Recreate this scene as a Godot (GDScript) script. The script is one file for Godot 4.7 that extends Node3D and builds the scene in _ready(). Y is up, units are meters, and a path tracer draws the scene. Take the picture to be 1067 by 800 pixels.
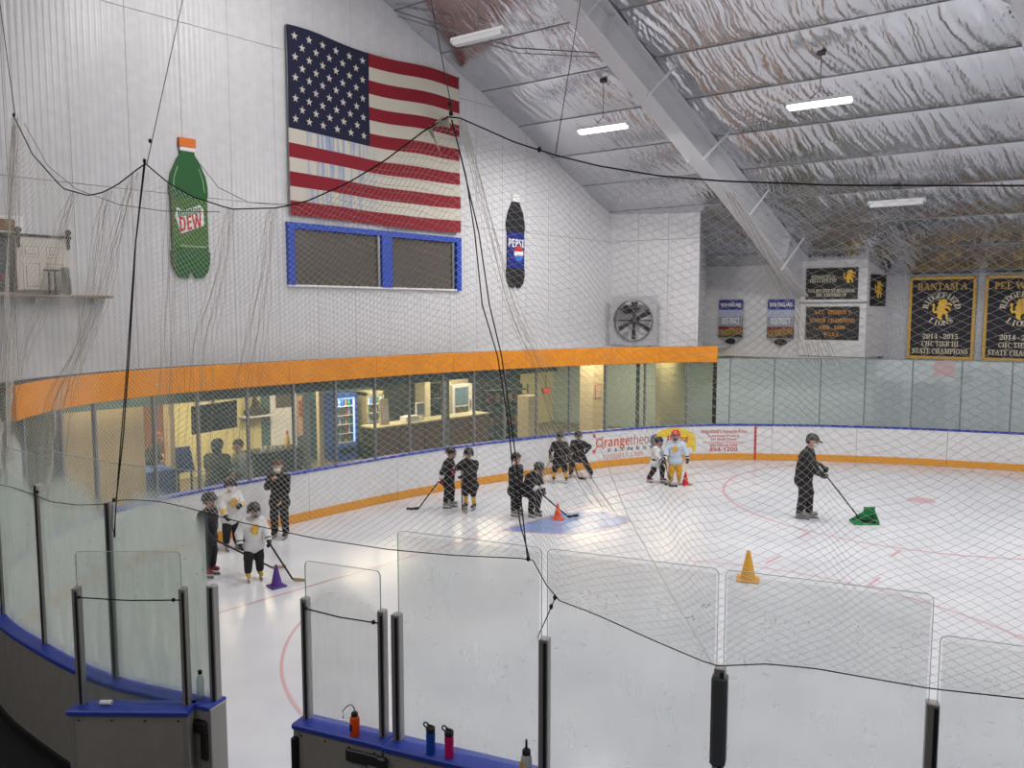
extends Node3D
# An indoor ice rink seen from the upper stand behind the near glass. Metres, y up, ice at y = 0.

var M := {}
var used := {}
var rng := RandomNumberGenerator.new()

# ---------------------------------------------------------------- mesh builder
class MB:
	var v := PackedVector3Array()
	var n := PackedVector3Array()
	var uv := PackedVector2Array()
	var warp: Callable

	func tri(a: Vector3, b: Vector3, c: Vector3, na: Vector3, nb: Vector3, nc: Vector3, ua := Vector2.ZERO, ub := Vector2.ZERO, uc := Vector2.ZERO) -> void:
		if warp.is_valid():
			var ta: Transform3D = warp.call(a)
			var tb: Transform3D = warp.call(b)
			var tc: Transform3D = warp.call(c)
			a = ta.origin; b = tb.origin; c = tc.origin
			na = ta.basis * na; nb = tb.basis * nb; nc = tc.basis * nc
		if (c - a).cross(b - a).dot(na + nb + nc) < 0.0:
			v.append(a); v.append(c); v.append(b)
			n.append(na); n.append(nc); n.append(nb)
			uv.append(ua); uv.append(uc); uv.append(ub)
		else:
			v.append(a); v.append(b); v.append(c)
			n.append(na); n.append(nb); n.append(nc)
			uv.append(ua); uv.append(ub); uv.append(uc)

	func flat(a: Vector3, b: Vector3, c: Vector3, out: Vector3) -> void:
		var m := (c - a).cross(b - a).normalized()
		if m.dot(out) < 0.0:
			m = -m
		tri(a, b, c, m, m, m)

	func quad(a: Vector3, b: Vector3, c: Vector3, d: Vector3, out: Vector3) -> void:
		flat(a, b, c, out)
		flat(a, c, d, out)

	func uvquad(a: Vector3, b: Vector3, c: Vector3, d: Vector3, m: Vector3) -> void:
		tri(a, b, c, m, m, m, Vector2(0, 1), Vector2(1, 1), Vector2(1, 0))
		tri(a, c, d, m, m, m, Vector2(0, 1), Vector2(1, 0), Vector2(0, 0))

	# chamfered box
	func box(o: Vector3, s: Vector3, bv := 0.0, bs := Basis.IDENTITY) -> void:
		var h := s * 0.5
		bv = minf(bv, minf(h.x, minf(h.y, h.z)) * 0.9)
		if bv <= 0.0:
			for ax in 3:
				for sg in [-1.0, 1.0]:
					var e := [Vector3.ZERO, Vector3.ZERO, Vector3.ZERO]
					var u := (ax + 1) % 3
					var w := (ax + 2) % 3
					var q := []
					for k in [[-1, -1], [1, -1], [1, 1], [-1, 1]]:
						var p := Vector3.ZERO
						p[ax] = h[ax] * sg; p[u] = h[u] * k[0]; p[w] = h[w] * k[1]
						q.append(o + bs * p)
					var m := Vector3.ZERO
					m[ax] = sg
					quad(q[0], q[1], q[2], q[3], bs * m)
			return
		var vert := func(sx, sy, sz, ax):
			var p := Vector3(h.x * sx, h.y * sy, h.z * sz)
			for k in 3:
				if k != ax:
					p[k] -= bv * [sx, sy, sz][k]
			return o + bs * p
		var S := [-1, 1]
		for ax in 3:
			var u := (ax + 1) % 3
			var w := (ax + 2) % 3
			for sg in S:
				var q := []
				for k in [[-1, -1], [1, -1], [1, 1], [-1, 1]]:
					var g := [0, 0, 0]
					g[ax] = sg; g[u] = k[0]; g[w] = k[1]
					q.append(vert.call(g[0], g[1], g[2], ax))
				var m := Vector3.ZERO
				m[ax] = sg
				quad(q[0], q[1], q[2], q[3], bs * m)
			for s1 in S:
				for s2 in S:
					var g0 := [0, 0, 0]
					var g1 := [0, 0, 0]
					g0[ax] = -1; g1[ax] = 1
					g0[u] = s1; g1[u] = s1; g0[w] = s2; g1[w] = s2
					var m2 := Vector3.ZERO
					m2[u] = s1; m2[w] = s2
					quad(vert.call(g0[0], g0[1], g0[2], u), vert.call(g1[0], g1[1], g1[2], u), vert.call(g1[0], g1[1], g1[2], w), vert.call(g0[0], g0[1], g0[2], w), bs * m2)
		for sx in S:
			for sy in S:
				for sz in S:
					flat(vert.call(sx, sy, sz, 0), vert.call(sx, sy, sz, 1), vert.call(sx, sy, sz, 2), bs * Vector3(sx, sy, sz))

	# a bar between two points, w across, h along up
	func bar(a: Vector3, b: Vector3, w: float, h: float, up := Vector3.UP, bv := 0.0) -> void:
		var z := (b - a).normalized()
		var x := up.cross(z)
		if x.length() < 0.01:
			x = Vector3.RIGHT.cross(z)
		x = x.normalized()
		var y := z.cross(x)
		box((a + b) * 0.5, Vector3(w, h, a.distance_to(b)), bv, Basis(x, y, z))

	# round tube through points; r is one radius or a list
	func tube(pts: Array, r, sides := 6, caps := true) -> void:
		var rings := []
		var nor := []
		var prev := Vector3.ZERO
		for i in pts.size():
			var t: Vector3 = (pts[mini(i + 1, pts.size() - 1)] - pts[maxi(i - 1, 0)]).normalized()
			var x := t.cross(Vector3.UP if absf(t.y) < 0.9 else Vector3.RIGHT).normalized()
			if prev != Vector3.ZERO:
				var x2 := prev - t * prev.dot(t)
				if x2.length() > 0.01:
					x = x2.normalized()
			prev = x
			var y := t.cross(x)
			var ring := PackedVector3Array()
			var nr := PackedVector3Array()
			var rad: float = r[i] if r is Array else r
			for k in sides:
				var a := TAU * k / sides
				var d := x * cos(a) + y * sin(a)
				nr.append(d)
				ring.append(pts[i] + d * rad)
			rings.append(ring)
			nor.append(nr)
		for i in pts.size() - 1:
			for k in sides:
				var k2 := (k + 1) % sides
				tri(rings[i][k], rings[i + 1][k], rings[i + 1][k2], nor[i][k], nor[i + 1][k], nor[i + 1][k2])
				tri(rings[i][k], rings[i + 1][k2], rings[i][k2], nor[i][k], nor[i + 1][k2], nor[i][k2])
		if caps:
			for e in [0, pts.size() - 1]:
				var out: Vector3 = pts[0] - pts[1] if e == 0 else pts[e] - pts[e - 1]
				for k in range(1, sides - 1):
					flat(rings[e][0], rings[e][k], rings[e][k + 1], out)

	# profile of Vector2(radius, height) turned about y
	func lathe(prof: Array, sides := 16, xf := Transform3D.IDENTITY, sharp := 0.6) -> void:
		for i in prof.size() - 1:
			var p: Vector2 = prof[i]
			var q: Vector2 = prof[i + 1]
			if p.distance_to(q) < 1e-6:
				continue
			var sn := Vector2(q.y - p.y, p.x - q.x).normalized()
			var n0 := sn
			var n1 := sn
			if i > 0:
				var o: Vector2 = prof[i - 1]
				var m := Vector2(p.y - o.y, o.x - p.x).normalized()
				if m.dot(sn) > sharp:
					n0 = (m + sn).normalized()
			if i < prof.size() - 2:
				var o2: Vector2 = prof[i + 2]
				var m2 := Vector2(o2.y - q.y, q.x - o2.x).normalized()
				if m2.dot(sn) > sharp:
					n1 = (m2 + sn).normalized()
			for k in sides:
				var a := TAU * k / sides
				var b := TAU * (k + 1) / sides
				var ca := Vector3(cos(a), 0, sin(a))
				var cb := Vector3(cos(b), 0, sin(b))
				var up := Vector3.UP
				var A := xf * (ca * p.x + up * p.y)
				var B := xf * (cb * p.x + up * p.y)
				var C := xf * (cb * q.x + up * q.y)
				var D := xf * (ca * q.x + up * q.y)
				var nb := xf.basis
				if p.x > 1e-6:
					tri(A, B, C, (nb * (ca * n0.x + up * n0.y)).normalized(), (nb * (cb * n0.x + up * n0.y)).normalized(), (nb * (cb * n1.x + up * n1.y)).normalized())
				if q.x > 1e-6:
					tri(A, C, D, (nb * (ca * n0.x + up * n0.y)).normalized(), (nb * (cb * n1.x + up * n1.y)).normalized(), (nb * (ca * n1.x + up * n1.y)).normalized())

	# polygon in the xy plane of xf, from z = 0 to z = depth
	func prism(poly: PackedVector2Array, depth: float, xf := Transform3D.IDENTITY) -> void:
		var t := Geometry2D.triangulate_polygon(poly)
		for i in range(0, t.size(), 3):
			for z in [0.0, depth]:
				var q := []
				for k in 3:
					var p := poly[t[i + k]]
					q.append(xf * Vector3(p.x, p.y, z))
				flat(q[0], q[1], q[2], xf.basis.z * (1.0 if (z > 0.0) == (depth > 0.0) else -1.0) * signf(depth))
		var area := 0.0
		for i in poly.size():
			area += poly[i].cross(poly[(i + 1) % poly.size()])
		for i in poly.size():
			var p := poly[i]
			var q := poly[(i + 1) % poly.size()]
			var out := Vector3(q.y - p.y, p.x - q.x, 0) * signf(area)
			quad(xf * Vector3(p.x, p.y, 0), xf * Vector3(q.x, q.y, 0), xf * Vector3(q.x, q.y, depth), xf * Vector3(p.x, p.y, depth), xf.basis * out)

	# smooth sheet over (i, j) -> Vector3
	func sheet(nu: int, nv: int, f: Callable, facing: Vector3) -> void:
		var p := PackedVector3Array()
		for j in nv + 1:
			for i in nu + 1:
				p.append(f.call(float(i) / nu, float(j) / nv))
		var m := PackedVector3Array()
		for j in nv + 1:
			for i in nu + 1:
				var du := p[j * (nu + 1) + mini(i + 1, nu)] - p[j * (nu + 1) + maxi(i - 1, 0)]
				var dv := p[mini(j + 1, nv) * (nu + 1) + i] - p[maxi(j - 1, 0) * (nu + 1) + i]
				var c := du.cross(dv).normalized()
				m.append(c if c.dot(facing) > 0 else -c)
		for j in nv:
			for i in nu:
				var a := j * (nu + 1) + i
				var b := a + 1
				var c2 := a + nu + 2
				var d := a + nu + 1
				var u0 := float(i) / nu
				var u1 := float(i + 1) / nu
				var v0 := float(j) / nv
				var v1 := float(j + 1) / nv
				tri(p[a], p[b], p[c2], m[a], m[b], m[c2], Vector2(u0, v0), Vector2(u1, v0), Vector2(u1, v1))
				tri(p[a], p[c2], p[d], m[a], m[c2], m[d], Vector2(u0, v0), Vector2(u1, v1), Vector2(u0, v1))

	func ball(o: Vector3, r: Vector3, seg := 12, rings := 8, bs := Basis.IDENTITY, lo := -1.0) -> void:
		for j in rings:
			var a0 := lerpf(asin(lo), PI / 2, float(j) / rings)
			var a1 := lerpf(asin(lo), PI / 2, float(j + 1) / rings)
			for i in seg:
				var b0 := TAU * i / seg
				var b1 := TAU * (i + 1) / seg
				var d := [Vector3(cos(a0) * cos(b0), sin(a0), cos(a0) * sin(b0)), Vector3(cos(a0) * cos(b1), sin(a0), cos(a0) * sin(b1)), Vector3(cos(a1) * cos(b1), sin(a1), cos(a1) * sin(b1)), Vector3(cos(a1) * cos(b0), sin(a1), cos(a1) * sin(b0))]
				var q := []
				var m := []
				for e in d:
					q.append(o + bs * (e * r))
					m.append((bs * (e / r)).normalized())
				if cos(a0) > 1e-4:
					tri(q[0], q[1], q[2], m[0], m[1], m[2])
				if cos(a1) > 1e-4:
					tri(q[0], q[2], q[3], m[0], m[2], m[3])

	# smooth union of tapered capsules [a, b, ra, rb], meshed with surface nets
	func blob(bones: Array, cell: float, k: float) -> void:
		var lo := Vector3(1e9, 1e9, 1e9)
		var hi := -lo
		for b in bones:
			var r: float = maxf(b[2], b[3]) + k + cell * 2.0
			lo = lo.min(b[0] - Vector3.ONE * r).min(b[1] - Vector3.ONE * r)
			hi = hi.max(b[0] + Vector3.ONE * r).max(b[1] + Vector3.ONE * r)
		var nx := int((hi.x - lo.x) / cell) + 2
		var ny := int((hi.y - lo.y) / cell) + 2
		var nz := int((hi.z - lo.z) / cell) + 2
		var f := PackedFloat32Array()
		f.resize(nx * ny * nz)
		f.fill(9.0)
		for b in bones:
			var A: Vector3 = b[0]
			var BA: Vector3 = b[1] - b[0]
			var bb := maxf(BA.length_squared(), 1e-9)
			var ra: float = b[2]
			var rd: float = b[3] - b[2]
			var r: float = maxf(b[2], b[3]) + k + cell * 1.5
			var l: Vector3 = (A.min(b[1]) - Vector3.ONE * r - lo) / cell
			var h: Vector3 = (A.max(b[1]) + Vector3.ONE * r - lo) / cell
			for z in range(maxi(int(l.z), 0), mini(int(h.z) + 1, nz)):
				for y in range(maxi(int(l.y), 0), mini(int(h.y) + 1, ny)):
					var i := (z * ny + y) * nx
					for x in range(maxi(int(l.x), 0), mini(int(h.x) + 1, nx)):
						var p := lo + Vector3(x, y, z) * cell - A
						var t := clampf(p.dot(BA) / bb, 0.0, 1.0)
						var d := (p - BA * t).length() - ra - rd * t
						var e := f[i + x]
						var q := maxf(k - absf(d - e), 0.0)
						f[i + x] = minf(d, e) - q * q * 0.25 / k
		var id := {}
		var pos := PackedVector3Array()
		var nrm := PackedVector3Array()
		var off := [0, 1, nx, nx + 1, nx * ny, nx * ny + 1, nx * ny + nx, nx * ny + nx + 1]
		var edge := [[0, 1], [2, 3], [4, 5], [6, 7], [0, 2], [1, 3], [4, 6], [5, 7], [0, 4], [1, 5], [2, 6], [3, 7]]
		var cor := [Vector3(0, 0, 0), Vector3(1, 0, 0), Vector3(0, 1, 0), Vector3(1, 1, 0), Vector3(0, 0, 1), Vector3(1, 0, 1), Vector3(0, 1, 1), Vector3(1, 1, 1)]
		for z in nz - 1:
			for y in ny - 1:
				var i0 := (z * ny + y) * nx
				for x in nx - 1:
					var i := i0 + x
					var f0 := f[i]
					if f0 > cell * 1.8 or f0 < -cell * 1.8:
						continue
					var cnt := 0
					for o in off:
						if f[i + o] < 0.0:
							cnt += 1
					if cnt == 0 or cnt == 8:
						continue
					var s := Vector3.ZERO
					var m := 0
					for e in edge:
						var fa := f[i + off[e[0]]]
						var fb := f[i + off[e[1]]]
						if (fa < 0.0) != (fb < 0.0):
							var ca: Vector3 = cor[e[0]]
							s += ca.lerp(cor[e[1]], fa / (fa - fb))
							m += 1
					id[i] = pos.size()
					pos.append(lo + (Vector3(x, y, z) + s / m) * cell)
					nrm.append(Vector3(f[i + 1] + f[i + off[3]] + f[i + off[5]] + f[i + off[7]] - f0 - f[i + off[2]] - f[i + off[4]] - f[i + off[6]],
						f[i + off[2]] + f[i + off[3]] + f[i + off[6]] + f[i + off[7]] - f0 - f[i + 1] - f[i + off[4]] - f[i + off[5]],
						f[i + off[4]] + f[i + off[5]] + f[i + off[6]] + f[i + off[7]] - f0 - f[i + 1] - f[i + off[2]] - f[i + off[3]]).normalized())
		var st := [1, nx, nx * ny]
		for i in id:
			var s0: bool = f[i] < 0.0
			for ax in 3:
				if s0 != (f[i + st[ax]] < 0.0):
					var u: int = st[(ax + 1) % 3]
					var w: int = st[(ax + 2) % 3]
					if id.has(i - u) and id.has(i - w) and id.has(i - u - w):
						var a: int = id[i]
						var b: int = id[i - u]
						var c: int = id[i - u - w]
						var d: int = id[i - w]
						tri(pos[a], pos[b], pos[c], nrm[a], nrm[b], nrm[c])
						tri(pos[a], pos[c], pos[d], nrm[a], nrm[c], nrm[d])

	func mesh() -> ArrayMesh:
		var a := []
		a.resize(Mesh.ARRAY_MAX)
		a[Mesh.ARRAY_VERTEX] = v
		a[Mesh.ARRAY_NORMAL] = n
		a[Mesh.ARRAY_TEX_UV] = uv
		var m := ArrayMesh.new()
		m.add_surface_from_arrays(Mesh.PRIMITIVE_TRIANGLES, a)
		return m


# ---------------------------------------------------------------- objects
func numbered(called: String) -> String:
	var k: int = used.get(called, -1) + 1
	used[called] = k
	return called if k == 0 else "%s_%03d" % [called, k]

func thing(called: String, label: String, category: String, at := Vector3.ZERO, turn := 0.0, group := "") -> Node3D:
	var o := Node3D.new()
	o.name = numbered(called)
	add_child(o)
	o.position = at
	o.rotation.y = turn
	o.set_meta("label", label)
	o.set_meta("category", category)
	if group != "":
		o.set_meta("group", group)
	return o

func holder(called: String) -> Node3D:
	var o := Node3D.new()
	o.name = numbered(called)
	add_child(o)
	o.set_meta("kind", "structure")
	return o

# commits a mesh as a part; world: its points are world points
func part(parent: Node3D, called: String, b: MB, m: Material, world := false, label := "") -> MeshInstance3D:
	var o := MeshInstance3D.new()
	o.mesh = b.mesh()
	o.material_override = m
	o.name = called
	if world:
		var up := Vector3.ZERO
		var p: Node = parent
		while p is Node3D and p != self:
			up += (p as Node3D).position
			p = p.get_parent()
		o.position = -up
	parent.add_child(o, true)
	if label != "":
		o.set_meta("label", label)
	return o

# a setting piece or a thing that is one mesh, in world points
func solo(called: String, b: MB, m: Material) -> MeshInstance3D:
	var o := MeshInstance3D.new()
	o.mesh = b.mesh()
	o.material_override = m
	o.name = numbered(called)
	add_child(o)
	return o

func structure(called: String, b: MB, m: Material) -> MeshInstance3D:
	var o := solo(called, b, m)
	o.set_meta("kind", "structure")
	return o

# ---------------------------------------------------------------- lettering
var fonts := {}

func font(face: String, weight := 400) -> SystemFont:
	var key := face + str(weight)
	if not fonts.has(key):
		var f := SystemFont.new()
		f.font_names = PackedStringArray([face])
		f.font_weight = weight
		fonts[key] = f
	return fonts[key]

# letters of height size set along x, centred at the origin of xf, facing its +z
func text(b: MB, s: String, f: Font, size: float, xf := Transform3D.IDENTITY, width := 0.0, depth := 0.004, slant := 0.0) -> void:
	var t := TextMesh.new()
	t.text = s
	t.font = f
	t.font_size = 32
	t.pixel_size = size / 32.0 * 1.37
	t.depth = depth
	t.curve_step = 2.0
	t.horizontal_alignment = HORIZONTAL_ALIGNMENT_CENTER
	t.vertical_alignment = VERTICAL_ALIGNMENT_CENTER
	var a := t.get_mesh_arrays()
	var vs: PackedVector3Array = a[Mesh.ARRAY_VERTEX]
	var ns: PackedVector3Array = a[Mesh.ARRAY_NORMAL]
	var ix = a[Mesh.ARRAY_INDEX]
	if vs.is_empty():
		return
	var x0 := 1e9
	var x1 := -1e9
	for p in vs:
		x0 = minf(x0, p.x)
		x1 = maxf(x1, p.x)
	var k := width / (x1 - x0) if width > 0.0 else 1.0
	var cx := (x0 + x1) * 0.5
	var count: int = ix.size() if ix != null and ix.size() > 0 else vs.size()
	for i in range(0, count, 3):
		var q := []
		var m := []
		for e in 3:
			var j: int = ix[i + e] if ix != null and ix.size() > 0 else i + e
			var p := vs[j]
			p.x = (p.x - cx) * k + p.y * slant
			q.append(xf * p)
			m.append(xf.basis * ns[j])
		b.tri(q[0], q[1], q[2], m[0], m[1], m[2])

# letters along an arc of radius r about the origin of xf, from the top; down: along the bottom, read from inside
func arc_text(b: MB, s: String, f: Font, size: float, r: float, span: float, xf: Transform3D, bottom := false) -> void:
	for i in s.length():
		var a := (float(i) / maxi(s.length() - 1, 1) - 0.5) * span
		var rot := -a if not bottom else a
		var p := Vector3(sin(a) * r, cos(a) * r * (1.0 if not bottom else -1.0), 0)
		text(b, s[i], f, size, xf * Transform3D(Basis(Vector3(0, 0, 1), rot), p))

# ---------------------------------------------------------------- materials
func mat(key: String, col: Color, rough := 0.6, metal := 0.0) -> StandardMaterial3D:
	var m := StandardMaterial3D.new()
	m.albedo_color = col
	m.roughness = rough
	m.metallic = metal
	m.resource_name = key
	M[key] = m
	return m

func c8(r: int, g: int, b: int) -> Color:
	return Color8(r, g, b)

# seamless noise picture between two colours
func noise_tex(size: int, freq: float, c0: Color, c1: Color, seed_: int, octaves := 4, power := 1.0) -> ImageTexture:
	var fn := FastNoiseLite.new()
	fn.seed = seed_
	fn.frequency = freq
	fn.fractal_octaves = octaves
	var g := fn.get_seamless_image(size, size)
	g.convert(Image.FORMAT_L8)
	var d := g.get_data()
	var out := PackedByteArray()
	out.resize(size * size * 3)
	var lut := []
	for i in 256:
		lut.append(c0.lerp(c1, pow(i / 255.0, power)))
	for i in size * size:
		var c: Color = lut[d[i]]
		out[i * 3] = c.r8
		out[i * 3 + 1] = c.g8
		out[i * 3 + 2] = c.b8
	return ImageTexture.create_from_image(Image.create_from_data(size, size, false, Image.FORMAT_RGB8, out))

func noise_normal(size: int, freq: float, strength: float, seed_: int, octaves := 4) -> ImageTexture:
	var fn := FastNoiseLite.new()
	fn.seed = seed_
	fn.frequency = freq
	fn.fractal_octaves = octaves
	var g := fn.get_seamless_image(size, size)
	g.convert(Image.FORMAT_RGBA8)
	g.bump_map_to_normal_map(strength)
	return ImageTexture.create_from_image(g)

func tri_map(m: StandardMaterial3D, scale: Vector3) -> StandardMaterial3D:
	m.uv1_triplanar = true
	m.uv1_world_triplanar = true
	m.uv1_scale = scale
	return m

# ---------------------------------------------------------------- plan curves
class Run:
	var p := PackedVector2Array()
	var s := PackedFloat32Array()
	func _init(pts: Array, smooth: bool) -> void:
		for i in pts.size() - 1:
			var a: Vector2 = pts[maxi(i - 1, 0)]
			var b: Vector2 = pts[i]
			var c: Vector2 = pts[i + 1]
			var d: Vector2 = pts[mini(i + 2, pts.size() - 1)]
			var k := 12 if smooth else 1
			for j in k:
				p.append(b.cubic_interpolate(c, a, d, float(j) / k))
		p.append(pts[-1])
		s.append(0.0)
		for i in range(1, p.size()):
			s.append(s[i - 1] + p[i].distance_to(p[i - 1]))
	func length() -> float:
		return s[-1]
	func seg(d: float) -> int:
		return clampi(s.bsearch(d) - 1, 0, p.size() - 2)
	func at(d: float) -> Vector2:
		var i := seg(d)
		return p[i].lerp(p[i + 1], (d - s[i]) / (s[i + 1] - s[i]))
	# towards the ice
	func normal(d: float) -> Vector2:
		var t := (at(d + 0.06) - at(d - 0.06)).normalized()
		return Vector2(-t.y, t.x)
	func point(d: float, off: float, y: float) -> Vector3:
		var q := at(d) + normal(d) * off
		return Vector3(q.x, y, q.y)
	func frame(d: float, off: float, y: float) -> Transform3D:
		var m := normal(d)
		var z := Vector3(m.x, 0, m.y)
		return Transform3D(Basis(Vector3.UP.cross(z), Vector3.UP, z), point(d, off, y))
	func near(x: float, z: float) -> float:
		var best := 1e9
		var r := 0.0
		for i in p.size() - 1:
			var q := Geometry2D.get_closest_point_to_segment(Vector2(x, z), p[i], p[i + 1])
			var e := q.distance_to(Vector2(x, z))
			if e < best:
				best = e
				r = s[i] + q.distance_to(p[i])
		return r

var rink: Run      # glass line of the long run of boards: from the gate, round the end, along the far side
var stand: Run     # glass line of the boards in front of the stand

# extrudes a closed profile of Vector2(offset towards the ice, height) along a run
func strip(b: MB, r: Run, prof: Array, s0: float, s1: float, step := 0.2) -> void:
	var k := maxi(1, int(ceil((s1 - s0) / step)))
	var area := 0.0
	for i in prof.size():
		area += prof[i].cross(prof[(i + 1) % prof.size()])
	for i in prof.size():
		var p: Vector2 = prof[i]
		var q: Vector2 = prof[(i + 1) % prof.size()]
		var o := Vector2(q.y - p.y, p.x - q.x) * signf(area)
		o = o.normalized()
		for j in k:
			var a := lerpf(s0, s1, float(j) / k)
			var c := lerpf(s0, s1, float(j + 1) / k)
			var na := r.normal(a)
			var nc := r.normal(c)
			var ma := Vector3(na.x * o.x, o.y, na.y * o.x)
			var mc := Vector3(nc.x * o.x, o.y, nc.y * o.x)
			var A := r.point(a, p.x, p.y)
			var B := r.point(c, p.x, p.y)
			var C := r.point(c, q.x, q.y)
			var D := r.point(a, q.x, q.y)
			b.tri(A, B, C, ma, mc, mc)
			b.tri(A, C, D, ma, mc, ma)
	var t := Geometry2D.triangulate_polygon(PackedVector2Array(prof))
	for e in [s0, s1]:
		var tan2 := r.at(s1) - r.at(s0)
		var out := Vector3(tan2.x, 0, tan2.y) * (1.0 if e == s1 else -1.0)
		for i in range(0, t.size(), 3):
			b.flat(r.point(e, prof[t[i]].x, prof[t[i]].y), r.point(e, prof[t[i + 1]].x, prof[t[i + 1]].y), r.point(e, prof[t[i + 2]].x, prof[t[i + 2]].y), out)

func rect(o0: float, o1: float, y0: float, y1: float) -> Array:
	return [Vector2(o0, y0), Vector2(o1, y0), Vector2(o1, y1), Vector2(o0, y1)]

func bx(parent: Node3D, called: String, at: Vector3, size: Vector3, m: Material, bv := 0.01, bs := Basis.IDENTITY, label := "") -> MeshInstance3D:
	var b := MB.new()
	b.box(Vector3.ZERO, size, bv, bs)
	var o := part(parent, called, b, m, false, label)
	o.position = at
	return o

# ---------------------------------------------------------------- roof plane
func roof_y(x: float, z: float) -> float:
	var y := 11.39 + 0.449 * (z + 11.69 + 0.14 * (x + 14.7))
	return minf(y, 14.87 - (y - 14.87))

func make_materials() -> void:
	mat("white_steel", c8(214, 214, 217), 0.24)
	M.white_steel.normal_enabled = true
	var rib := Image.create(256, 8, false, Image.FORMAT_RGBA8)
	for x in 256:
		var u := fmod(x / 256.0 * 10.0, 1.0)
		var h := clampf(absf(u - 0.5) * 5.0 - 0.6, 0.0, 1.0)
		for y in 8:
			rib.set_pixel(x, y, Color(h, h, h))
	rib.bump_map_to_normal_map(3.0)
	M.white_steel.normal_texture = ImageTexture.create_from_image(rib)
	M.white_steel.normal_scale = 0.26
	M.white_steel.albedo_texture = noise_tex(256, 0.012, c8(243, 243, 244), Color.WHITE, 3)
	tri_map(M.white_steel, Vector3(1, 1, 1))
	mat("grey_steel", c8(168, 170, 176), 0.5)
	M.grey_steel.normal_enabled = true
	M.grey_steel.normal_texture = M.white_steel.normal_texture
	M.grey_steel.normal_scale = 0.9
	tri_map(M.grey_steel, Vector3(1.4, 1, 1))
	mat("white_wall", c8(206, 206, 208), 0.6)
	M.white_wall.albedo_texture = noise_tex(256, 0.02, c8(236, 236, 236), Color.WHITE, 9)
	tri_map(M.white_wall, Vector3.ONE * 0.6)
	mat("beam", c8(205, 206, 210), 0.5)
	mat("foil", c8(206, 207, 211), 0.17, 0.93)
	M.foil.normal_enabled = true
	M.foil.normal_texture = noise_normal(512, 0.02, 5.0, 21, 5)
	M.foil.normal_scale = 0.5
	tri_map(M.foil, Vector3(1.2, 1.0, 0.2))
	mat("tape", c8(150, 152, 156), 0.5, 0.0)
	mat("ice", c8(219, 221, 227), 0.2)
	M.ice.metallic_specular = 0.34
	M.ice.albedo_texture = noise_tex(512, 0.008, c8(236, 237, 240), Color.WHITE, 5, 5)
	M.ice.roughness = 1.0
	M.ice.roughness_texture = noise_tex(512, 0.012, Color(0.14, 0.14, 0.14), Color(0.23, 0.23, 0.23), 6, 5)
	tri_map(M.ice, Vector3.ONE * 0.12)
	mat("ice_red", c8(212, 172, 179), 0.16)
	mat("ice_blue", c8(140, 163, 212), 0.2)
	M.ice_blue.albedo_texture = noise_tex(256, 0.03, c8(220, 224, 232), Color.WHITE, 15)
	tri_map(M.ice_blue, Vector3.ONE * 0.5)
	mat("board", c8(228, 228, 230), 0.4)
	M.board.albedo_texture = noise_tex(256, 0.02, c8(240, 240, 240), Color.WHITE, 11)
	tri_map(M.board, Vector3.ONE * 0.7)
	mat("board_back", c8(150, 147, 143), 0.55)
	M.board_back.albedo_texture = noise_tex(256, 0.03, c8(232, 230, 228), Color.WHITE, 12)
	tri_map(M.board_back, Vector3.ONE * 0.9)
	mat("kick", c8(222, 152, 44), 0.45)
	mat("cap", c8(44, 66, 168), 0.4)
	mat("orange", c8(236, 148, 4), 0.55)
	M.orange.albedo_texture = noise_tex(256, 0.015, c8(232, 224, 214), Color.WHITE, 13)
	tri_map(M.orange, Vector3.ONE * 0.5)
	mat("glass", Color(0.72, 0.86, 0.82, 0.05), 0.02)
	M.glass.metallic_specular = 0.3
	M.glass.transparency = BaseMaterial3D.TRANSPARENCY_ALPHA
	mat("glass_edge", c8(150, 168, 166), 0.3)
	for f in [["film_left", c8(232, 238, 234), 0.88, 0.22], ["film_near", c8(228, 246, 246), 0.27, 0.08], ["film_gate", c8(240, 246, 246), 0.34, 0.12]]:
		var w := mat(f[0], Color.WHITE, 0.6)
		w.transparency = BaseMaterial3D.TRANSPARENCY_ALPHA
		w.metallic_specular = 0.2
		var fn := FastNoiseLite.new()
		fn.seed = 40
		fn.frequency = 0.03
		fn.fractal_octaves = 5
		var im := Image.create(128, 256, false, Image.FORMAT_RGBA8)
		var sc := RandomNumberGenerator.new()
		sc.seed = 9
		for y in 256:
			for x in 128:
				var t := y / 255.0
				var streak: float = fn.get_noise_2d(x * 2.2, y * 0.35) * f[3]
				var corner := clampf((Vector2(absf(x / 127.0 - 0.5) * 2.0, 1.0 - t).length() - 0.9) * 3.0, 0.0, 1.0)
				var a: float = f[2] * smoothstep(0.02, 0.2, t - corner * 0.12) * (1.0 + streak)
				if f[0] == "film_near":
					a = f[2] * (0.75 + 0.25 * smoothstep(0.0, 0.15, t)) * (1.0 + streak)
				var cc: Color = f[1]
				im.set_pixel(x, y, Color(cc.r, cc.g, cc.b, clampf(a, 0.0, 0.95)))
		if f[0] == "film_left":
			w.backlight_enabled = true
			w.backlight = Color(0.8, 0.83, 0.81)
		# scuffs left by pucks and sticks
		for i in 24:
			var q := Vector2(sc.randf() * 120.0 + 4.0, 30.0 + sc.randf() * 215.0)
			var go := Vector2(1, 0).rotated(sc.randf_range(-1.5, 1.5)) * 0.7
			for j in sc.randi_range(1, 9):
				var px := im.get_pixelv(q)
				im.set_pixelv(q, px.lerp(Color(0.45, 0.47, 0.47, 0.7), 0.28))
				q += go
				q = q.clamp(Vector2.ZERO, Vector2(127, 255))
		w.albedo_texture = ImageTexture.create_from_image(im)
		w.texture_repeat = false
	mat("film_far", Color(0.76, 0.81, 0.82, 0.46), 0.6)
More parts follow.
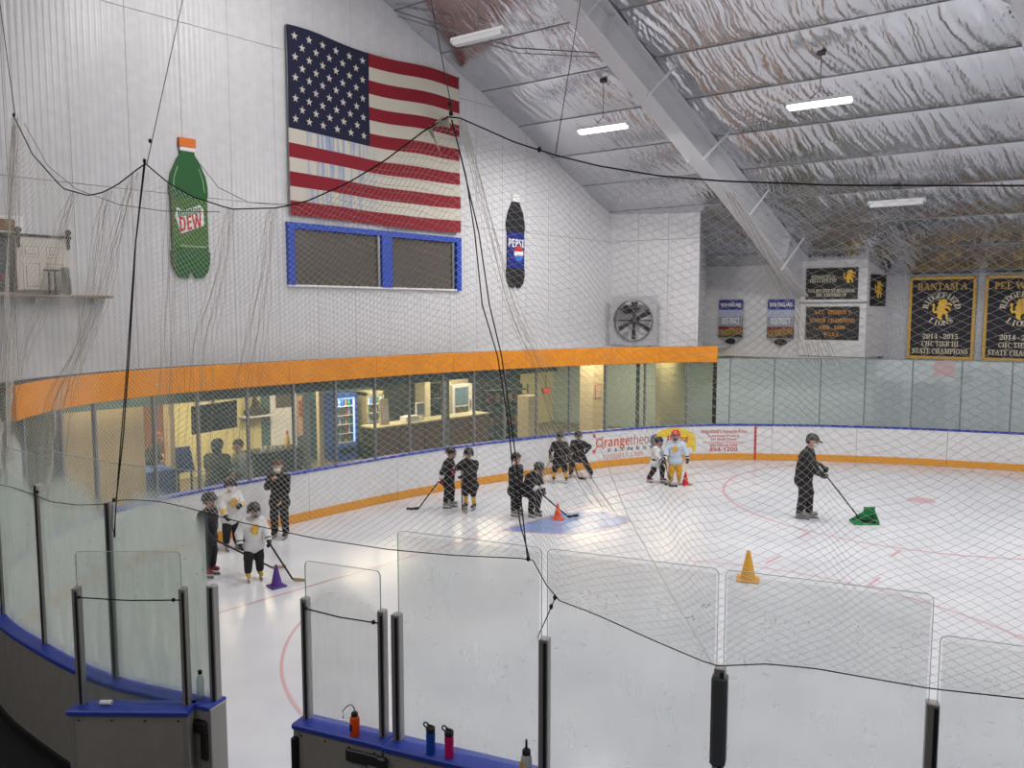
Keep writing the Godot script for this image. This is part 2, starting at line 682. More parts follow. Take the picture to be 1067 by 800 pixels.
	M.film_far.transparency = BaseMaterial3D.TRANSPARENCY_ALPHA
	mat("film_end", Color(0.55, 0.58, 0.58, 0.03), 0.6)
	M.film_end.transparency = BaseMaterial3D.TRANSPARENCY_ALPHA
	mat("alu", c8(150, 153, 158), 0.38, 0.75)
	mat("alu_dark", c8(150, 148, 146), 0.45, 0.3)
	mat("black", c8(22, 22, 24), 0.6)
	mat("pad", c8(74, 76, 80), 0.7)
	mat("rubber_floor", c8(30, 29, 30), 0.85)
	mat("lobby_floor", c8(120, 112, 98), 0.6)
	mat("rope", c8(34, 33, 33), 0.85)
	mat("twine", c8(236, 233, 226), 0.85)
	mat("wire", c8(120, 120, 122), 0.5, 0.5)
	mat("lamp", Color.WHITE, 0.4)
	M.lamp.emission_enabled = true
	M.lamp.emission = Color(1.0, 0.98, 0.96)
	M.lamp.emission_energy_multiplier = 3.5
	mat("lamp_soft", Color.WHITE, 0.4)
	M.lamp_soft.emission_enabled = true
	M.lamp_soft.emission = Color(1.0, 0.95, 0.84)
	M.lamp_soft.emission_energy_multiplier = 0.8
	mat("lamp_off", c8(216, 217, 220), 0.4)
	mat("white", c8(232, 232, 232), 0.5)
	mat("blue_frame", c8(30, 70, 176), 0.5)
	mat("dark_glass", c8(92, 87, 81), 0.2)
	mat("steel", c8(140, 142, 146), 0.35, 0.8)
	mat("dark_steel", c8(70, 70, 72), 0.45, 0.6)
	mat("yellow_wall", c8(214, 204, 150), 0.7)
	mat("teal_wall", c8(74, 104, 106), 0.7)
	mat("dark_wall", c8(50, 52, 54), 0.7)
	mat("header", c8(60, 80, 84), 0.7)
	mat("tan", c8(196, 174, 138), 0.7)
	mat("beige", c8(206, 192, 160), 0.7)
	mat("wood", c8(120, 74, 40), 0.55)
	mat("pale_wood", c8(186, 160, 120), 0.6)
	mat("blue_cloth", c8(44, 74, 150), 0.85)
	mat("red", c8(190, 40, 42), 0.55)
	mat("gold", c8(222, 176, 62), 0.7)

func make_camera_and_light() -> void:
	var cam := Camera3D.new()
	cam.name = "camera"
	add_child(cam)
	cam.position = Vector3(0, 4.4, 0)
	cam.rotation = Vector3(-atan(75.0 / 826.0), deg_to_rad(42.67), 0)
	cam.fov = rad_to_deg(2.0 * atan(400.0 / 826.0))
	cam.near = 0.05
	cam.far = 200.0
	cam.current = true
	var we := WorldEnvironment.new()
	we.name = "environment"
	var e := Environment.new()
	e.background_mode = Environment.BG_COLOR
	e.background_color = Color(0.02, 0.02, 0.022)
	e.tonemap_mode = Environment.TONE_MAPPER_LINEAR
	e.tonemap_exposure = 1.0
	e.sdfgi_enabled = true
	e.ssao_enabled = true
	e.ssil_enabled = true
	we.environment = e
	add_child(we)

const LAMP_ENERGY := 24.0
const STAND_ENERGY := 11.0
const LOBBY_ENERGY := 8.5

func area_light(parent: Node3D, at: Vector3, size: Vector2, energy: float, col: Color, turn := 0.0) -> void:
	var l := AreaLight3D.new()
	l.name = "glow"
	l.area_size = size
	l.light_energy = energy
	l.light_color = col
	l.area_range = 60.0
	l.area_attenuation = 2.0
	l.shadow_enabled = true
	parent.add_child(l, true)
	l.position = at
	l.rotation = Vector3(-PI / 2, turn, 0)

# a four-foot strip lamp hung on a chain from the roof
func strip_lamp(at: Vector3, lit: bool, label: String, energy := LAMP_ENERGY) -> void:
	var t := thing("strip_light", label, "lamp", at, atan(0.15), "strip lights hung from the roof")
	var b := MB.new()
	b.prism(PackedVector2Array([Vector2(-0.11, 0.0), Vector2(0.11, 0.0), Vector2(0.08, 0.07), Vector2(-0.08, 0.07)]), 1.28, Transform3D(Basis(Vector3(0, 0, -1), Vector3.UP, Vector3.RIGHT), Vector3(-0.64, 0, 0)))
	part(t, "housing", b, M.lamp_off)
	b = MB.new()
	b.prism(PackedVector2Array([Vector2(-0.1, 0.0), Vector2(-0.075, -0.085), Vector2(0.075, -0.085), Vector2(0.1, 0.0)]), 1.22, Transform3D(Basis(Vector3(0, 0, -1), Vector3.UP, Vector3.RIGHT), Vector3(-0.61, 0, 0)))
	part(t, "diffuser", b, M.lamp if lit else M.lamp_off)
	for s in [-1, 1]:
		bx(t, "end_cap", Vector3(s * 0.65, 0.01, 0), Vector3(0.03, 0.1, 0.2), M.lamp_off)
	b = MB.new()
	b.tube([Vector3(-0.22, 0.07, 0), Vector3(0, 0.24, 0), Vector3(0.22, 0.07, 0)], 0.008, 5)
	part(t, "hanger_wire", b, M.wire)
	var top := roof_y(at.x, at.z) - at.y
	b = MB.new()
	b.tube([Vector3(0, 0.24, 0), Vector3(0, top - 0.08, 0)], 0.012, 5)
	part(t, "chain", b, M.wire)
	bx(t, "junction_box", Vector3(0, top - 0.05, 0), Vector3(0.16, 0.06, 0.12), M.dark_steel)
	if lit:
		area_light(t, Vector3(0, -0.1, 0), Vector2(1.2, 0.16), energy, Color(1, 0.985, 0.97))

func make_lamps() -> void:
	strip_lamp(Vector3(-11.43, 8.74, -15.57), true, "lit strip light hanging left of the white roof beam, nearest the wall with the flag")
	strip_lamp(Vector3(-6.69, 8.69, -16.57), true, "lit strip light hanging right of the white roof beam, below the crinkled foil")
	strip_lamp(Vector3(-6.6, 7.13, -21.37), false, "unlit strip light hung low in front of the foil above the black champion banners")
	strip_lamp(Vector3(-11.75, 9.95, -11.75), false, "unlit strip light at the top edge of the photo beside the white wall's roof line")
	var k := 0
	for x in [-1.95, 2.8, 7.5]:
		k += 1
		strip_lamp(Vector3(x, 8.9, -16.6 - 0.14 * (x + 6.7)), true, "lit strip light of the row over mid ice, %s one right of the photo's edge" % ["first", "second", "third"][k - 1])
	k = 0
	for x in [-9.0, -4.0, 1.0, 6.0]:
		k += 1
		strip_lamp(Vector3(x, 8.6, 3.0), true, "lit strip light over the stand behind the camera, %s from the wall with the flag" % ["first", "second", "third", "fourth"][k - 1], STAND_ENERGY)
	k = 0
	for x in [-11.4, -6.7, -1.95, 2.8, 7.5]:
		k += 1
		strip_lamp(Vector3(x, 12.1, -8.2 - 0.14 * (x + 6.7)), true, "lit strip light of the row under the ridge, %s from the wall with the flag" % ["first", "second", "third", "fourth", "fifth"][k - 1])

# ---------------------------------------------------------------- shell
func down(poly: Array, depth: float, y := 0.0) -> MB:
	var b := MB.new()
	b.prism(PackedVector2Array(poly), depth, Transform3D(Basis(Vector3.RIGHT, Vector3(0, 0, 1), Vector3.DOWN), Vector3(0, y, 0)))
	return b

func ring(b: MB, c: Vector2, r0: float, r1: float, a0 := 0.0, a1 := TAU, y := 0.003) -> void:
	var k := 96
	for i in k:
		var a := lerpf(a0, a1, float(i) / k)
		var e := lerpf(a0, a1, float(i + 1) / k)
		var p := Vector3(cos(a), 0, sin(a))
		var q := Vector3(cos(e), 0, sin(e))
		var o := Vector3(c.x, y, c.y)
		b.quad(o + p * r0, o + q * r0, o + q * r1, o + p * r1, Vector3.UP)

func make_runs() -> void:
	var q := []
	for a in [[-6.30, -3.125], [-7.42, -2.7], [-8.71, -2.51], [-9.93, -2.47], [-11.3, -2.72], [-12.5, -3.42], [-13.3, -4.2], [-13.95, -5.35], [-14.27, -6.8], [-14.38, -8.8], [-14.42, -11.2], [-14.33, -12.9], [-14.18, -14.0], [-13.97, -15.1], [-13.75, -16.1], [-13.33, -17.7], [-12.6, -19.55], [-11.9, -20.75], [-11.1, -21.65], [-10.45, -22.2], [-9.12, -23.2], [-7.97, -23.9], [-6.84, -24.5], [-5.7, -25.0], [-4.25, -25.55], [-2.5, -25.98], [0, -26.4], [6, -27.3], [15.4, -28.6]]:
		q.append(Vector2(a[0], a[1]))
	rink = Run.new(q, true)
	var g := Vector2(-5.53, -3.45)
	var d := Vector2(1, -0.372).normalized()
	stand = Run.new([g + d * 22.0, g], false)     # runs leftwards so that its normal also points to the ice

func make_floor() -> void:
	var o := holder("floor")
	var poly := []
	for i in range(0, rink.p.size(), 3):
		poly.append(rink.p[i] + rink.normal(rink.s[i]) * 0.02)
	poly.append(Vector2(15.4, -11.4))
	poly.append(stand.p[1] + Vector2(0.02, 0.0))
	part(o, "ice_sheet", down(poly, 0.08), M.ice, true)
	part(o, "concrete_slab", down([Vector2(-20.8, -30), Vector2(16.2, -30), Vector2(16.2, 14.2), Vector2(-20.8, 14.2)], 0.2, -0.09), M.rubber_floor, true)
	part(o, "lobby_floor", down([Vector2(-20.6, -29.5), Vector2(-4, -29.5), Vector2(-4, -24.5), Vector2(-10.5, -21.5), Vector2(-12.5, -18.5), Vector2(-13.9, -14.5), Vector2(-13.9, -6), Vector2(-12, -3.4), Vector2(-20.6, -3.4)], 0.08, -0.006), M.lobby_floor, true)
	# red and blue paint under the ice
	var b := MB.new()
	b.quad(Vector3(-10.845, 0.003, -3.3), Vector3(-10.795, 0.003, -3.3), Vector3(-10.795, 0.003, -21.6), Vector3(-10.845, 0.003, -21.6), Vector3.UP)
	part(o, "goal_line", b, M.ice_red, true)
	for c in [Vector2(-5.1, -8.5), Vector2(-5.33, -19.97)]:
		b = MB.new()
		if c.y < -15.0:
			ring(b, c, 4.46, 4.525)
		else:
			ring(b, Vector2(-6.55, -8.37), 3.86, 3.9, deg_to_rad(100), deg_to_rad(146))
			ring(b, Vector2(-4.37, -8.01), 4.94, 4.985, deg_to_rad(-122), deg_to_rad(-25))
		part(o, "faceoff_circle", b, M.ice_red, true)
		if c.y < -15.0:
			b = MB.new()
			ring(b, c, 0.0, 0.3)
			part(o, "faceoff_dot", b, M.ice_red, true)
		for sx in [-1, 1]:
			for k in [0.86]:
				b = MB.new()
				var p := Vector3(c.x + sx * k, 0.003, c.y + (4.5 if k > 0 else 4.5))
				b.quad(p, p + Vector3(0.06, 0, 0), p + Vector3(0.06, 0, 0.6), p + Vector3(0, 0, 0.6), Vector3.UP)
				p = Vector3(c.x + sx * k, 0.003, c.y - 4.5)
				b.quad(p, p + Vector3(0.06, 0, 0), p + Vector3(0.06, 0, -0.6), p + Vector3(0, 0, -0.6), Vector3.UP)
				part(o, "circle_tick", b, M.ice_red, true)
	var cr := [Vector2(-10.79, -11.42), Vector2(-10.4, -11.6), Vector2(-10.0, -11.84), Vector2(-9.6, -12.15), Vector2(-9.3, -12.65), Vector2(-9.2, -13.2), Vector2(-9.3, -13.75), Vector2(-9.5, -13.98), Vector2(-10.2, -14.02), Vector2(-10.79, -13.3)]
	part(o, "goal_crease", down(cr, -0.0025), M.ice_blue, true)
	b = MB.new()
	for i in 8:
		var p0: Vector2 = cr[i]
		var p1: Vector2 = cr[i + 1]
		b.bar(Vector3(p0.x, 0.001, p0.y), Vector3(p1.x, 0.001, p1.y), 0.05, 0.006)
	part(o, "crease_line", b, M.ice_red, true)

# the far side's wall plane: its foot lies on this line
func far_z(x: float, s := 0.0) -> float:
	return -25.78 + s - 0.139 * (x + 7.44)

func slab(o: Node3D, called: String, x0: float, x1: float, s: float, y0: float, y1: float, thick: float, m: Material) -> void:
	var b := MB.new()
	b.prism(PackedVector2Array([Vector2(x0, y0), Vector2(x1, y0), Vector2(x1, y1), Vector2(x0, y1)]), thick, Transform3D(Basis(Vector3(1, 0, -0.139), Vector3.UP, Vector3(0, 0, -1)), Vector3(0, 0, far_z(0, s))))
	part(o, called, b, m, true)

func make_walls() -> void:
	# the end wall of white ribbed steel sheets, cut out for the window and the hatch
	var o := holder("wall_end")
	var holes := [PackedVector2Array([Vector2(9.1, 4.96), Vector2(13.97, 4.96), Vector2(13.97, 6.14), Vector2(9.1, 6.14)]), PackedVector2Array([Vector2(2.6, 4.72), Vector2(4.06, 4.72), Vector2(4.06, 5.62), Vector2(2.6, 5.62)])]
	var xf := Transform3D(Basis(Vector3(0, 0, -1), Vector3.UP, Vector3.RIGHT), Vector3(-14.74, 0, 0))
	var bands := [[0.0, 6.565], [6.575, 9.695], [9.705, 20.0]]
	for i in range(-6, 18):
		var a := 4.04 + 0.96 * i + 0.003
		var c := a + 0.954
		if a > 20.5:
			break
		c = minf(c, 20.6)
		for e in bands:
			var y0: float = e[0]
			if y0 == 0.0:
				y0 = 3.33 if a > 3.0 else 0.0
			var ya := roof_y(-14.7, -a) + 0.02
			var yc := roof_y(-14.7, -c) + 0.02
			if y0 > maxf(ya, yc):
				continue
			var poly := PackedVector2Array([Vector2(a, y0), Vector2(c, y0), Vector2(c, minf(e[1], yc)), Vector2(a, minf(e[1], ya))])
			if e[1] > minf(ya, yc) and e[1] < maxf(ya, yc):
				var cut := Geometry2D.intersect_polygons(PackedVector2Array([Vector2(a, y0), Vector2(c, y0), Vector2(c, e[1]), Vector2(a, e[1])]), PackedVector2Array([Vector2(a, 0), Vector2(c, 0), Vector2(c, yc), Vector2(a, ya)]))
				if cut.is_empty():
					continue
				poly = cut[0]
			elif y0 > minf(ya, yc):
				var cut2 := Geometry2D.intersect_polygons(PackedVector2Array([Vector2(a, y0), Vector2(c, y0), Vector2(c, 20), Vector2(a, 20)]), PackedVector2Array([Vector2(a, 0), Vector2(c, 0), Vector2(c, yc), Vector2(a, ya)]))
				if cut2.is_empty():
					continue
				poly = cut2[0]
			var polys := [poly]
			for h in holes:
				var rest := []
				for q in polys:
					rest.append_array(Geometry2D.clip_polygons(q, h))
				polys = rest
			if polys.is_empty():
				continue
			var b := MB.new()
			for q in polys:
				b.prism(q, 0.04, xf)
			part(o, "steel_sheet", b, M.white_steel, true)
	for h in [[-14.2, 0.0, 20.6]]:
		var b2 := MB.new()
		b2.box(Vector3(-14.85, 10.6, 5.0), Vector3(0.15, 8.6, 19.0))
		b2.box(Vector3(-14.85, 10.7, -12.6), Vector3(0.15, 8.9, 16.4))
		b2.box(Vector3(-14.85, 4.15, -12.6), Vector3(0.15, 1.6, 16.4))
		b2.box(Vector3(-14.85, 5.55, -6.58), Vector3(0.15, 1.3, 5.0))
		b2.box(Vector3(-14.85, 5.55, -17.3), Vector3(0.15, 1.3, 6.6))
		b2.box(Vector3(-14.85, 2.4, 5.6), Vector3(0.15, 8.0, 17.0))
		part(o, "wall_core", b2, M.white_wall, true)
	# the white boxed-out wall at the far corner, where the fan stands
	o = holder("wall_corner")
	var p0 := Vector2(-14.74, -20.5)
	var p1 := Vector2(-11.94, -21.1)
	var p2 := Vector2(-13.76, -24.95)
	for e in [[p0, p1, 3], [p1, p2, 1]]:
		var d: Vector2 = (e[1] - e[0])
		for i in e[2]:
			var u: Vector2 = e[0] + d * (float(i) / e[2])
			var w: Vector2 = e[0] + d * (float(i + 1) / e[2]) - d.normalized() * 0.005
			var nn := Vector3(-d.y, 0, d.x).normalized() * -1.0
			for ys in [[3.33, 6.57], [6.578, 8.2]]:
				var b := MB.new()
				var mid := Vector3((u.x + w.x) / 2, (ys[0] + ys[1]) / 2, (u.y + w.y) / 2)
				var dx := Vector3(d.x, 0, d.y).normalized()
				b.box(mid - dx.cross(Vector3.UP) * 0.03, Vector3(u.distance_to(w), ys[1] - ys[0], 0.06), 0.0, Basis(dx, Vector3.UP, dx.cross(Vector3.UP)))
				part(o, "steel_sheet", b, M.white_steel, true)
	# the far wall: white furring on the left, grey ribbed steel on the right
	o = holder("wall_far")
	slab(o, "white_panel", -13.9, -10.15, 0.95, 3.0, 6.6, 0.5, M.white_wall)
	slab(o, "sign_box_front", -10.2, -8.3, 1.1, 3.05, 6.1, 0.08, M.white_wall)
	var sb := MB.new()
	var s0 := Vector3(-8.33, 4.575, far_z(-8.33, 1.06))
	var s1 := Vector3(-8.12, 4.575, far_z(-8.12, -0.02))
	sb.bar(s0, s1, 0.06, 3.05)
	part(o, "sign_box_side", sb, M.white_wall, true)
	slab(o, "box_top_trim", -10.22, -8.28, 1.12, 6.06, 6.12, 1.1, M.tape)
	slab(o, "box_joint_trim", -10.24, -8.28, 1.12, 4.66, 4.7, 0.04, M.wire)
	slab(o, "lower_wall", -21.0, -8.3, -0.6, 0.0, 3.1, 0.2, mat("pale_teal", c8(168, 184, 184), 0.7))
	slab(o, "soffit", -13.9, -8.3, 1.05, 2.96, 3.04, 1.6, M.white_wall)
	for i in 26:
		slab(o, "steel_sheet", -8.3 + i * 0.95, -8.3 + i * 0.95 + 0.945, 0.0, 0.0, 6.0, 0.08, M.grey_steel)
	slab(o, "wall_core", -21.0, 16.3, -0.85, 0.0, 9.0, 0.2, M.white_wall)
	slab(o, "red_notice", -6.72, -6.2, 0.02, 2.5, 2.95, 0.02, M.red)
	# walls behind and beside the camera, which close the hall
	var b3 := MB.new()
	b3.box(Vector3(16.2, 7.5, -7), Vector3(0.2, 15.0, 44))
	structure("wall_right", b3, M.white_wall)
	b3 = MB.new()
	b3.box(Vector3(-2, 7.5, 14.3), Vector3(38, 15.0, 0.2))
	structure("wall_back", b3, M.white_wall)

func make_ceiling() -> void:
	var o := holder("ceiling")
	var fn := FastNoiseLite.new()
	fn.seed = 77
	fn.frequency = 1.0
	fn.fractal_octaves = 3
	fn.fractal_type = FastNoiseLite.FRACTAL_RIDGED
	var fb := FastNoiseLite.new()
	fb.seed = 5
	fb.frequency = 0.25
	var ws := [-28.05, -26.65]
	for k in 15:
		ws.append(-25.25 + 1.4 * k)
	for i in ws.size() - 1:
		var w0: float = ws[i]
		var w1: float = ws[i + 1]
		var fine := w0 > -28.0 and w1 < -11.0
		var f := func(u: float, v: float) -> Vector3:
			var x := lerpf(-14.72, 2.0, u)
			var w := lerpf(w0, w1, v)
			var y := 11.39 + 0.449 * (w + 13.748)
			var belly := 4.0 * v * (1.0 - v)
			var calm := clampf((x + 14.5) * 0.5, 0.15, 1.0)
			var slant := x * 1.0 + w * 0.12 + fb.get_noise_2d(x, w) * 0.5
			var wr := fn.get_noise_3d(slant * 2.4, w * 0.16, i * 9.7)
			var wr2 := fn.get_noise_3d(slant * 8.5, w * 0.45, i * 3.1)
			y -= belly * (0.035 + 0.04 * fb.get_noise_2d(x * 0.9, i * 31.0)) + pow(belly, 0.4) * calm * (wr * 0.034 + wr2 * 0.024 * (0.5 + 0.9 * absf(fb.get_noise_2d(x * 2.0 + 50.0, w * 2.0)) * 2.0))
			return Vector3(x, y, w - 0.14 * x)
		var b := MB.new()
		if fine:
			b.sheet(760, 12, f, Vector3.DOWN)
		else:
			b.sheet(60, 3, f, Vector3.DOWN)
		part(o, "foil_panel", b, M.foil, true)
		# the flange that pins the foil at each purlin
		b = MB.new()
		var y1 := 11.39 + 0.449 * (w1 + 13.748)
		b.bar(Vector3(-14.7, y1 - 0.012, w1 + 0.14 * 14.7), Vector3(2.0, y1 - 0.012, w1 - 0.28), 0.01, 0.012)
		part(o, "purlin_flange", b, M.tape, true)
	# the rest of the roof, outside the picture
	var b2 := MB.new()
	for e in [[-28.05, -6.0, 2.0, 16.3], [-6.0, 17.0, -15.0, 16.3]]:
		var q := []
		for k in [[e[2], e[0]], [e[3], e[0]], [e[3], e[1]], [e[2], e[1]]]:
			var z: float = k[1] - 0.14 * k[0]
			q.append(Vector3(k[0], roof_y(k[0], z), z))
		b2.quad(q[0], q[1], q[2], q[3], Vector3.DOWN)
		b2.quad(q[0] + Vector3.UP * 0.25, q[1] + Vector3.UP * 0.25, q[2] + Vector3.UP * 0.25, q[3] + Vector3.UP * 0.25, Vector3.UP)
	part(o, "roof_deck", b2, M.foil, true)
	b2 = MB.new()
	var r := []
	for k in [[-15.2, -30.5], [16.5, -30.5], [16.5, -5.9], [-15.2, -5.9]]:
		var z2: float = k[1] - 0.14 * k[0]
		r.append(Vector3(k[0], roof_y(k[0], z2) + 0.3, z2))
	b2.quad(r[0], r[1], r[2], r[3], Vector3.UP)
	part(o, "roof_skin", b2, M.grey_steel, true)

# one tapered white steel rafter with its flange braces
func rafter(x: float, z0: float, z1: float, braces: Array) -> void:
	var o := holder("roof_beam")
	var b := MB.new()
	var low := []
	var k := 14
	for i in k + 1:
		var z := lerpf(z0, z1, float(i) / k)
		var dep := 0.84 + 0.3 * smoothstep(-19.0, -25.0, z)
		low.append(Vector3(x, roof_y(x, z) - dep, z))
	var web := MB.new()
	for i in k:
		var a: Vector3 = low[i]
		var c: Vector3 = low[i + 1]
		for s in [-1, 1]:
			var e := Vector3(0.012 * s, 0, 0)
			web.quad(a + e, c + e, Vector3(x, roof_y(x, c.z), c.z) + e, Vector3(x, roof_y(x, a.z), a.z) + e, Vector3(s, 0, 0))
		b.bar(a, c, 0.44, 0.03)
	part(o, "web", web, M.beam, true)
	part(o, "bottom_flange", b, M.beam, true)
	b = MB.new()
	b.bar(Vector3(x, roof_y(x, z0) - 0.03, z0), Vector3(x, roof_y(x, z1) - 0.03, z1), 0.44, 0.03)
	part(o, "top_flange", b, M.beam, true)
	for z in [-13.7, -18.2, -22.6]:
		b = MB.new()
		var y := roof_y(x, z)
		b.box(Vector3(x + 0.1, y - 0.44, z - 0.2), Vector3(0.18, 0.84, 0.012), 0.0, Basis(Vector3.RIGHT, -0.42))
		part(o, "stiffener", b, M.beam, true)
	for e in braces:
		b = MB.new()
		b.bar(e[0], e[1], 0.035, 0.05)
		part(o, "flange_brace", b, M.beam, true)

func make_beams() -> void:
	rafter(-10.17, -4.5, -25.5, [[Vector3(-9.97, 9.12, -15.2), Vector3(-9.6, 9.88, -15.84)], [Vector3(-9.97, 8.11, -17.68), Vector3(-9.55, 8.8, -18.24)], [Vector3(-9.97, 6.97, -20.2), Vector3(-9.6, 7.72, -20.65)], [Vector3(-9.97, 5.6, -22.3), Vector3(-9.6, 6.62, -23.06)], [Vector3(-9.97, 10.15, -12.87), Vector3(-10.1, 10.85, -13.69)],
		[Vector3(-10.35, 9.1, -15.2), Vector3(-11.0, 9.8, -15.75)], [Vector3(-10.35, 8.1, -17.68), Vector3(-11.1, 8.75, -18.15)]])
	rafter(-2.95, -5.5, -26.6, [[Vector3(-3.15, 9.55, -16.0), Vector3(-3.85, 10.1, -16.3)]])
	# thin conduit strung along the underside of the roof, left of the beam
	var b := MB.new()
	b.tube([Vector3(-14.6, 11.2, -11.9), Vector3(-12.4, 10.3, -13.6), Vector3(-10.4, 9.98, -14.6)], 0.014, 6)
	b.tube([Vector3(-14.6, 11.1, -11.98), Vector3(-12.4, 10.2, -13.64), Vector3(-10.4, 9.9, -14.64)], 0.01, 6)
	var c := solo("conduit", b, M.wire)
	c.set_meta("label", "pair of thin grey conduits strung along the foil roof from flag wall to beam")
	c.set_meta("category", "conduit")

# ---------------------------------------------------------------- boards and glass
func film(parent: Node3D, r: Run, s0: float, s1: float, y0: float, y1: float, off: float, m: Material) -> void:
	var b := MB.new()
	var m0 := r.normal((s0 + s1) * 0.5)
	b.sheet(6, 1, func(u, v): return r.point(lerpf(s0, s1, u), off, lerpf(y1, y0, v)), Vector3(m0.x, 0, m0.y) * signf(off))
	part(parent, "scuff_film", b, m, true)

func make_far_boards() -> void:
	var s_end := rink.length() - 0.5
	var t := thing("rink_boards", "long white rink boards with yellow kick plate, curving round to the far side", "rink boards", Vector3(-6.34, 0, -3.11))
	var s := 0.02
	var jn := rink.near(-10.15, -22.42)
	s = fmod(jn, 2.4)
	var cuts := [0.0]
	while s < s_end:
		if s > 0.3:
			cuts.append(s)
		s += 2.4
	cuts.append(s_end)
	for i in cuts.size() - 1:
		var a: float = cuts[i] + 0.004
		var c: float = cuts[i + 1] - 0.004
		var b := MB.new()
		strip(b, rink, rect(-0.03, 0.05, 0.0, 1.03), a, c)
		part(t, "panel", b, M.board, true)
		b = MB.new()
		strip(b, rink, rect(-0.12, -0.07, 0.0, 1.03), a, c)
		part(t, "back_panel", b, M.board_back, true)
		b = MB.new()
		strip(b, rink, rect(0.045, 0.062, 0.01, 0.2), a, c)
		part(t, "kick_plate", b, M.kick, true)
		b = MB.new()
		strip(b, rink, [Vector2(-0.14, 1.03), Vector2(0.07, 1.03), Vector2(0.07, 1.06), Vector2(0.06, 1.07), Vector2(-0.13, 1.07), Vector2(-0.14, 1.06)], a - 0.003, c + 0.003)
		part(t, "cap_rail", b, M.cap, true)
		b = MB.new()
		strip(b, rink, rect(-0.15, -0.115, 0.0, 0.09), a, c)
		part(t, "foot_strip", b, M.black, true)
	# the red goal-line mark on the boards
	var sg := rink.near(-10.54, -22.13)
	var b0 := MB.new()
	strip(b0, rink, rect(0.05, 0.066, 0.0, 1.03), sg - 0.03, sg + 0.03)
	part(t, "goal_line_mark", b0, M.red, true)
	# end of the run at the gate: a steel jamb with bolts
	b0 = MB.new()
	var f := rink.frame(0.0, 0.0, 0.52)
	b0.box(f.origin + f.basis * Vector3(0.02, 0, -0.035), Vector3(0.05, 1.04, 0.2), 0.006, f.basis)
	part(t, "gate_jamb", b0, M.alu_dark, true, "grey steel end plate with bolts")
	for y in [0.35, 0.62, 0.88]:
		b0 = MB.new()
		b0.ball(f.origin + f.basis * Vector3(0.047, y - 0.52, -0.03), Vector3.ONE * 0.012, 6, 4)
		part(t, "bolt", b0, M.alu, true)
	b0 = MB.new()
	b0.box(f.origin + f.basis * Vector3(0.1, 0.36, -0.14), Vector3(0.14, 0.1, 0.07), 0.01, f.basis)
	b0.box(f.origin + f.basis * Vector3(0.06, 0.2, -0.14), Vector3(0.07, 0.26, 0.05), 0.01, f.basis)
	part(t, "latch", b0, M.black, true)
	b0 = MB.new()
	var fv := rink.frame(rink.near(-7.55, -2.6), -0.125, 0.62)
	b0.box(fv.origin, Vector3(0.12, 0.08, 0.012), 0.0, fv.basis)
	part(t, "vent_plate", b0, M.dark_steel, true)
	# glass: posts then panes
	var posts := [0.05]
	for e in [[-7.42, -2.7], [-8.71, -2.51], [-9.93, -2.47], [-11.1, -2.65], [-12.0, -3.05], [-12.54, -3.46], [-13.27, -4.16], [-13.67, -4.82], [-14.13, -5.95], [-14.28, -6.82], [-14.37, -7.87], [-14.4, -8.92], [-14.41, -9.97], [-14.42, -11.04], [-14.38, -12.03], [-14.31, -13.03], [-14.19, -13.97], [-14.0, -14.9], [-13.79, -15.92], [-13.53, -17.0], [-13.17, -18.17], [-12.67, -19.42], [-11.98, -20.62], [-11.44, -21.28], [-11.13, -21.62], [-10.13, -22.44], [-9.07, -23.23], [-8.02, -23.87], [-6.91, -24.46], [-5.77, -24.97], [-4.62, -25.4], [-3.4, -25.77], [-2.2, -26.05], [-0.9, -26.26]]:
		posts.append(rink.near(e[0], e[1]))
	for i in posts.size():
		var q: float = posts[i]
		var top := 2.7
		var w := 0.075
		var m: Material = M.alu_dark
		if i == 0:
			top = 2.08
		if i >= 4:
			top = 2.95
			w = 0.05
			m = M.alu
		if i >= 25:
			top = 3.03
			w = 0.028
		if i == 24:
			w = 0.1
			m = M.black
		var fr := rink.frame(q, 0.0, 0.0)
		var b := MB.new()
		b.box(fr.origin + Vector3.UP * (1.05 + top) * 0.5, Vector3(w, top - 1.05, 0.075 if i < 25 else 0.03), 0.008, fr.basis)
		part(t, "post", b, m, true)
		if i < 4:
			b = MB.new()
			b.box(fr.origin + fr.basis * Vector3(-0.016, 0, -0.042) + Vector3.UP * (1.06 + top) * 0.5, Vector3(w * 0.3, top - 1.08, 0.01), 0.0, fr.basis)
			part(t, "post_groove", b, M.black, true)
		if i == posts.size() - 1:
			break
		var a: float = q + w * 0.5 - 0.005
		var c: float = posts[i + 1] - 0.03
		var h := 2.95
		if i < 4:
			h = [3.06, 3.07, 2.99, 2.95][i]
		if i >= 24:
			h = 3.03
			c = posts[i + 1] - 0.012
		b = MB.new()
		strip(b, rink, rect(-0.006, 0.006, 1.07, h), a, c, 0.3)
		var pane := part(t, "pane", b, M.glass, true)
		b = MB.new()
		strip(b, rink, rect(-0.0062, 0.0062, h - 0.004, h + 0.002), a, c, 0.3)
		part(pane, "pane_edge", b, M.glass_edge, true)
		if i < 6:
			film(pane, rink, a + 0.01, c - 0.01, 1.08, h - 0.03, -0.012, M.film_left)
		elif i >= 24:
			film(pane, rink, a + 0.01, c - 0.01, 1.08, h - 0.01, 0.012, M.film_far)
	b0 = MB.new()
	strip(b0, rink, rect(-0.02, 0.02, 3.03, 3.055), posts[25], posts[posts.size() - 1])
	part(t, "top_rail", b0, M.alu, true)
	# second black post in the end glass
	b0 = MB.new()
	var f2 := rink.frame(rink.near(-12.74, -19.27), -0.12, 2.0)
	b0.box(f2.origin, Vector3(0.1, 1.9, 0.06), 0.01, f2.basis)
	part(t, "post", b0, M.black, true, "black steel post behind the glass")
	adverts(t)

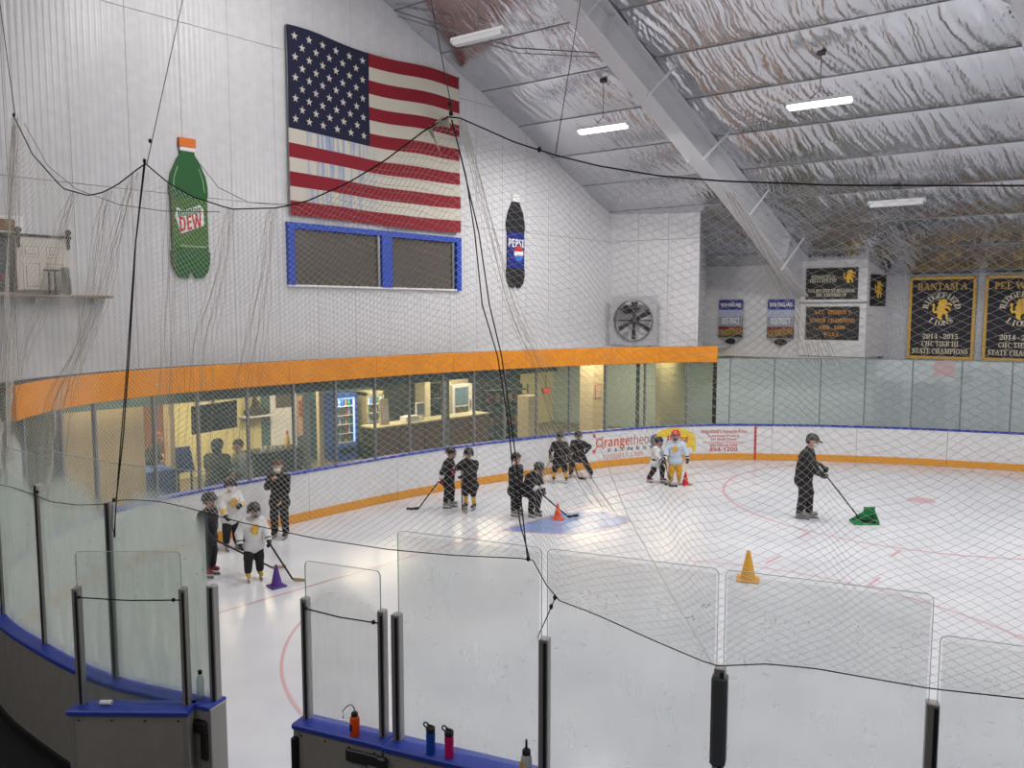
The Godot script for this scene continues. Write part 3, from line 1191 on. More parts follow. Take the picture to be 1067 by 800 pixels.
# orange fascia above the end glass
func make_fascia() -> void:
	var t := thing("fascia", "orange wooden fascia curving along the wall above the end glass", "fascia", Vector3(-14.3, 2.93, -10))
	var s0 := rink.near(-12.15, -3.2)
	var s1 := rink.near(-11.42, -21.3)
	var cuts := [s0]
	var s := rink.near(-13.45, -4.42)
	while s < s1 - 0.6:
		cuts.append(s)
		s += 2.26
	cuts.append(s1)
	for i in cuts.size() - 1:
		var b := MB.new()
		strip(b, rink, [Vector2(0.02, 2.95), Vector2(0.1, 2.93), Vector2(0.11, 2.94), Vector2(0.11, 3.39), Vector2(0.1, 3.4), Vector2(0.02, 3.4)], cuts[i] + 0.003, cuts[i + 1] - 0.003)
		part(t, "fascia_board", b, M.orange, true)
		b = MB.new()
		strip(b, rink, rect(-0.42, 0.015, 3.34, 3.385), cuts[i] + 0.003, cuts[i + 1] - 0.003)
		part(t, "top_ledge", b, M.dark_wall, true)
		for k in 2:
			var f := rink.frame(lerpf(cuts[i], cuts[i + 1], 0.2 + 0.55 * k), 0.112, 3.13)
			b = MB.new()
			b.ball(f.origin, Vector3(0.016, 0.016, 0.008), 6, 4, f.basis)
			part(t, "screw_head", b, M.white, true)

func curve_xf(s: float, off: float, y: float) -> Callable:
	return func(p: Vector3) -> Transform3D:
		var f := rink.frame(s + p.x, off + p.z, y + p.y)
		return f

func lion(sc: float) -> PackedVector2Array:
	var q := PackedVector2Array()
	for p in [[-0.1, -1.0], [0.1, -1.0], [0.14, -0.86], [0.02, -0.82], [0.1, -0.5], [0.3, -0.42], [0.42, -0.75], [0.36, -0.92], [0.6, -0.92], [0.6, -0.7], [0.52, -0.2], [0.3, -0.05], [0.32, 0.12], [0.62, 0.0], [0.7, -0.16], [0.84, -0.04], [0.7, 0.18], [0.36, 0.34], [0.44, 0.44], [0.74, 0.42], [0.84, 0.3], [0.94, 0.46], [0.76, 0.62], [0.46, 0.62], [0.5, 0.76], [0.36, 0.98], [0.1, 1.02], [-0.06, 0.9], [-0.2, 0.98], [-0.22, 0.74], [-0.34, 0.66], [-0.26, 0.4], [-0.4, 0.2], [-0.36, -0.1], [-0.56, -0.2], [-0.62, 0.1], [-0.56, 0.4], [-0.72, 0.62], [-0.86, 0.44], [-0.74, 0.3], [-0.8, -0.1], [-0.66, -0.4], [-0.4, -0.36], [-0.3, -0.55], [-0.34, -0.8]]:
		q.append(Vector2(p[0], p[1]) * sc)
	return q

func adverts(t: Node3D) -> void:
	var sans := font("Droid Sans")
	var bold := font("Droid Sans", 700)
	# the orange fitness advert: a splat with dots for the o
	var s0 := rink.near(-13.33, -17.75)
	var s1 := rink.near(-12.5, -19.75)
	var w := s1 - s0
	var ad := Node3D.new()
	ad.name = "advert"
	t.add_child(ad, true)
	ad.set_meta("label", "orange lettered fitness advert")
	var red_o := mat("ad_orange", c8(206, 92, 52), 0.5)
	var grey := mat("ad_grey", c8(90, 84, 84), 0.5)
	var b := MB.new()
	b.warp = curve_xf(s0, 0.052, 0.0)
	var o := Vector3(0.24, 0.72, 0)
	for i in 28:
		var a := TAU * i / 28
		var c := TAU * (i + 1) / 28
		b.quad(o + Vector3(cos(a), sin(a), 0) * 0.085, o + Vector3(cos(c), sin(c), 0) * 0.085, o + Vector3(cos(c), sin(c), 0) * 0.13, o + Vector3(cos(a), sin(a), 0) * 0.13, Vector3(0, 0, 1))
	for e in [[130, 0.28, 0.055], [232, 0.3, 0.06], [310, 0.2, 0.03], [55, 0.19, 0.028]]:
		var a2 := deg_to_rad(e[0])
		var d := Vector3(cos(a2), sin(a2), 0)
		b.bar(o + d * 0.12, o + d * e[1], 0.028, 0.004, Vector3(0, 0, 1))
		for i in 12:
			var u := TAU * i / 12
			var v := TAU * (i + 1) / 12
			b.flat(o + d * e[1], o + d * e[1] + Vector3(cos(u), sin(u), 0.002) * e[2], o + d * e[1] + Vector3(cos(v), sin(v), 0.002) * e[2], Vector3(0, 0, 1))
	text(b, "range", bold, 0.27, Transform3D(Basis.IDENTITY, Vector3(0.84, 0.715, 0)), 0.86)
	part(ad, "lettering", b, red_o, true)
	b = MB.new()
	b.warp = curve_xf(s0, 0.052, 0.0)
	text(b, "theory", sans, 0.27, Transform3D(Basis.IDENTITY, Vector3(1.76, 0.715, 0)), 0.96)
	part(ad, "lettering", b, mat("ad_rust", c8(176, 110, 84), 0.5), true)
	b = MB.new()
	b.warp = curve_xf(s0, 0.052, 0.0)
	text(b, "F I T N E S S", bold, 0.1, Transform3D(Basis.IDENTITY, Vector3(1.3, 0.475, 0)), 1.55)
	part(ad, "lettering", b, grey, true)
	b = MB.new()
	b.warp = curve_xf(s0, 0.052, 0.0)
	text(b, "(203)617-1701", sans, 0.12, Transform3D(Basis.IDENTITY, Vector3(1.05, 0.3, 0)), 1.3)
	part(ad, "lettering", b, red_o, true)
	# the pizza advert: a yellow emblem with red script, and lines of red lettering
	var s2 := rink.near(-12.2, -20.25)
	ad = Node3D.new()
	ad.name = "advert"
	t.add_child(ad, true)
	ad.set_meta("label", "pizza advert with yellow emblem")
	b = MB.new()
	b.warp = curve_xf(s2, 0.052, 0.62)
	var arc := PackedVector2Array()
	for i in 17:
		var a3 := lerpf(2.75, -0.25, i / 16.0)
		arc.append(Vector2(cos(a3) * 0.72, sin(a3) * 0.40 - 0.02 + 0.02 * (i % 2)))
	for e in [[0.74, -0.2], [0.66, -0.42], [0.6, -0.24], [0.5, -0.2], [0.42, -0.42], [0.24, -0.5], [0.36, -0.36], [0.44, -0.12], [0.34, 0.04], [0.0, 0.14], [-0.34, 0.12]]:
		arc.append(Vector2(e[0], e[1]))
	b.prism(arc, 0.003)
	part(ad, "emblem", b, mat("ad_yellow", c8(232, 200, 60), 0.5), true)
	b = MB.new()
	b.warp = curve_xf(s2, 0.052, 0.62)
	var blob := PackedVector2Array()
	for i in 14:
		blob.append(Vector2(-0.62 + cos(TAU * i / 14) * 0.16 * (1.0 + 0.12 * (i % 2)), 0.03 + sin(TAU * i / 14) * 0.2))
	b.prism(blob, 0.005)
	part(ad, "emblem_head", b, mat("ad_slate", c8(96, 104, 116), 0.5), true)
	b = MB.new()
	b.warp = curve_xf(s2, 0.06, 0.0)
	text(b, "Pizza", font("Droid Serif", 700), 0.2, Transform3D(Basis.IDENTITY, Vector3(0.12, 0.66, 0)), 0.72, 0.004, 0.25)
	part(ad, "lettering", b, mat("ad_red", c8(186, 60, 50), 0.5), true)
	var s3 := rink.near(-11.7, -20.97)
	var wid := rink.near(-10.72, -21.97) - s3
	b = MB.new()
	b.warp = curve_xf(s3 + wid * 0.5, 0.052, 0.0)
	for e in [["Ridgefield's Favorite Pizza", 0.855, 0.1, 0.98], ["In the center of town @", 0.725, 0.065, 0.66], ["911 Main Street", 0.625, 0.075, 0.56], ["Dine in or take out  open seven days", 0.535, 0.04, 0.9], ["BEST PIZZA IN TOWN", 0.44, 0.085, 0.58], ["894-1200", 0.315, 0.12, 0.6]]:
		text(b, e[0], bold, e[2], Transform3D(Basis.IDENTITY, Vector3(0, e[1], 0)), wid * e[3])
	part(ad, "lettering", b, M.ad_red, true)

# one glass pane with rounded top corners, standing on a straight line between two plan points
func flat_pane(t: Node3D, a: Vector2, c: Vector2, y0: float, y1: float, m: Material) -> void:
	var d := (c - a)
	var w := d.length()
	var poly := PackedVector2Array([Vector2(0, y0), Vector2(w, y0)])
	for k in 5:
		var an := PI / 2 * k / 4.0
		poly.append(Vector2(w - 0.04 + cos(an) * 0.04, y1 - 0.04 + sin(an) * 0.04))
	for k in 5:
		var an2 := PI / 2 + PI / 2 * k / 4.0
		poly.append(Vector2(0.04 + cos(an2) * 0.04, y1 - 0.04 + sin(an2) * 0.04))
	var x := Vector3(d.x, 0, d.y).normalized()
	var xf := Transform3D(Basis(x, Vector3.UP, x.cross(Vector3.UP)), Vector3(a.x, 0, a.y))
	var b := MB.new()
	b.prism(poly, 0.012, xf)
	var pane := part(t, "pane", b, M.glass, true)
	b = MB.new()
	for i in range(1, poly.size()):
		var p := poly[i]
		var q := poly[(i + 1) % poly.size()]
		b.bar(xf * Vector3(p.x, p.y, 0.007), xf * Vector3(q.x, q.y, 0.007), 0.0025, 0.012, xf.basis.z)
	part(pane, "pane_edge", b, M.glass_edge, true)
	b = MB.new()
	b.sheet(1, 1, func(u, v): return xf * Vector3(lerpf(0.015, w - 0.015, u), lerpf(y1 - 0.03, y0 + 0.01, v), 0.016), xf.basis.z)
	part(pane, "scuff_film", b, m, true)

func stand_post(t: Node3D, s: float, top: float, pad := false) -> void:
	var f := stand.frame(s, 0.0, 0.0)
	var b := MB.new()
	b.box(f.origin + Vector3.UP * (1.05 + top) * 0.5, Vector3(0.07, top - 1.05, 0.08), 0.006, f.basis)
	part(t, "post", b, M.alu_dark, true)
	b = MB.new()
	b.box(f.origin + f.basis * Vector3(-0.016, 0, -0.043) + Vector3.UP * (1.06 + top) * 0.5, Vector3(0.022, top - 1.1, 0.012), 0.0, f.basis)
	part(t, "post_groove", b, M.black, true)
	if pad:
		b = MB.new()
		b.box(f.origin + Vector3.UP * 1.72, Vector3(0.1, 0.62, 0.12), 0.02, f.basis)
		part(t, "post_pad", b, M.pad, true, "black rubber pad")

func make_near_boards() -> void:
	var L := stand.length()
	# distances from the gate, measured along the boards
	var at := func(d: float) -> float: return L - d
	var gate_w := 0.83
	var t := thing("rink_boards", "boards with blue cap in front of the stand, right of the gate, carrying tall panes", "rink boards", Vector3(-4.7, 0, -3.76))
	var cuts := [gate_w + 0.01, 2.3, 4.7, 7.1, 9.5, 11.9, 14.3, 16.7, 19.1, 21.5]
	for i in cuts.size() - 1:
		var a: float = at.call(cuts[i + 1] - 0.004)
		var c: float = at.call(cuts[i] + 0.004)
		var b := MB.new()
		strip(b, stand, rect(-0.02, 0.05, 0.0, 1.03), a, c, 3.0)
		part(t, "panel", b, M.board, true)
		b = MB.new()
		strip(b, stand, rect(-0.12, -0.07, 0.0, 1.03), a, c, 3.0)
		part(t, "back_panel", b, M.board_back, true)
		b = MB.new()
		strip(b, stand, rect(0.045, 0.062, 0.01, 0.2), a, c, 3.0)
		part(t, "kick_plate", b, M.kick, true)
		b = MB.new()
		strip(b, stand, [Vector2(-0.15, 1.03), Vector2(0.07, 1.03), Vector2(0.07, 1.06), Vector2(0.06, 1.07), Vector2(-0.14, 1.07), Vector2(-0.15, 1.06)], a - 0.003, c + 0.003, 3.0)
		part(t, "cap_rail", b, M.cap, true)
		for k in 6:
			var f := stand.frame(lerpf(a, c, (k + 0.5) / 6.0), -0.121, 0.97)
			b = MB.new()
			b.ball(f.origin, Vector3(0.01, 0.01, 0.005), 6, 4, f.basis)
			part(t, "screw_head", b, M.alu, true)
	var ps := [0.905, 2.12, 3.345, 4.585, 5.8, 7.0, 8.2]
	for i in ps.size():
		stand_post(t, at.call(ps[i]), 2.08, i == 2)
	for i in ps.size() - 1:
		flat_pane(t, stand.at(at.call(ps[i] + 0.022)), stand.at(at.call(ps[i + 1] - 0.022)), 1.07, 2.74 if i < 3 else 2.5, M.film_near)
	# the closed gate leaf
	var g := thing("rink_gate", "closed gate leaf with rounded pane and blue cap, orange bottle on it", "gate", Vector3(-5.53, 0, -3.45))
	gate_leaf(g, stand, at.call(gate_w - 0.005), at.call(0.0), M.film_gate)
	var b2 := MB.new()
	var f2 := stand.frame(at.call(gate_w), -0.13, 0.9)
	b2.box(f2.origin + f2.basis * Vector3(0.17, 0.03, -0.01), Vector3(0.3, 0.1, 0.03), 0.008, f2.basis)
	b2.box(f2.origin + f2.basis * Vector3(-0.02, -0.06, -0.03), Vector3(0.08, 0.3, 0.05), 0.012, f2.basis)
	b2.box(f2.origin + f2.basis * Vector3(0.06, -0.02, -0.03), Vector3(0.1, 0.05, 0.05), 0.012, f2.basis)
	part(g, "latch", b2, M.dark_steel, true)
	b2 = MB.new()
	f2 = stand.frame(at.call(0.02), -0.14, 0.72)
	b2.box(f2.origin + f2.basis * Vector3(0.0, 0.1, 0), Vector3(0.05, 0.3, 0.06), 0.01, f2.basis)
	part(g, "hinge", b2, M.black, true)
	# the open leaf, swung back towards the stand
	var h := thing("rink_gate", "open gate leaf swung out, its pane overlapping the left boards, white tape roll on it", "gate", Vector3(-6.42, 0, -2.93))
	var hr := Run.new([Vector2(-6.4, -2.93), Vector2(-7.15, -2.26)], false)
	gate_leaf(h, hr, 0.0, hr.length(), M.film_end)

func gate_leaf(g: Node3D, r: Run, a: float, c: float, m: Material) -> void:
	var b := MB.new()
	strip(b, r, rect(-0.12, 0.05, 0.06, 1.03), a, c, 3.0)
	part(g, "panel", b, M.board_back, true)
	b = MB.new()
	strip(b, r, [Vector2(-0.14, 1.03), Vector2(0.07, 1.03), Vector2(0.07, 1.06), Vector2(0.06, 1.07), Vector2(-0.13, 1.07), Vector2(-0.14, 1.06)], a - 0.01, c + 0.01, 3.0)
	part(g, "cap_rail", b, M.cap, true)
	for e in [a + 0.02, c - 0.02]:
		b = MB.new()
		var f := r.frame(e, -0.035, 0.54)
		b.box(f.origin, Vector3(0.05, 0.97, 0.185), 0.004, f.basis)
		part(g, "end_plate", b, M.alu_dark, true)
	for e in [a + 0.05, c - 0.05]:
		b = MB.new()
		var f2 := r.frame(e, 0.0, 0.0)
		b.box(f2.origin + Vector3.UP * 1.57, Vector3(0.055, 1.04, 0.075), 0.006, f2.basis)
		part(g, "post", b, M.alu_dark, true)
		b = MB.new()
		b.box(f2.origin + f2.basis * Vector3(-0.012, 0, -0.04) + Vector3.UP * 1.57, Vector3(0.018, 0.98, 0.012), 0.0, f2.basis)
		part(g, "post_groove", b, M.black, true)
	for k in 4:
		b = MB.new()
		var f3 := r.frame(lerpf(a, c, 0.08 + 0.28 * k), -0.122, 0.98)
		b.ball(f3.origin, Vector3(0.01, 0.01, 0.005), 6, 4, f3.basis)
		part(g, "screw_head", b, M.black, true)
	var p0 := r.at(c - 0.06)
	var p1 := r.at(a + 0.06)
	flat_pane(g, p0, p1, 1.07, 2.4, m)
	var n := r.normal((a + c) * 0.5) * -0.05
	b = MB.new()
	var q0 := Vector3(p0.x + n.x, 2.02, p0.y + n.y)
	var q1 := Vector3(p1.x + n.x, 2.0, p1.y + n.y)
	b.tube([q0, q0.lerp(q1, 0.5) + Vector3(0, -0.015, 0), q1], 0.006, 5)
	b.ball(q1.lerp(q0, 0.06), Vector3.ONE * 0.018, 6, 4)
	b.ball(q0.lerp(q1, 0.04), Vector3.ONE * 0.016, 6, 4)
	part(g, "tie_cord", b, M.rope, true)

# ---------------------------------------------------------------- the safety net
# the net hangs a hand's breadth on the stand's side of the glass
func fore(p: Vector3) -> Vector3:
	return p + (Vector3(0, 4.4, 0) - p).normalized() * 0.12

func make_net() -> void:
	# plan x, z, top height, bottom height
	var k := [[-11.4, -2.82, 2.9, 2.49], [-10.15, -2.5, 3.69, 2.51], [-9.85, -2.46, 4.35, 2.54], [-9.35, -2.47, 5.46, 2.58], [-8.8, -2.51, 6.28, 2.58], [-8.4, -2.54, 5.86, 2.57], [-7.93, -2.63, 5.51, 2.6], [-7.49, -2.69, 5.41, 2.67], [-7.29, -2.75, 5.43, 2.73], [-7.13, -2.81, 5.49, 2.75], [-6.86, -2.92, 5.64, 2.76], [-6.63, -3.01, 5.46, 2.74], [-6.40, -3.10, 5.34, 2.71], [-6.04, -3.24, 5.22, 2.66], [-5.62, -3.41, 5.21, 2.62], [-5.36, -3.51, 5.25, 2.60], [-5.04, -3.64, 5.36, 2.59], [-4.75, -3.76, 5.5, 2.58], [-4.44, -3.88, 5.69, 2.59], [-4.22, -3.96, 5.79, 2.6], [-3.75, -4.13, 5.55, 2.64], [-3.64, -4.17, 5.51, 2.65], [-3.49, -4.23, 5.45, 2.38], [-3.21, -4.34, 5.36, 2.31], [-2.83, -4.48, 5.27, 2.19], [-2.44, -4.62, 5.21, 2.08], [-2.13, -4.74, 5.18, 2.15], [-1.86, -4.84, 5.15, 2.17], [-1.26, -5.06, 5.11, 2.16], [-0.8, -5.23, 5.08, 2.19], [-0.25, -5.45, 5.06, 2.22], [0.6, -5.78, 5.05, 2.2]]
	var len := [0.0]
	for i in range(1, k.size()):
		len.append(len[i - 1] + Vector2(k[i][0], k[i][1]).distance_to(Vector2(k[i - 1][0], k[i - 1][1])))
	var total: float = len[-1]
	var look := func(d: float) -> Array:
		d = clampf(d, 0.0, total)
		var i := 0
		while i < len.size() - 2 and len[i + 1] < d:
			i += 1
		var u: float = (d - len[i]) / (len[i + 1] - len[i])
		var r := []
		for e in 4:
			r.append(lerpf(k[i][e], k[i + 1][e], u))
		return r
	var point := func(d: float, v: float) -> Vector3:
		var r: Array = look.call(d)
		var p := Vector3(r[0], lerpf(r[3], r[2], v), r[1])
		return fore(p)
	var t := thing("safety_net", "large spectator safety net of pale diamond mesh hung above the near glass", "net", Vector3(-4.2, 2.1, -3.96))
	# columns get wider towards the right
	var cols := [0.0]
	var d0 := 0.0
	while d0 < total:
		d0 += lerpf(0.018, 0.043, smoothstep(2.5, 8.5, d0))
		cols.append(d0)
	var rows := 116
	var fn := FastNoiseLite.new()
	fn.seed = 12
	fn.frequency = 0.35
	var V := []
	for i in cols.size():
		var line := PackedVector3Array()
		var d: float = cols[i]
		for j in rows + 1:
			var v := float(j) / rows
			var inner := sin(v * PI)
			var left := 1.0 - smoothstep(2.0, 6.5, d)
			# folds: the mesh bunches along slanting streaks
			var ph := d * 5.2 - v * 2.6 + fn.get_noise_2d(d * 0.8, v * 2.0) * 3.0
			var dd := d + left * 0.15 * sin(ph) * (0.25 + 0.75 * (1.0 - v)) + fn.get_noise_2d(d * 1.6 + 40.0, v * 5.0) * 0.07 * inner
			# two bunched seams to the right of the hanging ropes
			for e in [[8.25, 9.4, 0.08], [9.45, 10.3, 0.07], [11.55, 11.7, 0.05]]:
				var c: float = lerpf(e[1], e[0], v)
				var x := (d - c) / 0.35
				dd -= x * exp(-x * x) * e[2] * 2.6 * (0.4 + 0.6 * inner)
			var p: Vector3 = point.call(dd, v)
			p.y += fn.get_noise_2d(d * 2.2, v * 4.0 + 90.0) * 0.09 * inner
			var bulge := left * 0.09 * cos(ph) + fn.get_noise_2d(d + 7.0, v * 3.0) * 0.1
			p += Vector3(0.35, 0, 0.93) * bulge * inner
			line.append(p)
		V.append(line)
	var b := MB.new()
	var r := 0.00125
	for i in cols.size() - 1:
		for j in rows + 1:
			if (i + j) % 2 == 1:
				continue
			for e in [-1, 1]:
				var j2: int = j + e
				if j2 < 0 or j2 > rows:
					continue
				var a: Vector3 = V[i][j]
				var c: Vector3 = V[i + 1][j2]
				var z := (c - a).normalized()
				var x := z.cross(Vector3(0.37, 0, 0.93)).normalized()
				var y := z.cross(x)
				var m := [x, (y * 0.866 - x * 0.5), (-y * 0.866 - x * 0.5)]
				for q in 3:
					var n0: Vector3 = m[q]
					var n1: Vector3 = m[(q + 1) % 3]
					b.tri(a + n0 * r, c + n0 * r, c + n1 * r, n0, n0, n1)
					b.tri(a + n0 * r, c + n1 * r, a + n1 * r, n0, n1, n1)
	var mesh := part(t, "mesh", b, M.twine, true)
	mesh.set_meta("kind", "stuff")
	# bunched folds where the slack mesh gathers
	b = MB.new()
	for way in [[[2.64, 1.0], [2.35, 0.8], [1.8, 0.45], [1.42, 0.2], [1.3, 0.05]], [[2.66, 0.98], [2.5, 0.7], [2.1, 0.4], [1.9, 0.1]], [[3.7, 1.0], [3.5, 0.9], [3.3, 0.75], [2.85, 0.5], [2.2, 0.28], [2.0, 0.1]], [[4.2, 1.0], [4.08, 0.9], [3.95, 0.75], [3.62, 0.5], [3.15, 0.3], [2.9, 0.1]], [[4.5, 1.0], [4.28, 0.85], [4.0, 0.65], [3.45, 0.4], [3.2, 0.15]], [[4.9, 1.0], [4.86, 0.75], [4.8, 0.5], [4.76, 0.3], [4.7, 0.05]], [[5.5, 1.0], [5.42, 0.86], [5.3, 0.7], [5.16, 0.55], [5.12, 0.35], [5.05, 0.1]], [[5.9, 1.0], [5.82, 0.82], [5.72, 0.65], [5.58, 0.42], [5.5, 0.2]], [[7.55, 1.0], [7.75, 0.8], [7.95, 0.6], [8.25, 0.42], [8.4, 0.33], [8.62, 0.25]], [[9.4, 0.98], [9.62, 0.86], [9.86, 0.74], [9.98, 0.64]], [[10.97, 0.97], [11.03, 0.88], [11.06, 0.8], [11.2, 0.6]]]:
		for q in 9:
			var pts2 := []
			for i in 25:
				var u: float = i / 24.0 * (way.size() - 1)
				var i1 := mini(int(u), way.size() - 2)
				var fd: float = cubic_interpolate(way[i1][0], way[i1 + 1][0], way[maxi(i1 - 1, 0)][0], way[mini(i1 + 2, way.size() - 1)][0], u - i1)
				var fv: float = cubic_interpolate(way[i1][1], way[i1 + 1][1], way[maxi(i1 - 1, 0)][1], way[mini(i1 + 2, way.size() - 1)][1], u - i1)
				var spread: float = 0.012 + (0.07 if way[0][0] < 7.0 else 0.035) * i / 24.0
				pts2.append(point.call(fd + (q - 4) * 0.25 * spread * 2.0 + 0.005 * sin(i * 0.9 + q * 2.3), fv) + Vector3(0.35, 0, 0.93) * 0.03 * sin(q * 1.7 + i * 0.3))
			b.tube(pts2, 0.0013, 3, false)
	part(t, "bunched_folds", b, mat("twine_brown", c8(168, 156, 138), 0.85), true).set_meta("kind", "stuff")
	# ropes: the swagged top line and the bottom line
	for v in [1.0, 0.0]:
		b = MB.new()
		var pts := []
		var i0 := 4 if v > 0.5 else 0
		var dd2: float = len[i0]
		while dd2 <= total:
			pts.append(point.call(dd2, v) + Vector3(0.01, 0, 0.02))
			dd2 += 0.1
		b.tube(pts, 0.0055 if v > 0.5 else 0.004, 6)
		part(t, "top_rope" if v > 0.5 else "bottom_rope", b, M.rope, true)
	# slanting seam cord towards the padded post
	b = MB.new()
	b.tube([point.call(8.55, 0.42) + Vector3(0, 0, 0.03), point.call(8.8, 0.26) + Vector3(0, 0, 0.04), point.call(9.1, 0.12) + Vector3(0, 0, 0.03), point.call(9.38, 0.0) + Vector3(0, 0, 0.02)], 0.0022, 5)
	part(t, "seam_cord", b, M.twine, true)
	# the two black ropes that fall from the knot near the flag to the foot of the net
	for e in [[0.0, 0.0], [0.05, 0.6]]:
		b = MB.new()
		var ps := []
		var way := [[-4.2, 5.75, -3.94], [-4.1, 5.35, -3.97], [-4.02, 4.95, -3.99], [-3.95, 4.45, -4.0], [-3.86, 4.1, -4.04], [-3.8, 3.65, -4.08], [-3.74, 3.2, -4.1], [-3.70, 2.9, -4.12], [-3.66, 2.64, -4.16]]
		for i in way.size():
			ps.append(fore(Vector3(way[i][0], way[i][1], way[i][2])) + Vector3(sin(i * 1.7 + e[1] * 5.0) * 0.012 + e[0] * sin(i * 0.4), 0, 0.012))
		b.tube(ps, 0.0045, 6)
		part(t, "hanging_rope", b, M.rope, true)
	b = MB.new()
	b.tube([fore(Vector3(-6.86, 5.66, -2.9)), fore(Vector3(-6.98, 5.0, -2.85)), fore(Vector3(-7.1, 4.0, -2.8)), fore(Vector3(-7.2, 3.3, -2.76)), fore(Vector3(-7.32, 2.72, -2.72))], 0.006, 6)
	b.tube([fore(Vector3(-6.84, 5.66, -2.9)), fore(Vector3(-6.99, 4.9, -2.84)), fore(Vector3(-7.14, 3.8, -2.78)), fore(Vector3(-7.26, 3.0, -2.73)), fore(Vector3(-7.3, 2.4, -2.68))], 0.005, 6)
	part(t, "hanging_rope", b, M.rope, true)
	# lines that carry the top rope from the roof
	for e in [[Vector3(-6.86, 5.64, -2.92), Vector3(-7.6, 9.6, -4.2)], [Vector3(-8.8, 6.28, -2.51), Vector3(-9.6, 8.3, -2.6)], [Vector3(-4.22, 5.79, -3.96), Vector3(-5.4, 7.9, -4.6)], [Vector3(-3.5, 5.46, -4.23), Vector3(-4.6, 7.6, -6.0)]]:
		b = MB.new()
		b.tube([fore(e[0]), e[1], e[1] + (e[1] - e[0]) * 0.9], 0.0035, 5)
		part(t, "support_line", b, M.rope, true)
	# thinner second line that sags behind the swagged rope
	b = MB.new()
	b.tube([fore(Vector3(-8.72, 6.2, -2.56)), fore(Vector3(-8.25, 5.75, -2.6)), fore(Vector3(-7.8, 5.5, -2.68)), fore(Vector3(-7.2, 5.32, -2.82)), fore(Vector3(-6.7, 5.24, -2.98)), fore(Vector3(-6.1, 5.2, -3.16))], 0.0025, 5)
	b.tube([Vector3(-6.3, 5.6, -3.1), Vector3(-6.15, 5.4, -3.18), Vector3(-5.9, 5.27, -3.3), Vector3(-5.4, 5.22, -3.5)], 0.0025, 5)
	part(t, "support_line", b, M.rope, true)
	# knots, clips and the two beige straps at the knot by the flag
	b = MB.new()
	for p in [Vector3(-4.22, 5.8, -3.94), Vector3(-4.27, 5.88, -3.98), Vector3(-6.86, 5.66, -2.9), Vector3(-6.9, 5.84, -2.97), Vector3(-8.8, 6.28, -2.5), Vector3(-3.65, 2.65, -4.13), Vector3(-3.485, 2.38, -4.23), Vector3(-3.51, 2.31, -4.22), Vector3(-7.32, 2.73, -2.7), Vector3(-8.72, 2.62, -2.5), Vector3(-3.6, 5.5, -4.18)]:
		b.ball(fore(p), Vector3(0.014, 0.02, 0.014), 8, 6)
	part(t, "knot", b, M.rope, true)
	for e in [[Vector3(-4.27, 5.71, -3.84), Vector3(-4.16, 5.72, -3.87)], [Vector3(-4.3, 5.69, -3.82), Vector3(-4.23, 5.54, -3.84)]]:
		b = MB.new()
		b.sheet(6, 4, func(u, v): return e[0].lerp(e[1], u) + Vector3(0.02 * sin(u * 4.0), lerpf(0.03, -0.03, v) * (0.7 + 0.5 * u), 0.03 * sin(u * 3.0 + v)), Vector3(0.4, 0, 0.9))
		part(t, "strap", b, mat("strap_grey", c8(196, 190, 174), 0.8), true)
	b = MB.new()
	b.tube([fore(Vector3(-3.49, 2.36, -4.23)), Vector3(-3.5, 2.24, -4.15), Vector3(-3.6, 2.1, -4.2), Vector3(-3.62, 2.05, -4.2)], 0.004, 5)
	b.tube([Vector3(-7.3, 2.7, -2.68), Vector3(-7.27, 2.5, -2.66), Vector3(-7.22, 2.42, -2.66), Vector3(-7.2, 2.56, -2.66)], 0.004, 5)
	part(t, "loose_cord", b, M.rope, true)

# ---------------------------------------------------------------- bottles on the near boards
# thin plastic that lets some light through
func see_through(m: StandardMaterial3D) -> StandardMaterial3D:
	m.backlight_enabled = true
	m.backlight = m.albedo_color
	return m

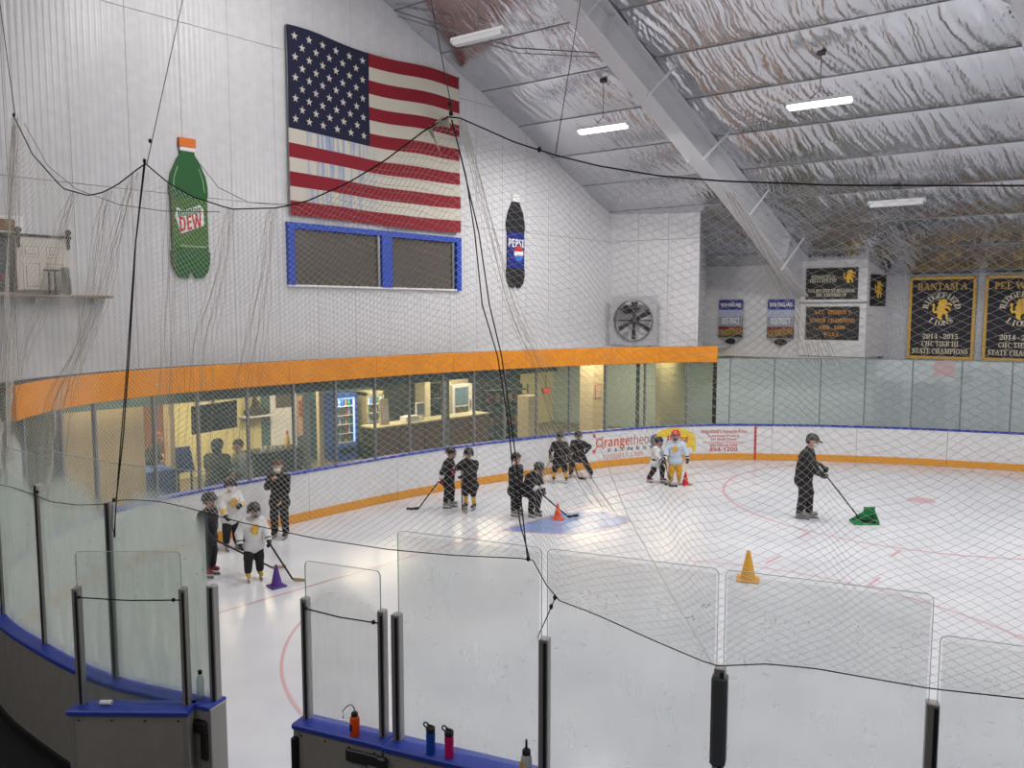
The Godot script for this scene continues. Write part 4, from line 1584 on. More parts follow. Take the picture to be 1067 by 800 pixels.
func bottles() -> void:
	var t := thing("water_bottle", "orange squeeze bottle with bent straw on the closed gate", "bottle", Vector3(-4.97, 1.07, -3.56), 0.6)
	var b := MB.new()
	b.lathe([Vector2(0, 0), Vector2(0.034, 0), Vector2(0.038, 0.006), Vector2(0.038, 0.13), Vector2(0.036, 0.15), Vector2(0.024, 0.165), Vector2(0, 0.166)], 20)
	part(t, "body", b, see_through(mat("bottle_orange", c8(240, 110, 30), 0.35)))
	b = MB.new()
	b.lathe([Vector2(0.026, 0.16), Vector2(0.027, 0.185), Vector2(0.02, 0.192), Vector2(0, 0.193)], 16)
	part(t, "cap", b, M.black)
	b = MB.new()
	b.tube([Vector3(0, 0.19, 0), Vector3(0.0, 0.225, 0), Vector3(-0.025, 0.25, 0), Vector3(-0.06, 0.235, 0), Vector3(-0.1, 0.19, 0)], 0.0045, 6)
	b.tube([Vector3(-0.1, 0.19, 0), Vector3(-0.085, 0.17, 0.01), Vector3(-0.09, 0.15, 0.01)], 0.002, 4)
	b.ball(Vector3(-0.09, 0.145, 0.01), Vector3.ONE * 0.008, 6, 4)
	part(t, "straw", b, M.wire)
	bx(t, "print", Vector3(-0.02, 0.075, 0.031), Vector3(0.026, 0.05, 0.006), mat("print_blue", c8(40, 40, 70), 0.5), 0.0, Basis(Vector3.UP, -0.55))
	for e in [["blue", c8(34, 84, 176), Vector3(-4.34, 1.07, -3.8)], ["pink", c8(206, 40, 116), Vector3(-4.2, 1.07, -3.86)]]:
		t = thing("water_bottle", "%s flip-top sports bottle on the blue cap rail, %s" % [e[0], "nearer the gate of a pair" if e[0] == "blue" else "beside a blue one"], "bottle", e[2], 0.2)
		b = MB.new()
		b.lathe([Vector2(0, 0), Vector2(0.032, 0), Vector2(0.035, 0.006), Vector2(0.035, 0.06), Vector2(0.032, 0.085), Vector2(0.035, 0.11), Vector2(0.035, 0.155), Vector2(0.03, 0.172), Vector2(0, 0.173)], 20)
		var bm := see_through(mat("bottle_" + e[0], e[1], 0.18))
		part(t, "body", b, bm)
		b = MB.new()
		b.lathe([Vector2(0.034, 0.168), Vector2(0.035, 0.2), Vector2(0.028, 0.208), Vector2(0, 0.21)], 18)
		b.bar(Vector3(-0.03, 0.215, 0), Vector3(0.02, 0.212, 0), 0.02, 0.018, Vector3.UP, 0.005)
		part(t, "cap", b, M.black)
		b = MB.new()
		var loop := []
		for i in 11:
			loop.append(Vector3(-0.042 + cos(TAU * i / 10) * 0.022, 0.212 + sin(TAU * i / 10) * 0.02, 0))
		b.tube(loop, 0.006, 6, false)
		part(t, "carry_loop", b, M.black)
	t = thing("water_bottle", "white squeeze bottle with tall black spout at the bottom edge of the photo", "bottle", Vector3(-3.62, 1.07, -4.08))
	b = MB.new()
	b.lathe([Vector2(0, 0), Vector2(0.036, 0), Vector2(0.039, 0.006), Vector2(0.038, 0.08), Vector2(0.039, 0.13), Vector2(0.03, 0.155), Vector2(0, 0.156)], 20)
	part(t, "body", b, mat("bottle_white", c8(196, 198, 200), 0.35))
	b = MB.new()
	b.lathe([Vector2(0.03, 0.15), Vector2(0.031, 0.185), Vector2(0.022, 0.195), Vector2(0.01, 0.197), Vector2(0.008, 0.26), Vector2(0.004, 0.268), Vector2(0, 0.268)], 16)
	part(t, "cap", b, M.black)
	bx(t, "print", Vector3(-0.012, 0.08, 0.034), Vector3(0.03, 0.06, 0.012), M.gold, 0.0)
	t = thing("water_bottle", "clear bottle with dark cap on the left boards beside the end post", "bottle", Vector3(-6.47, 1.07, -3.03))
	b = MB.new()
	b.lathe([Vector2(0, 0), Vector2(0.032, 0), Vector2(0.034, 0.006), Vector2(0.034, 0.16), Vector2(0.028, 0.185), Vector2(0.014, 0.2), Vector2(0.013, 0.215), Vector2(0, 0.216)], 18)
	var cl := mat("bottle_clear", Color(0.8, 0.86, 0.86, 0.55), 0.3)
	cl.transparency = BaseMaterial3D.TRANSPARENCY_ALPHA
	part(t, "body", b, cl)
	b = MB.new()
	b.lathe([Vector2(0.018, 0.21), Vector2(0.018, 0.24), Vector2(0, 0.241)], 14)
	part(t, "cap", b, M.black)
	t = thing("tape_roll", "small white roll of tape lying on the open gate's cap", "tape", Vector3(-6.93, 1.07, -2.42))
	b = MB.new()
	var ax := Vector3(0.75, 0, -0.67).normalized()
	b.lathe([Vector2(0.008, -0.05), Vector2(0.02, -0.05), Vector2(0.021, -0.045), Vector2(0.021, 0.045), Vector2(0.02, 0.05), Vector2(0.008, 0.05)], 16, Transform3D(Basis(ax.cross(Vector3.UP), ax, Vector3.UP), Vector3(0, 0.021, 0)))
	part(t, "roll", b, M.white)
	b = MB.new()
	b.lathe([Vector2(0.0, -0.051), Vector2(0.008, -0.051), Vector2(0.008, 0.051), Vector2(0.0, 0.051)], 10, Transform3D(Basis(ax.cross(Vector3.UP), ax, Vector3.UP), Vector3(0, 0.021, 0)))
	part(t, "core", b, M.wire)

# ---------------------------------------------------------------- on the end wall
# frame on the end wall: x runs along the wall to the right as seen from the rink, z points into the rink
func wall_xf(z: float, y: float, off := 0.0) -> Transform3D:
	return Transform3D(Basis(Vector3(0, 0, -1), Vector3.UP, Vector3.RIGHT), Vector3(-14.7 + off, y, z))

func place(o: Node3D, xf: Transform3D) -> Node3D:
	o.transform = xf
	return o

func flag() -> void:
	var w := 960
	var h := 720
	var im := Image.create(w, h, false, Image.FORMAT_RGB8)
	var red := c8(136, 22, 38)
	var white := c8(202, 196, 184)
	var blue := c8(25, 27, 58)
	for i in 13:
		im.fill_rect(Rect2i(0, i * h / 13, w, h / 13 + 1), red if i % 2 == 0 else white)
	var fn := FastNoiseLite.new()
	fn.seed = 8
	fn.frequency = 0.02
	# blue dye that has run down into the stripes under the canton
	for y in range(h * 7 / 13, h):
		var stripe := int(y * 13.0 / h)
		for x in w / 2:
			var n := fn.get_noise_2d(x * 2.4, y * 0.12)
			var a := clampf((n + 0.16) * 1.7, 0.0, 0.62) * (1.0 - smoothstep(0.3, 0.52, float(x) / w)) * smoothstep(0.06, 0.12, float(x) / w)
			a *= 1.0 - 0.5 * float(y - h * 7 / 13) / (h * 6.0 / 13)
			if a > 0.01:
				im.set_pixel(x, y, im.get_pixel(x, y).lerp(c8(96, 128, 196), a if stripe % 2 == 1 else a * 0.12))
	im.fill_rect(Rect2i(0, 0, int(w * 0.425), h * 7 / 13), blue)
	var star := PackedVector2Array()
	for i in 10:
		var r := 17.0 if i % 2 == 0 else 6.8
		star.append(Vector2(sin(PI * i / 5.0) * r, -cos(PI * i / 5.0) * r))
	for row in 9:
		for col in (6 if row % 2 == 0 else 5):
			var c := Vector2(w * 0.425 * (col * 2 + (1 if row % 2 == 0 else 2)) / 12.0, h * 7.0 / 13 * (row + 1) / 10.0)
			for y in range(-18, 19):
				for x in range(-18, 19):
					if Geometry2D.is_point_in_polygon(Vector2(x, y), star):
						im.set_pixel(int(c.x) + x, int(c.y) + y, white)
	var m := mat("flag_cloth", Color.WHITE, 0.85)
	m.albedo_texture = ImageTexture.create_from_image(im)
	m.texture_repeat = false
	var t := thing("flag", "large stars and stripes flag with run blue dye, hung flat above the end window", "flag")
	place(t, wall_xf(-9.12, 6.4, 0.05))
	var b := MB.new()
	b.sheet(60, 44, func(u, v):
		var sag: float = 0.04 * sin(u * PI * 3.0 + 0.6) * (1.0 - v) - 0.05 * sin(u * PI)
		return Vector3(u * 4.82, 3.78 * (1.0 - v) + sag + (0.05 * sin(u * 5.0) if v > 0.5 else 0.0) * (v - 0.5), 0.03 + 0.018 * sin(u * 17.0 + v * 4.0) + 0.014 * sin(v * 9.0 + u * 6.0)), Vector3(0, 0, 1))
	part(t, "cloth", b, m)
	bx(t, "heading", Vector3(-0.02, 1.9, 0.025), Vector3(0.03, 3.76, 0.012), M.wire, 0.0)
	b = MB.new()
	for p in [Vector3(-0.02, 3.76, 0.04), Vector3(4.8, 3.74, 0.04), Vector3(-0.02, 0.04, 0.04), Vector3(2.4, 3.7, 0.04)]:
		b.ball(p, Vector3(0.025, 0.025, 0.015), 8, 5)
	part(t, "grommet", b, M.steel)

func soda_signs() -> void:
	var t := thing("bottle_sign", "tall green soda bottle cutout with orange cap on the white wall left of the flag", "sign")
	place(t, wall_xf(-6.62, 5.03, 0.01))
	# outline from base to shoulder in metres, x from the left edge
	var half := func(pts: Array, w: float) -> PackedVector2Array:
		var q := PackedVector2Array()
		for p in pts:
			q.append(Vector2(w / 2 + p[0], p[1]))
		for i in pts.size():
			var p2 = pts[pts.size() - 1 - i]
			q.append(Vector2(w / 2 - p2[0], p2[1]))
		return q
	var green := mat("soda_green", c8(30, 92, 42), 0.45)
	var b := MB.new()
	b.prism(half.call([[0.03, 0.1], [0.07, 0.0], [0.24, 0.02], [0.33, 0.14], [0.37, 0.3], [0.38, 0.5], [0.35, 0.52], [0.35, 1.5], [0.37, 1.56], [0.37, 1.72], [0.33, 1.92], [0.2, 2.2], [0.14, 2.28], [0.13, 2.34]], 0.74), 0.04, Transform3D.IDENTITY)
	part(t, "bottle", b, green)
	b = MB.new()
	b.prism(half.call([[0.345, 0.56], [0.345, 1.48]], 0.74), 0.012, Transform3D(Basis.IDENTITY, Vector3(0, 0, 0.036)))
	part(t, "label", b, mat("soda_label", c8(62, 106, 40), 0.45))
	b = MB.new()
	b.prism(half.call([[0.155, 2.42], [0.16, 2.58]], 0.74), 0.06)
	part(t, "cap", b, mat("soda_cap", c8(226, 116, 34), 0.45), false, "orange cap")
	bx(t, "cap_ring", Vector3(0.37, 2.38, 0.03), Vector3(0.3, 0.08, 0.05), M.white, 0.01)
	var bold := font("Droid Sans", 700)
	var tilt := Basis(Vector3(0, 0, 1), 0.26)
	b = MB.new()
	b.prism(PackedVector2Array([Vector2(-0.26, -0.24), Vector2(0.22, -0.18), Vector2(0.29, 0.1), Vector2(0.26, 0.2), Vector2(-0.1, 0.16), Vector2(-0.2, 0.24), Vector2(-0.28, 0.1)]), 0.008, Transform3D(tilt, Vector3(0.38, 1.12, 0.044)))
	part(t, "logo_outline", b, M.white)
	b = MB.new()
	text(b, "Mountain", bold, 0.14, Transform3D(tilt, Vector3(0.36, 1.24, 0.056)), 0.46, 0.006, 0.2)
	part(t, "lettering", b, mat("soda_text", c8(20, 116, 70), 0.45))
	b = MB.new()
	text(b, "DEW", bold, 0.26, Transform3D(tilt, Vector3(0.38, 1.04, 0.056)), 0.44, 0.006, 0.2)
	part(t, "lettering", b, M.red)
	b = MB.new()
	for s in [-1, 1]:
		b.tube([Vector3(0.37 + s * 0.3, 1.62, 0.04), Vector3(0.37 + s * 0.27, 1.85, 0.04), Vector3(0.37 + s * 0.2, 2.05, 0.04)], 0.012, 5)
	part(t, "highlight_line", b, mat("soda_pale", c8(150, 190, 140), 0.5))
	bx(t, "label_band", Vector3(0.42, 0.6, 0.046), Vector3(0.5, 0.025, 0.01), M.soda_pale, 0.0)
	t = thing("bottle_sign", "tall dark blue cola bottle cutout on the white wall right of the window", "sign")
	place(t, wall_xf(-15.68, 5.05, 0.01))
	b = MB.new()
	var cola := mat("cola_black", c8(34, 34, 40), 0.45)
	b.prism(half.call([[0.03, 0.08], [0.06, 0.0], [0.2, 0.02], [0.31, 0.14], [0.36, 0.32], [0.36, 0.5], [0.33, 0.52], [0.33, 1.52], [0.37, 1.58], [0.37, 1.7], [0.3, 2.0], [0.16, 2.26], [0.13, 2.3]], 0.74), 0.04)
	part(t, "bottle", b, cola)
	b = MB.new()
	b.prism(half.call([[0.335, 0.53], [0.335, 1.5]], 0.74), 0.012, Transform3D(Basis.IDENTITY, Vector3(0, 0, 0.036)))
	part(t, "label", b, mat("cola_blue", c8(30, 42, 120), 0.45), false, "deep blue label")
	b = MB.new()
	b.prism(half.call([[0.13, 2.31], [0.14, 2.5]], 0.74), 0.05)
	part(t, "cap", b, M.white, false, "white cap")
	b = MB.new()
	text(b, "PEPSI", bold, 0.22, Transform3D(Basis.IDENTITY, Vector3(0.37, 1.2, 0.052)), 0.6, 0.006)
	part(t, "lettering", b, M.white)
	for e in [[0.0, PI, M.red, 0.06], [PI, TAU, mat("cola_light", c8(60, 110, 200), 0.4), -0.06]]:
		b = MB.new()
		var q := PackedVector2Array()
		for i in 15:
			var a := lerpf(e[0], e[1], i / 14.0)
			q.append(Vector2(cos(a) * 0.17, sin(a) * 0.15 + e[3]))
		b.prism(q, 0.008, Transform3D(Basis.IDENTITY, Vector3(0.47, 0.93, 0.05)))
		part(t, "logo_half", b, e[2])
	b = MB.new()
	b.prism(PackedVector2Array([Vector2(-0.18, -0.06), Vector2(0.18, -0.05), Vector2(0.18, 0.06), Vector2(-0.18, 0.05)]), 0.006, Transform3D(Basis.IDENTITY, Vector3(0.47, 0.93, 0.05)))
	part(t, "logo_band", b, M.white)

func end_window() -> void:
	var t := holder("window_1")
	var f = M.blue_frame
	var X := -14.66
	# room behind the panes
	var b := MB.new()
	b.box(Vector3(-16.9, 5.6, -11.5), Vector3(0.05, 2.6, 6.4))
	b.box(Vector3(-15.9, 6.8, -11.5), Vector3(2.0, 0.05, 6.4))
	b.box(Vector3(-15.9, 4.4, -11.5), Vector3(2.0, 0.05, 6.4))
	b.box(Vector3(-15.9, 5.6, -8.35), Vector3(2.0, 2.4, 0.05))
	b.box(Vector3(-15.9, 5.6, -14.65), Vector3(2.0, 2.4, 0.05))
	part(t, "room_lining", b, mat("dim_room", c8(140, 130, 118), 0.8), true)
	for e in [[-9.12, 0.16, 4.96, 6.25], [-11.62, 0.3, 4.96, 6.25], [-13.9, 0.16, 4.93, 6.25]]:
		b = MB.new()
		b.box(Vector3(X, (e[2] + e[3]) / 2, e[0]), Vector3(0.1, e[3] - e[2], e[1]), 0.006)
		part(t, "frame_post", b, f, true)
	b = MB.new()
	b.box(Vector3(X, 6.19, -11.5), Vector3(0.096, 0.13, 4.93), 0.006)
	part(t, "frame_head", b, f, true)
	b = MB.new()
	b.box(Vector3(X, 4.95, -11.5), Vector3(0.08, 0.04, 4.95), 0.004)
	part(t, "window_sill", b, M.white, true)
	for z in [-11.4, -13.72]:
		b = MB.new()
		b.box(Vector3(X - 0.01, 5.54, z), Vector3(0.06, 1.16, 0.07), 0.004)
		part(t, "sash_stile", b, M.alu, true)
	for e in [[-9.2, -11.38], [-11.77, -13.7]]:
		b = MB.new()
		b.box(Vector3(X - 0.03, 5.54, (e[0] + e[1]) / 2), Vector3(0.012, 1.16, e[0] - e[1]))
		part(t, "pane", b, M.dark_glass, true)

func hatch() -> void:
	# announcer's hatch with a sliding barn door, at the left edge
	var t := holder("window_2")
	var b := MB.new()
	b.box(Vector3(-16.0, 5.2, -3.3), Vector3(0.05, 1.6, 2.2))
	b.box(Vector3(-15.4, 6.0, -3.3), Vector3(1.2, 0.05, 2.2))
	b.box(Vector3(-15.4, 4.6, -3.3), Vector3(1.2, 0.05, 2.2))
	b.box(Vector3(-15.4, 5.2, -4.35), Vector3(1.2, 1.6, 0.05))
	part(t, "room_lining", b, M.dim_room, true)
	b = MB.new()
	b.box(Vector3(-14.72, 5.16, -3.42), Vector3(0.02, 0.84, 1.25))
	part(t, "pane", b, mat("dark_pane", c8(92, 98, 108), 0.15), true)
	b = MB.new()
	b.box(Vector3(-14.69, 5.16, -4.04), Vector3(0.06, 0.86, 0.05), 0.006)
	part(t, "jamb", b, M.dark_steel, true)
	b = MB.new()
	b.box(Vector3(-14.705, 4.97, -3.45), Vector3(0.02, 0.035, 1.0))
	part(t, "red_strip", b, M.red, true)
	b = MB.new()
	b.box(Vector3(-14.67, 5.8, -3.55), Vector3(0.06, 0.28, 1.3), 0.006)
	part(t, "board_frame", b, M.white, true)
	b = MB.new()
	b.box(Vector3(-14.635, 5.79, -3.5), Vector3(0.03, 0.18, 1.16), 0.004)
	var osb := mat("chipboard", c8(164, 118, 62), 0.7)
	osb.albedo_texture = noise_tex(128, 0.06, c8(150, 140, 120), Color.WHITE, 31)
	tri_map(osb, Vector3.ONE * 2.0)
	part(t, "chipboard_panel", b, osb, true)
	t = thing("barn_door", "short cream sliding barn door with raised panels, hung from a black rail", "door")
	place(t, wall_xf(-4.07, 4.75, 0.05))
	var cream := mat("cream_door", c8(206, 200, 190), 0.6)
	bx(t, "leaf", Vector3(0.4, 0.42, 0.02), Vector3(0.8, 0.84, 0.035), cream, 0.006)
	for e in [[0.22, 0.64, 0.24, 0.17], [0.58, 0.64, 0.24, 0.17], [0.22, 0.24, 0.24, 0.42], [0.58, 0.24, 0.24, 0.42]]:
		var fr := MB.new()
		for s in [-1, 1]:
			fr.box(Vector3(e[0] + s * e[2] / 2, e[1], 0.04), Vector3(0.02, e[3] + 0.02, 0.012), 0.004)
			fr.box(Vector3(e[0], e[1] + s * e[3] / 2, 0.04), Vector3(e[2] + 0.02, 0.02, 0.012), 0.004)
		part(t, "panel_moulding", fr, cream)
		bx(t, "raised_panel", Vector3(e[0], e[1], 0.04), Vector3(e[2] - 0.07, e[3] - 0.07, 0.014), cream, 0.006)
	for x in [0.04, 0.78]:
		bx(t, "hanger_strap", Vector3(x, 0.84, 0.055), Vector3(0.05, 0.3, 0.012), M.black, 0.004)
		var wheel := MB.new()
		wheel.lathe([Vector2(0, -0.012), Vector2(0.05, -0.012), Vector2(0.05, 0.012), Vector2(0, 0.012)], 16, Transform3D(Basis(Vector3.RIGHT, Vector3(0, 0, 1), Vector3.DOWN), Vector3(x, 0.97, 0.06)))
		part(t, "roller", wheel, M.black)
	t = thing("barn_rail", "black steel sliding rail above the cream barn door", "rail")
	place(t, wall_xf(-3.3, 5.64, 0.06))
	bx(t, "rail", Vector3(0.8, 0, 0.02), Vector3(1.62, 0.045, 0.012), M.black, 0.003)
	for i in 5:
		bx(t, "standoff", Vector3(0.1 + 0.37 * i, 0, 0), Vector3(0.025, 0.025, 0.05), M.black, 0.003)
	t = thing("ledge", "narrow brown wooden ledge under the barn door", "shelf")
	place(t, wall_xf(-2.9, 4.66, 0.0))
	bx(t, "board", Vector3(1.27, 0, 0.17), Vector3(2.56, 0.045, 0.34), mat("ledge_wood", c8(142, 124, 108), 0.6), 0.008)
	for x in [0.4, 1.4, 2.3]:
		bx(t, "bracket", Vector3(x, -0.07, 0.1), Vector3(0.03, 0.1, 0.2), M.white, 0.004)
	# a small black folded stand on the ledge
	t = thing("folded_stand", "small black folded stand leaning before the cream barn door", "stand")
	place(t, wall_xf(-4.5, 4.683, 0.2))
	for x in [0.0, 0.09]:
		bx(t, "leg", Vector3(x, 0.2, 0), Vector3(0.025, 0.4, 0.025), M.black, 0.004)
	bx(t, "foot", Vector3(0.04, 0.01, 0), Vector3(0.2, 0.02, 0.05), M.black, 0.004)
	bx(t, "top_bar", Vector3(0.05, 0.4, 0), Vector3(0.24, 0.03, 0.04), M.black, 0.004)
	bx(t, "case", Vector3(0.26, 0.23, 0), Vector3(0.12, 0.46, 0.1), M.dark_steel, 0.03, Basis(Vector3(0, 0, 1), 0.06))

func fan() -> void:
	var t := thing("fan", "square grey industrial fan with round housing standing on the orange fascia", "fan", Vector3(-13.72, 3.4, -20.38), 0.23)
	var b := MB.new()
	var ringp := PackedVector2Array()
	# front plate with a round hole, as four corner pieces
	var R := 0.63
	var h := 0.74
	for q in 4:
		var poly := PackedVector2Array()
		var s := Vector2(1 if q in [0, 3] else -1, 1 if q < 2 else -1)
		poly.append(Vector2(0, h) * s)
		poly.append(Vector2(h, h) * s)
		poly.append(Vector2(h, 0) * s)
		for i in 9:
			var a := PI / 2 * i / 8.0
			poly.append(Vector2(cos(a), sin(a)) * R * s)
		b.prism(poly, 0.03, Transform3D(Basis.IDENTITY, Vector3(0, h, 0.02)))
	part(t, "housing", b, mat("fan_plate", c8(190, 192, 196), 0.4, 0.5))
	b = MB.new()
	b.lathe([Vector2(R - 0.02, -0.06), Vector2(R, -0.06), Vector2(R, 0.09), Vector2(R - 0.03, 0.09), Vector2(R - 0.02, 0.0), Vector2(R - 0.02, -0.06)], 40, Transform3D(Basis(Vector3.RIGHT, Vector3(0, 0, 1), Vector3.DOWN), Vector3(0, h, 0.03)))
	part(t, "shroud_ring", b, M.steel)
	for i in 6:
		b = MB.new()
		var a := TAU * i / 6 + 0.02
		var d := Vector3(sin(a), cos(a), 0)
		var sd := Vector3(cos(a), -sin(a), 0)
		b.sheet(4, 6, func(u, v): return Vector3(0, h, 0.0) + d * lerpf(0.1, 0.57, v) + (sd * (u - 0.5)).rotated(d, 0.5) * lerpf(0.1, 0.2, v), Vector3(0, 0, 1))
		part(t, "blade", b, M.dark_steel)
	b = MB.new()
	b.lathe([Vector2(0, -0.12), Vector2(0.11, -0.12), Vector2(0.11, 0.03), Vector2(0.05, 0.06), Vector2(0, 0.06)], 18, Transform3D(Basis(Vector3.RIGHT, Vector3(0, 0, 1), Vector3.DOWN), Vector3(0, h, -0.02)))
	part(t, "hub", b, M.dark_steel)
	b = MB.new()
	b.lathe([Vector2(0, -0.14), Vector2(0.12, -0.14), Vector2(0.13, 0.1), Vector2(0.06, 0.13), Vector2(0, 0.13)], 16, Transform3D(Basis(Vector3.RIGHT, Vector3(0, 0, 1), Vector3.DOWN), Vector3(-0.24, h + 0.34, -0.1)))
	part(t, "motor", b, M.black)
	for e in [[Vector3(-0.62, h, -0.14), Vector3(0.62, h, -0.14)], [Vector3(-0.5, h + 0.36, -0.2), Vector3(0.1, h + 0.36, -0.2)]]:
		b = MB.new()
		b.bar(e[0], e[1], 0.03, 0.04)
		part(t, "strut", b, M.dark_steel)

# ---------------------------------------------------------------- banners and signs on the far wall
func far_xf(x: float, y: float, s: float) -> Transform3D:
	var d := Vector3(1, 0, -0.139).normalized()
	return Transform3D(Basis(d, Vector3.UP, d.cross(Vector3.UP)), Vector3(x, y, far_z(x, s)))

func champion_banner(x: float, title: String, label: String) -> void:
	var t := thing("banner", label, "banner", Vector3.ZERO, 0.0, "black and gold champion banners")
	place(t, far_xf(x, 4.22, 0.05))
	var cloth := mat("banner_black", c8(38, 36, 44), 0.85)
	var gold := mat("banner_gold", c8(190, 152, 68), 0.8)
	var b := MB.new()
	b.sheet(16, 16, func(u, v): return Vector3(lerpf(-0.85, 0.85, u), lerpf(1.2, -1.2, v), 0.02 + 0.008 * sin(u * 9.0 + v * 3.0)), Vector3(0, 0, 1))
	part(t, "cloth", b, cloth)
	for s in [-1, 1]:
		bx(t, "border", Vector3(s * 0.83, 0, 0.028), Vector3(0.08, 2.42, 0.03), gold, 0.004)
		bx(t, "border", Vector3(0, s * 1.17, 0.028), Vector3(1.7, 0.09, 0.03), gold, 0.004)
	var f := font("Droid Serif", 700)
	b = MB.new()
	text(b, title, f, 0.19, Transform3D(Basis.IDENTITY, Vector3(0, 0.92, 0.032)), 1.3)
	part(t, "title_lettering", b, gold)
	b = MB.new()
	arc_text(b, "RIDGEFIELD", f, 0.15, 0.42, 2.7, Transform3D(Basis.IDENTITY, Vector3(0, 0.25, 0.032)))
	arc_text(b, "LIONS", f, 0.15, 0.42, 1.25, Transform3D(Basis.IDENTITY, Vector3(0, 0.27, 0.032)), true)
	text(b, "2014 - 2015", f, 0.14, Transform3D(Basis.IDENTITY, Vector3(0, -0.54, 0.032)), 0.92)
	text(b, "CHC TIER III", f, 0.14, Transform3D(Basis.IDENTITY, Vector3(0, -0.76, 0.032)), 0.96)
	text(b, "STATE CHAMPIONS", f, 0.15, Transform3D(Basis.IDENTITY, Vector3(0, -0.98, 0.032)), 1.46)
	part(t, "lettering", b, mat("banner_cream", c8(206, 198, 176), 0.8))
	b = MB.new()
	b.prism(lion(0.3), 0.012, Transform3D(Basis.IDENTITY, Vector3(0, 0.26, 0.028)))
	part(t, "lion_emblem", b, M.gold)
	b = MB.new()
	b.tube([Vector3(-0.9, 1.22, 0.01), Vector3(0.9, 1.22, 0.01)], 0.015, 6)
	part(t, "pole", b, M.wire)

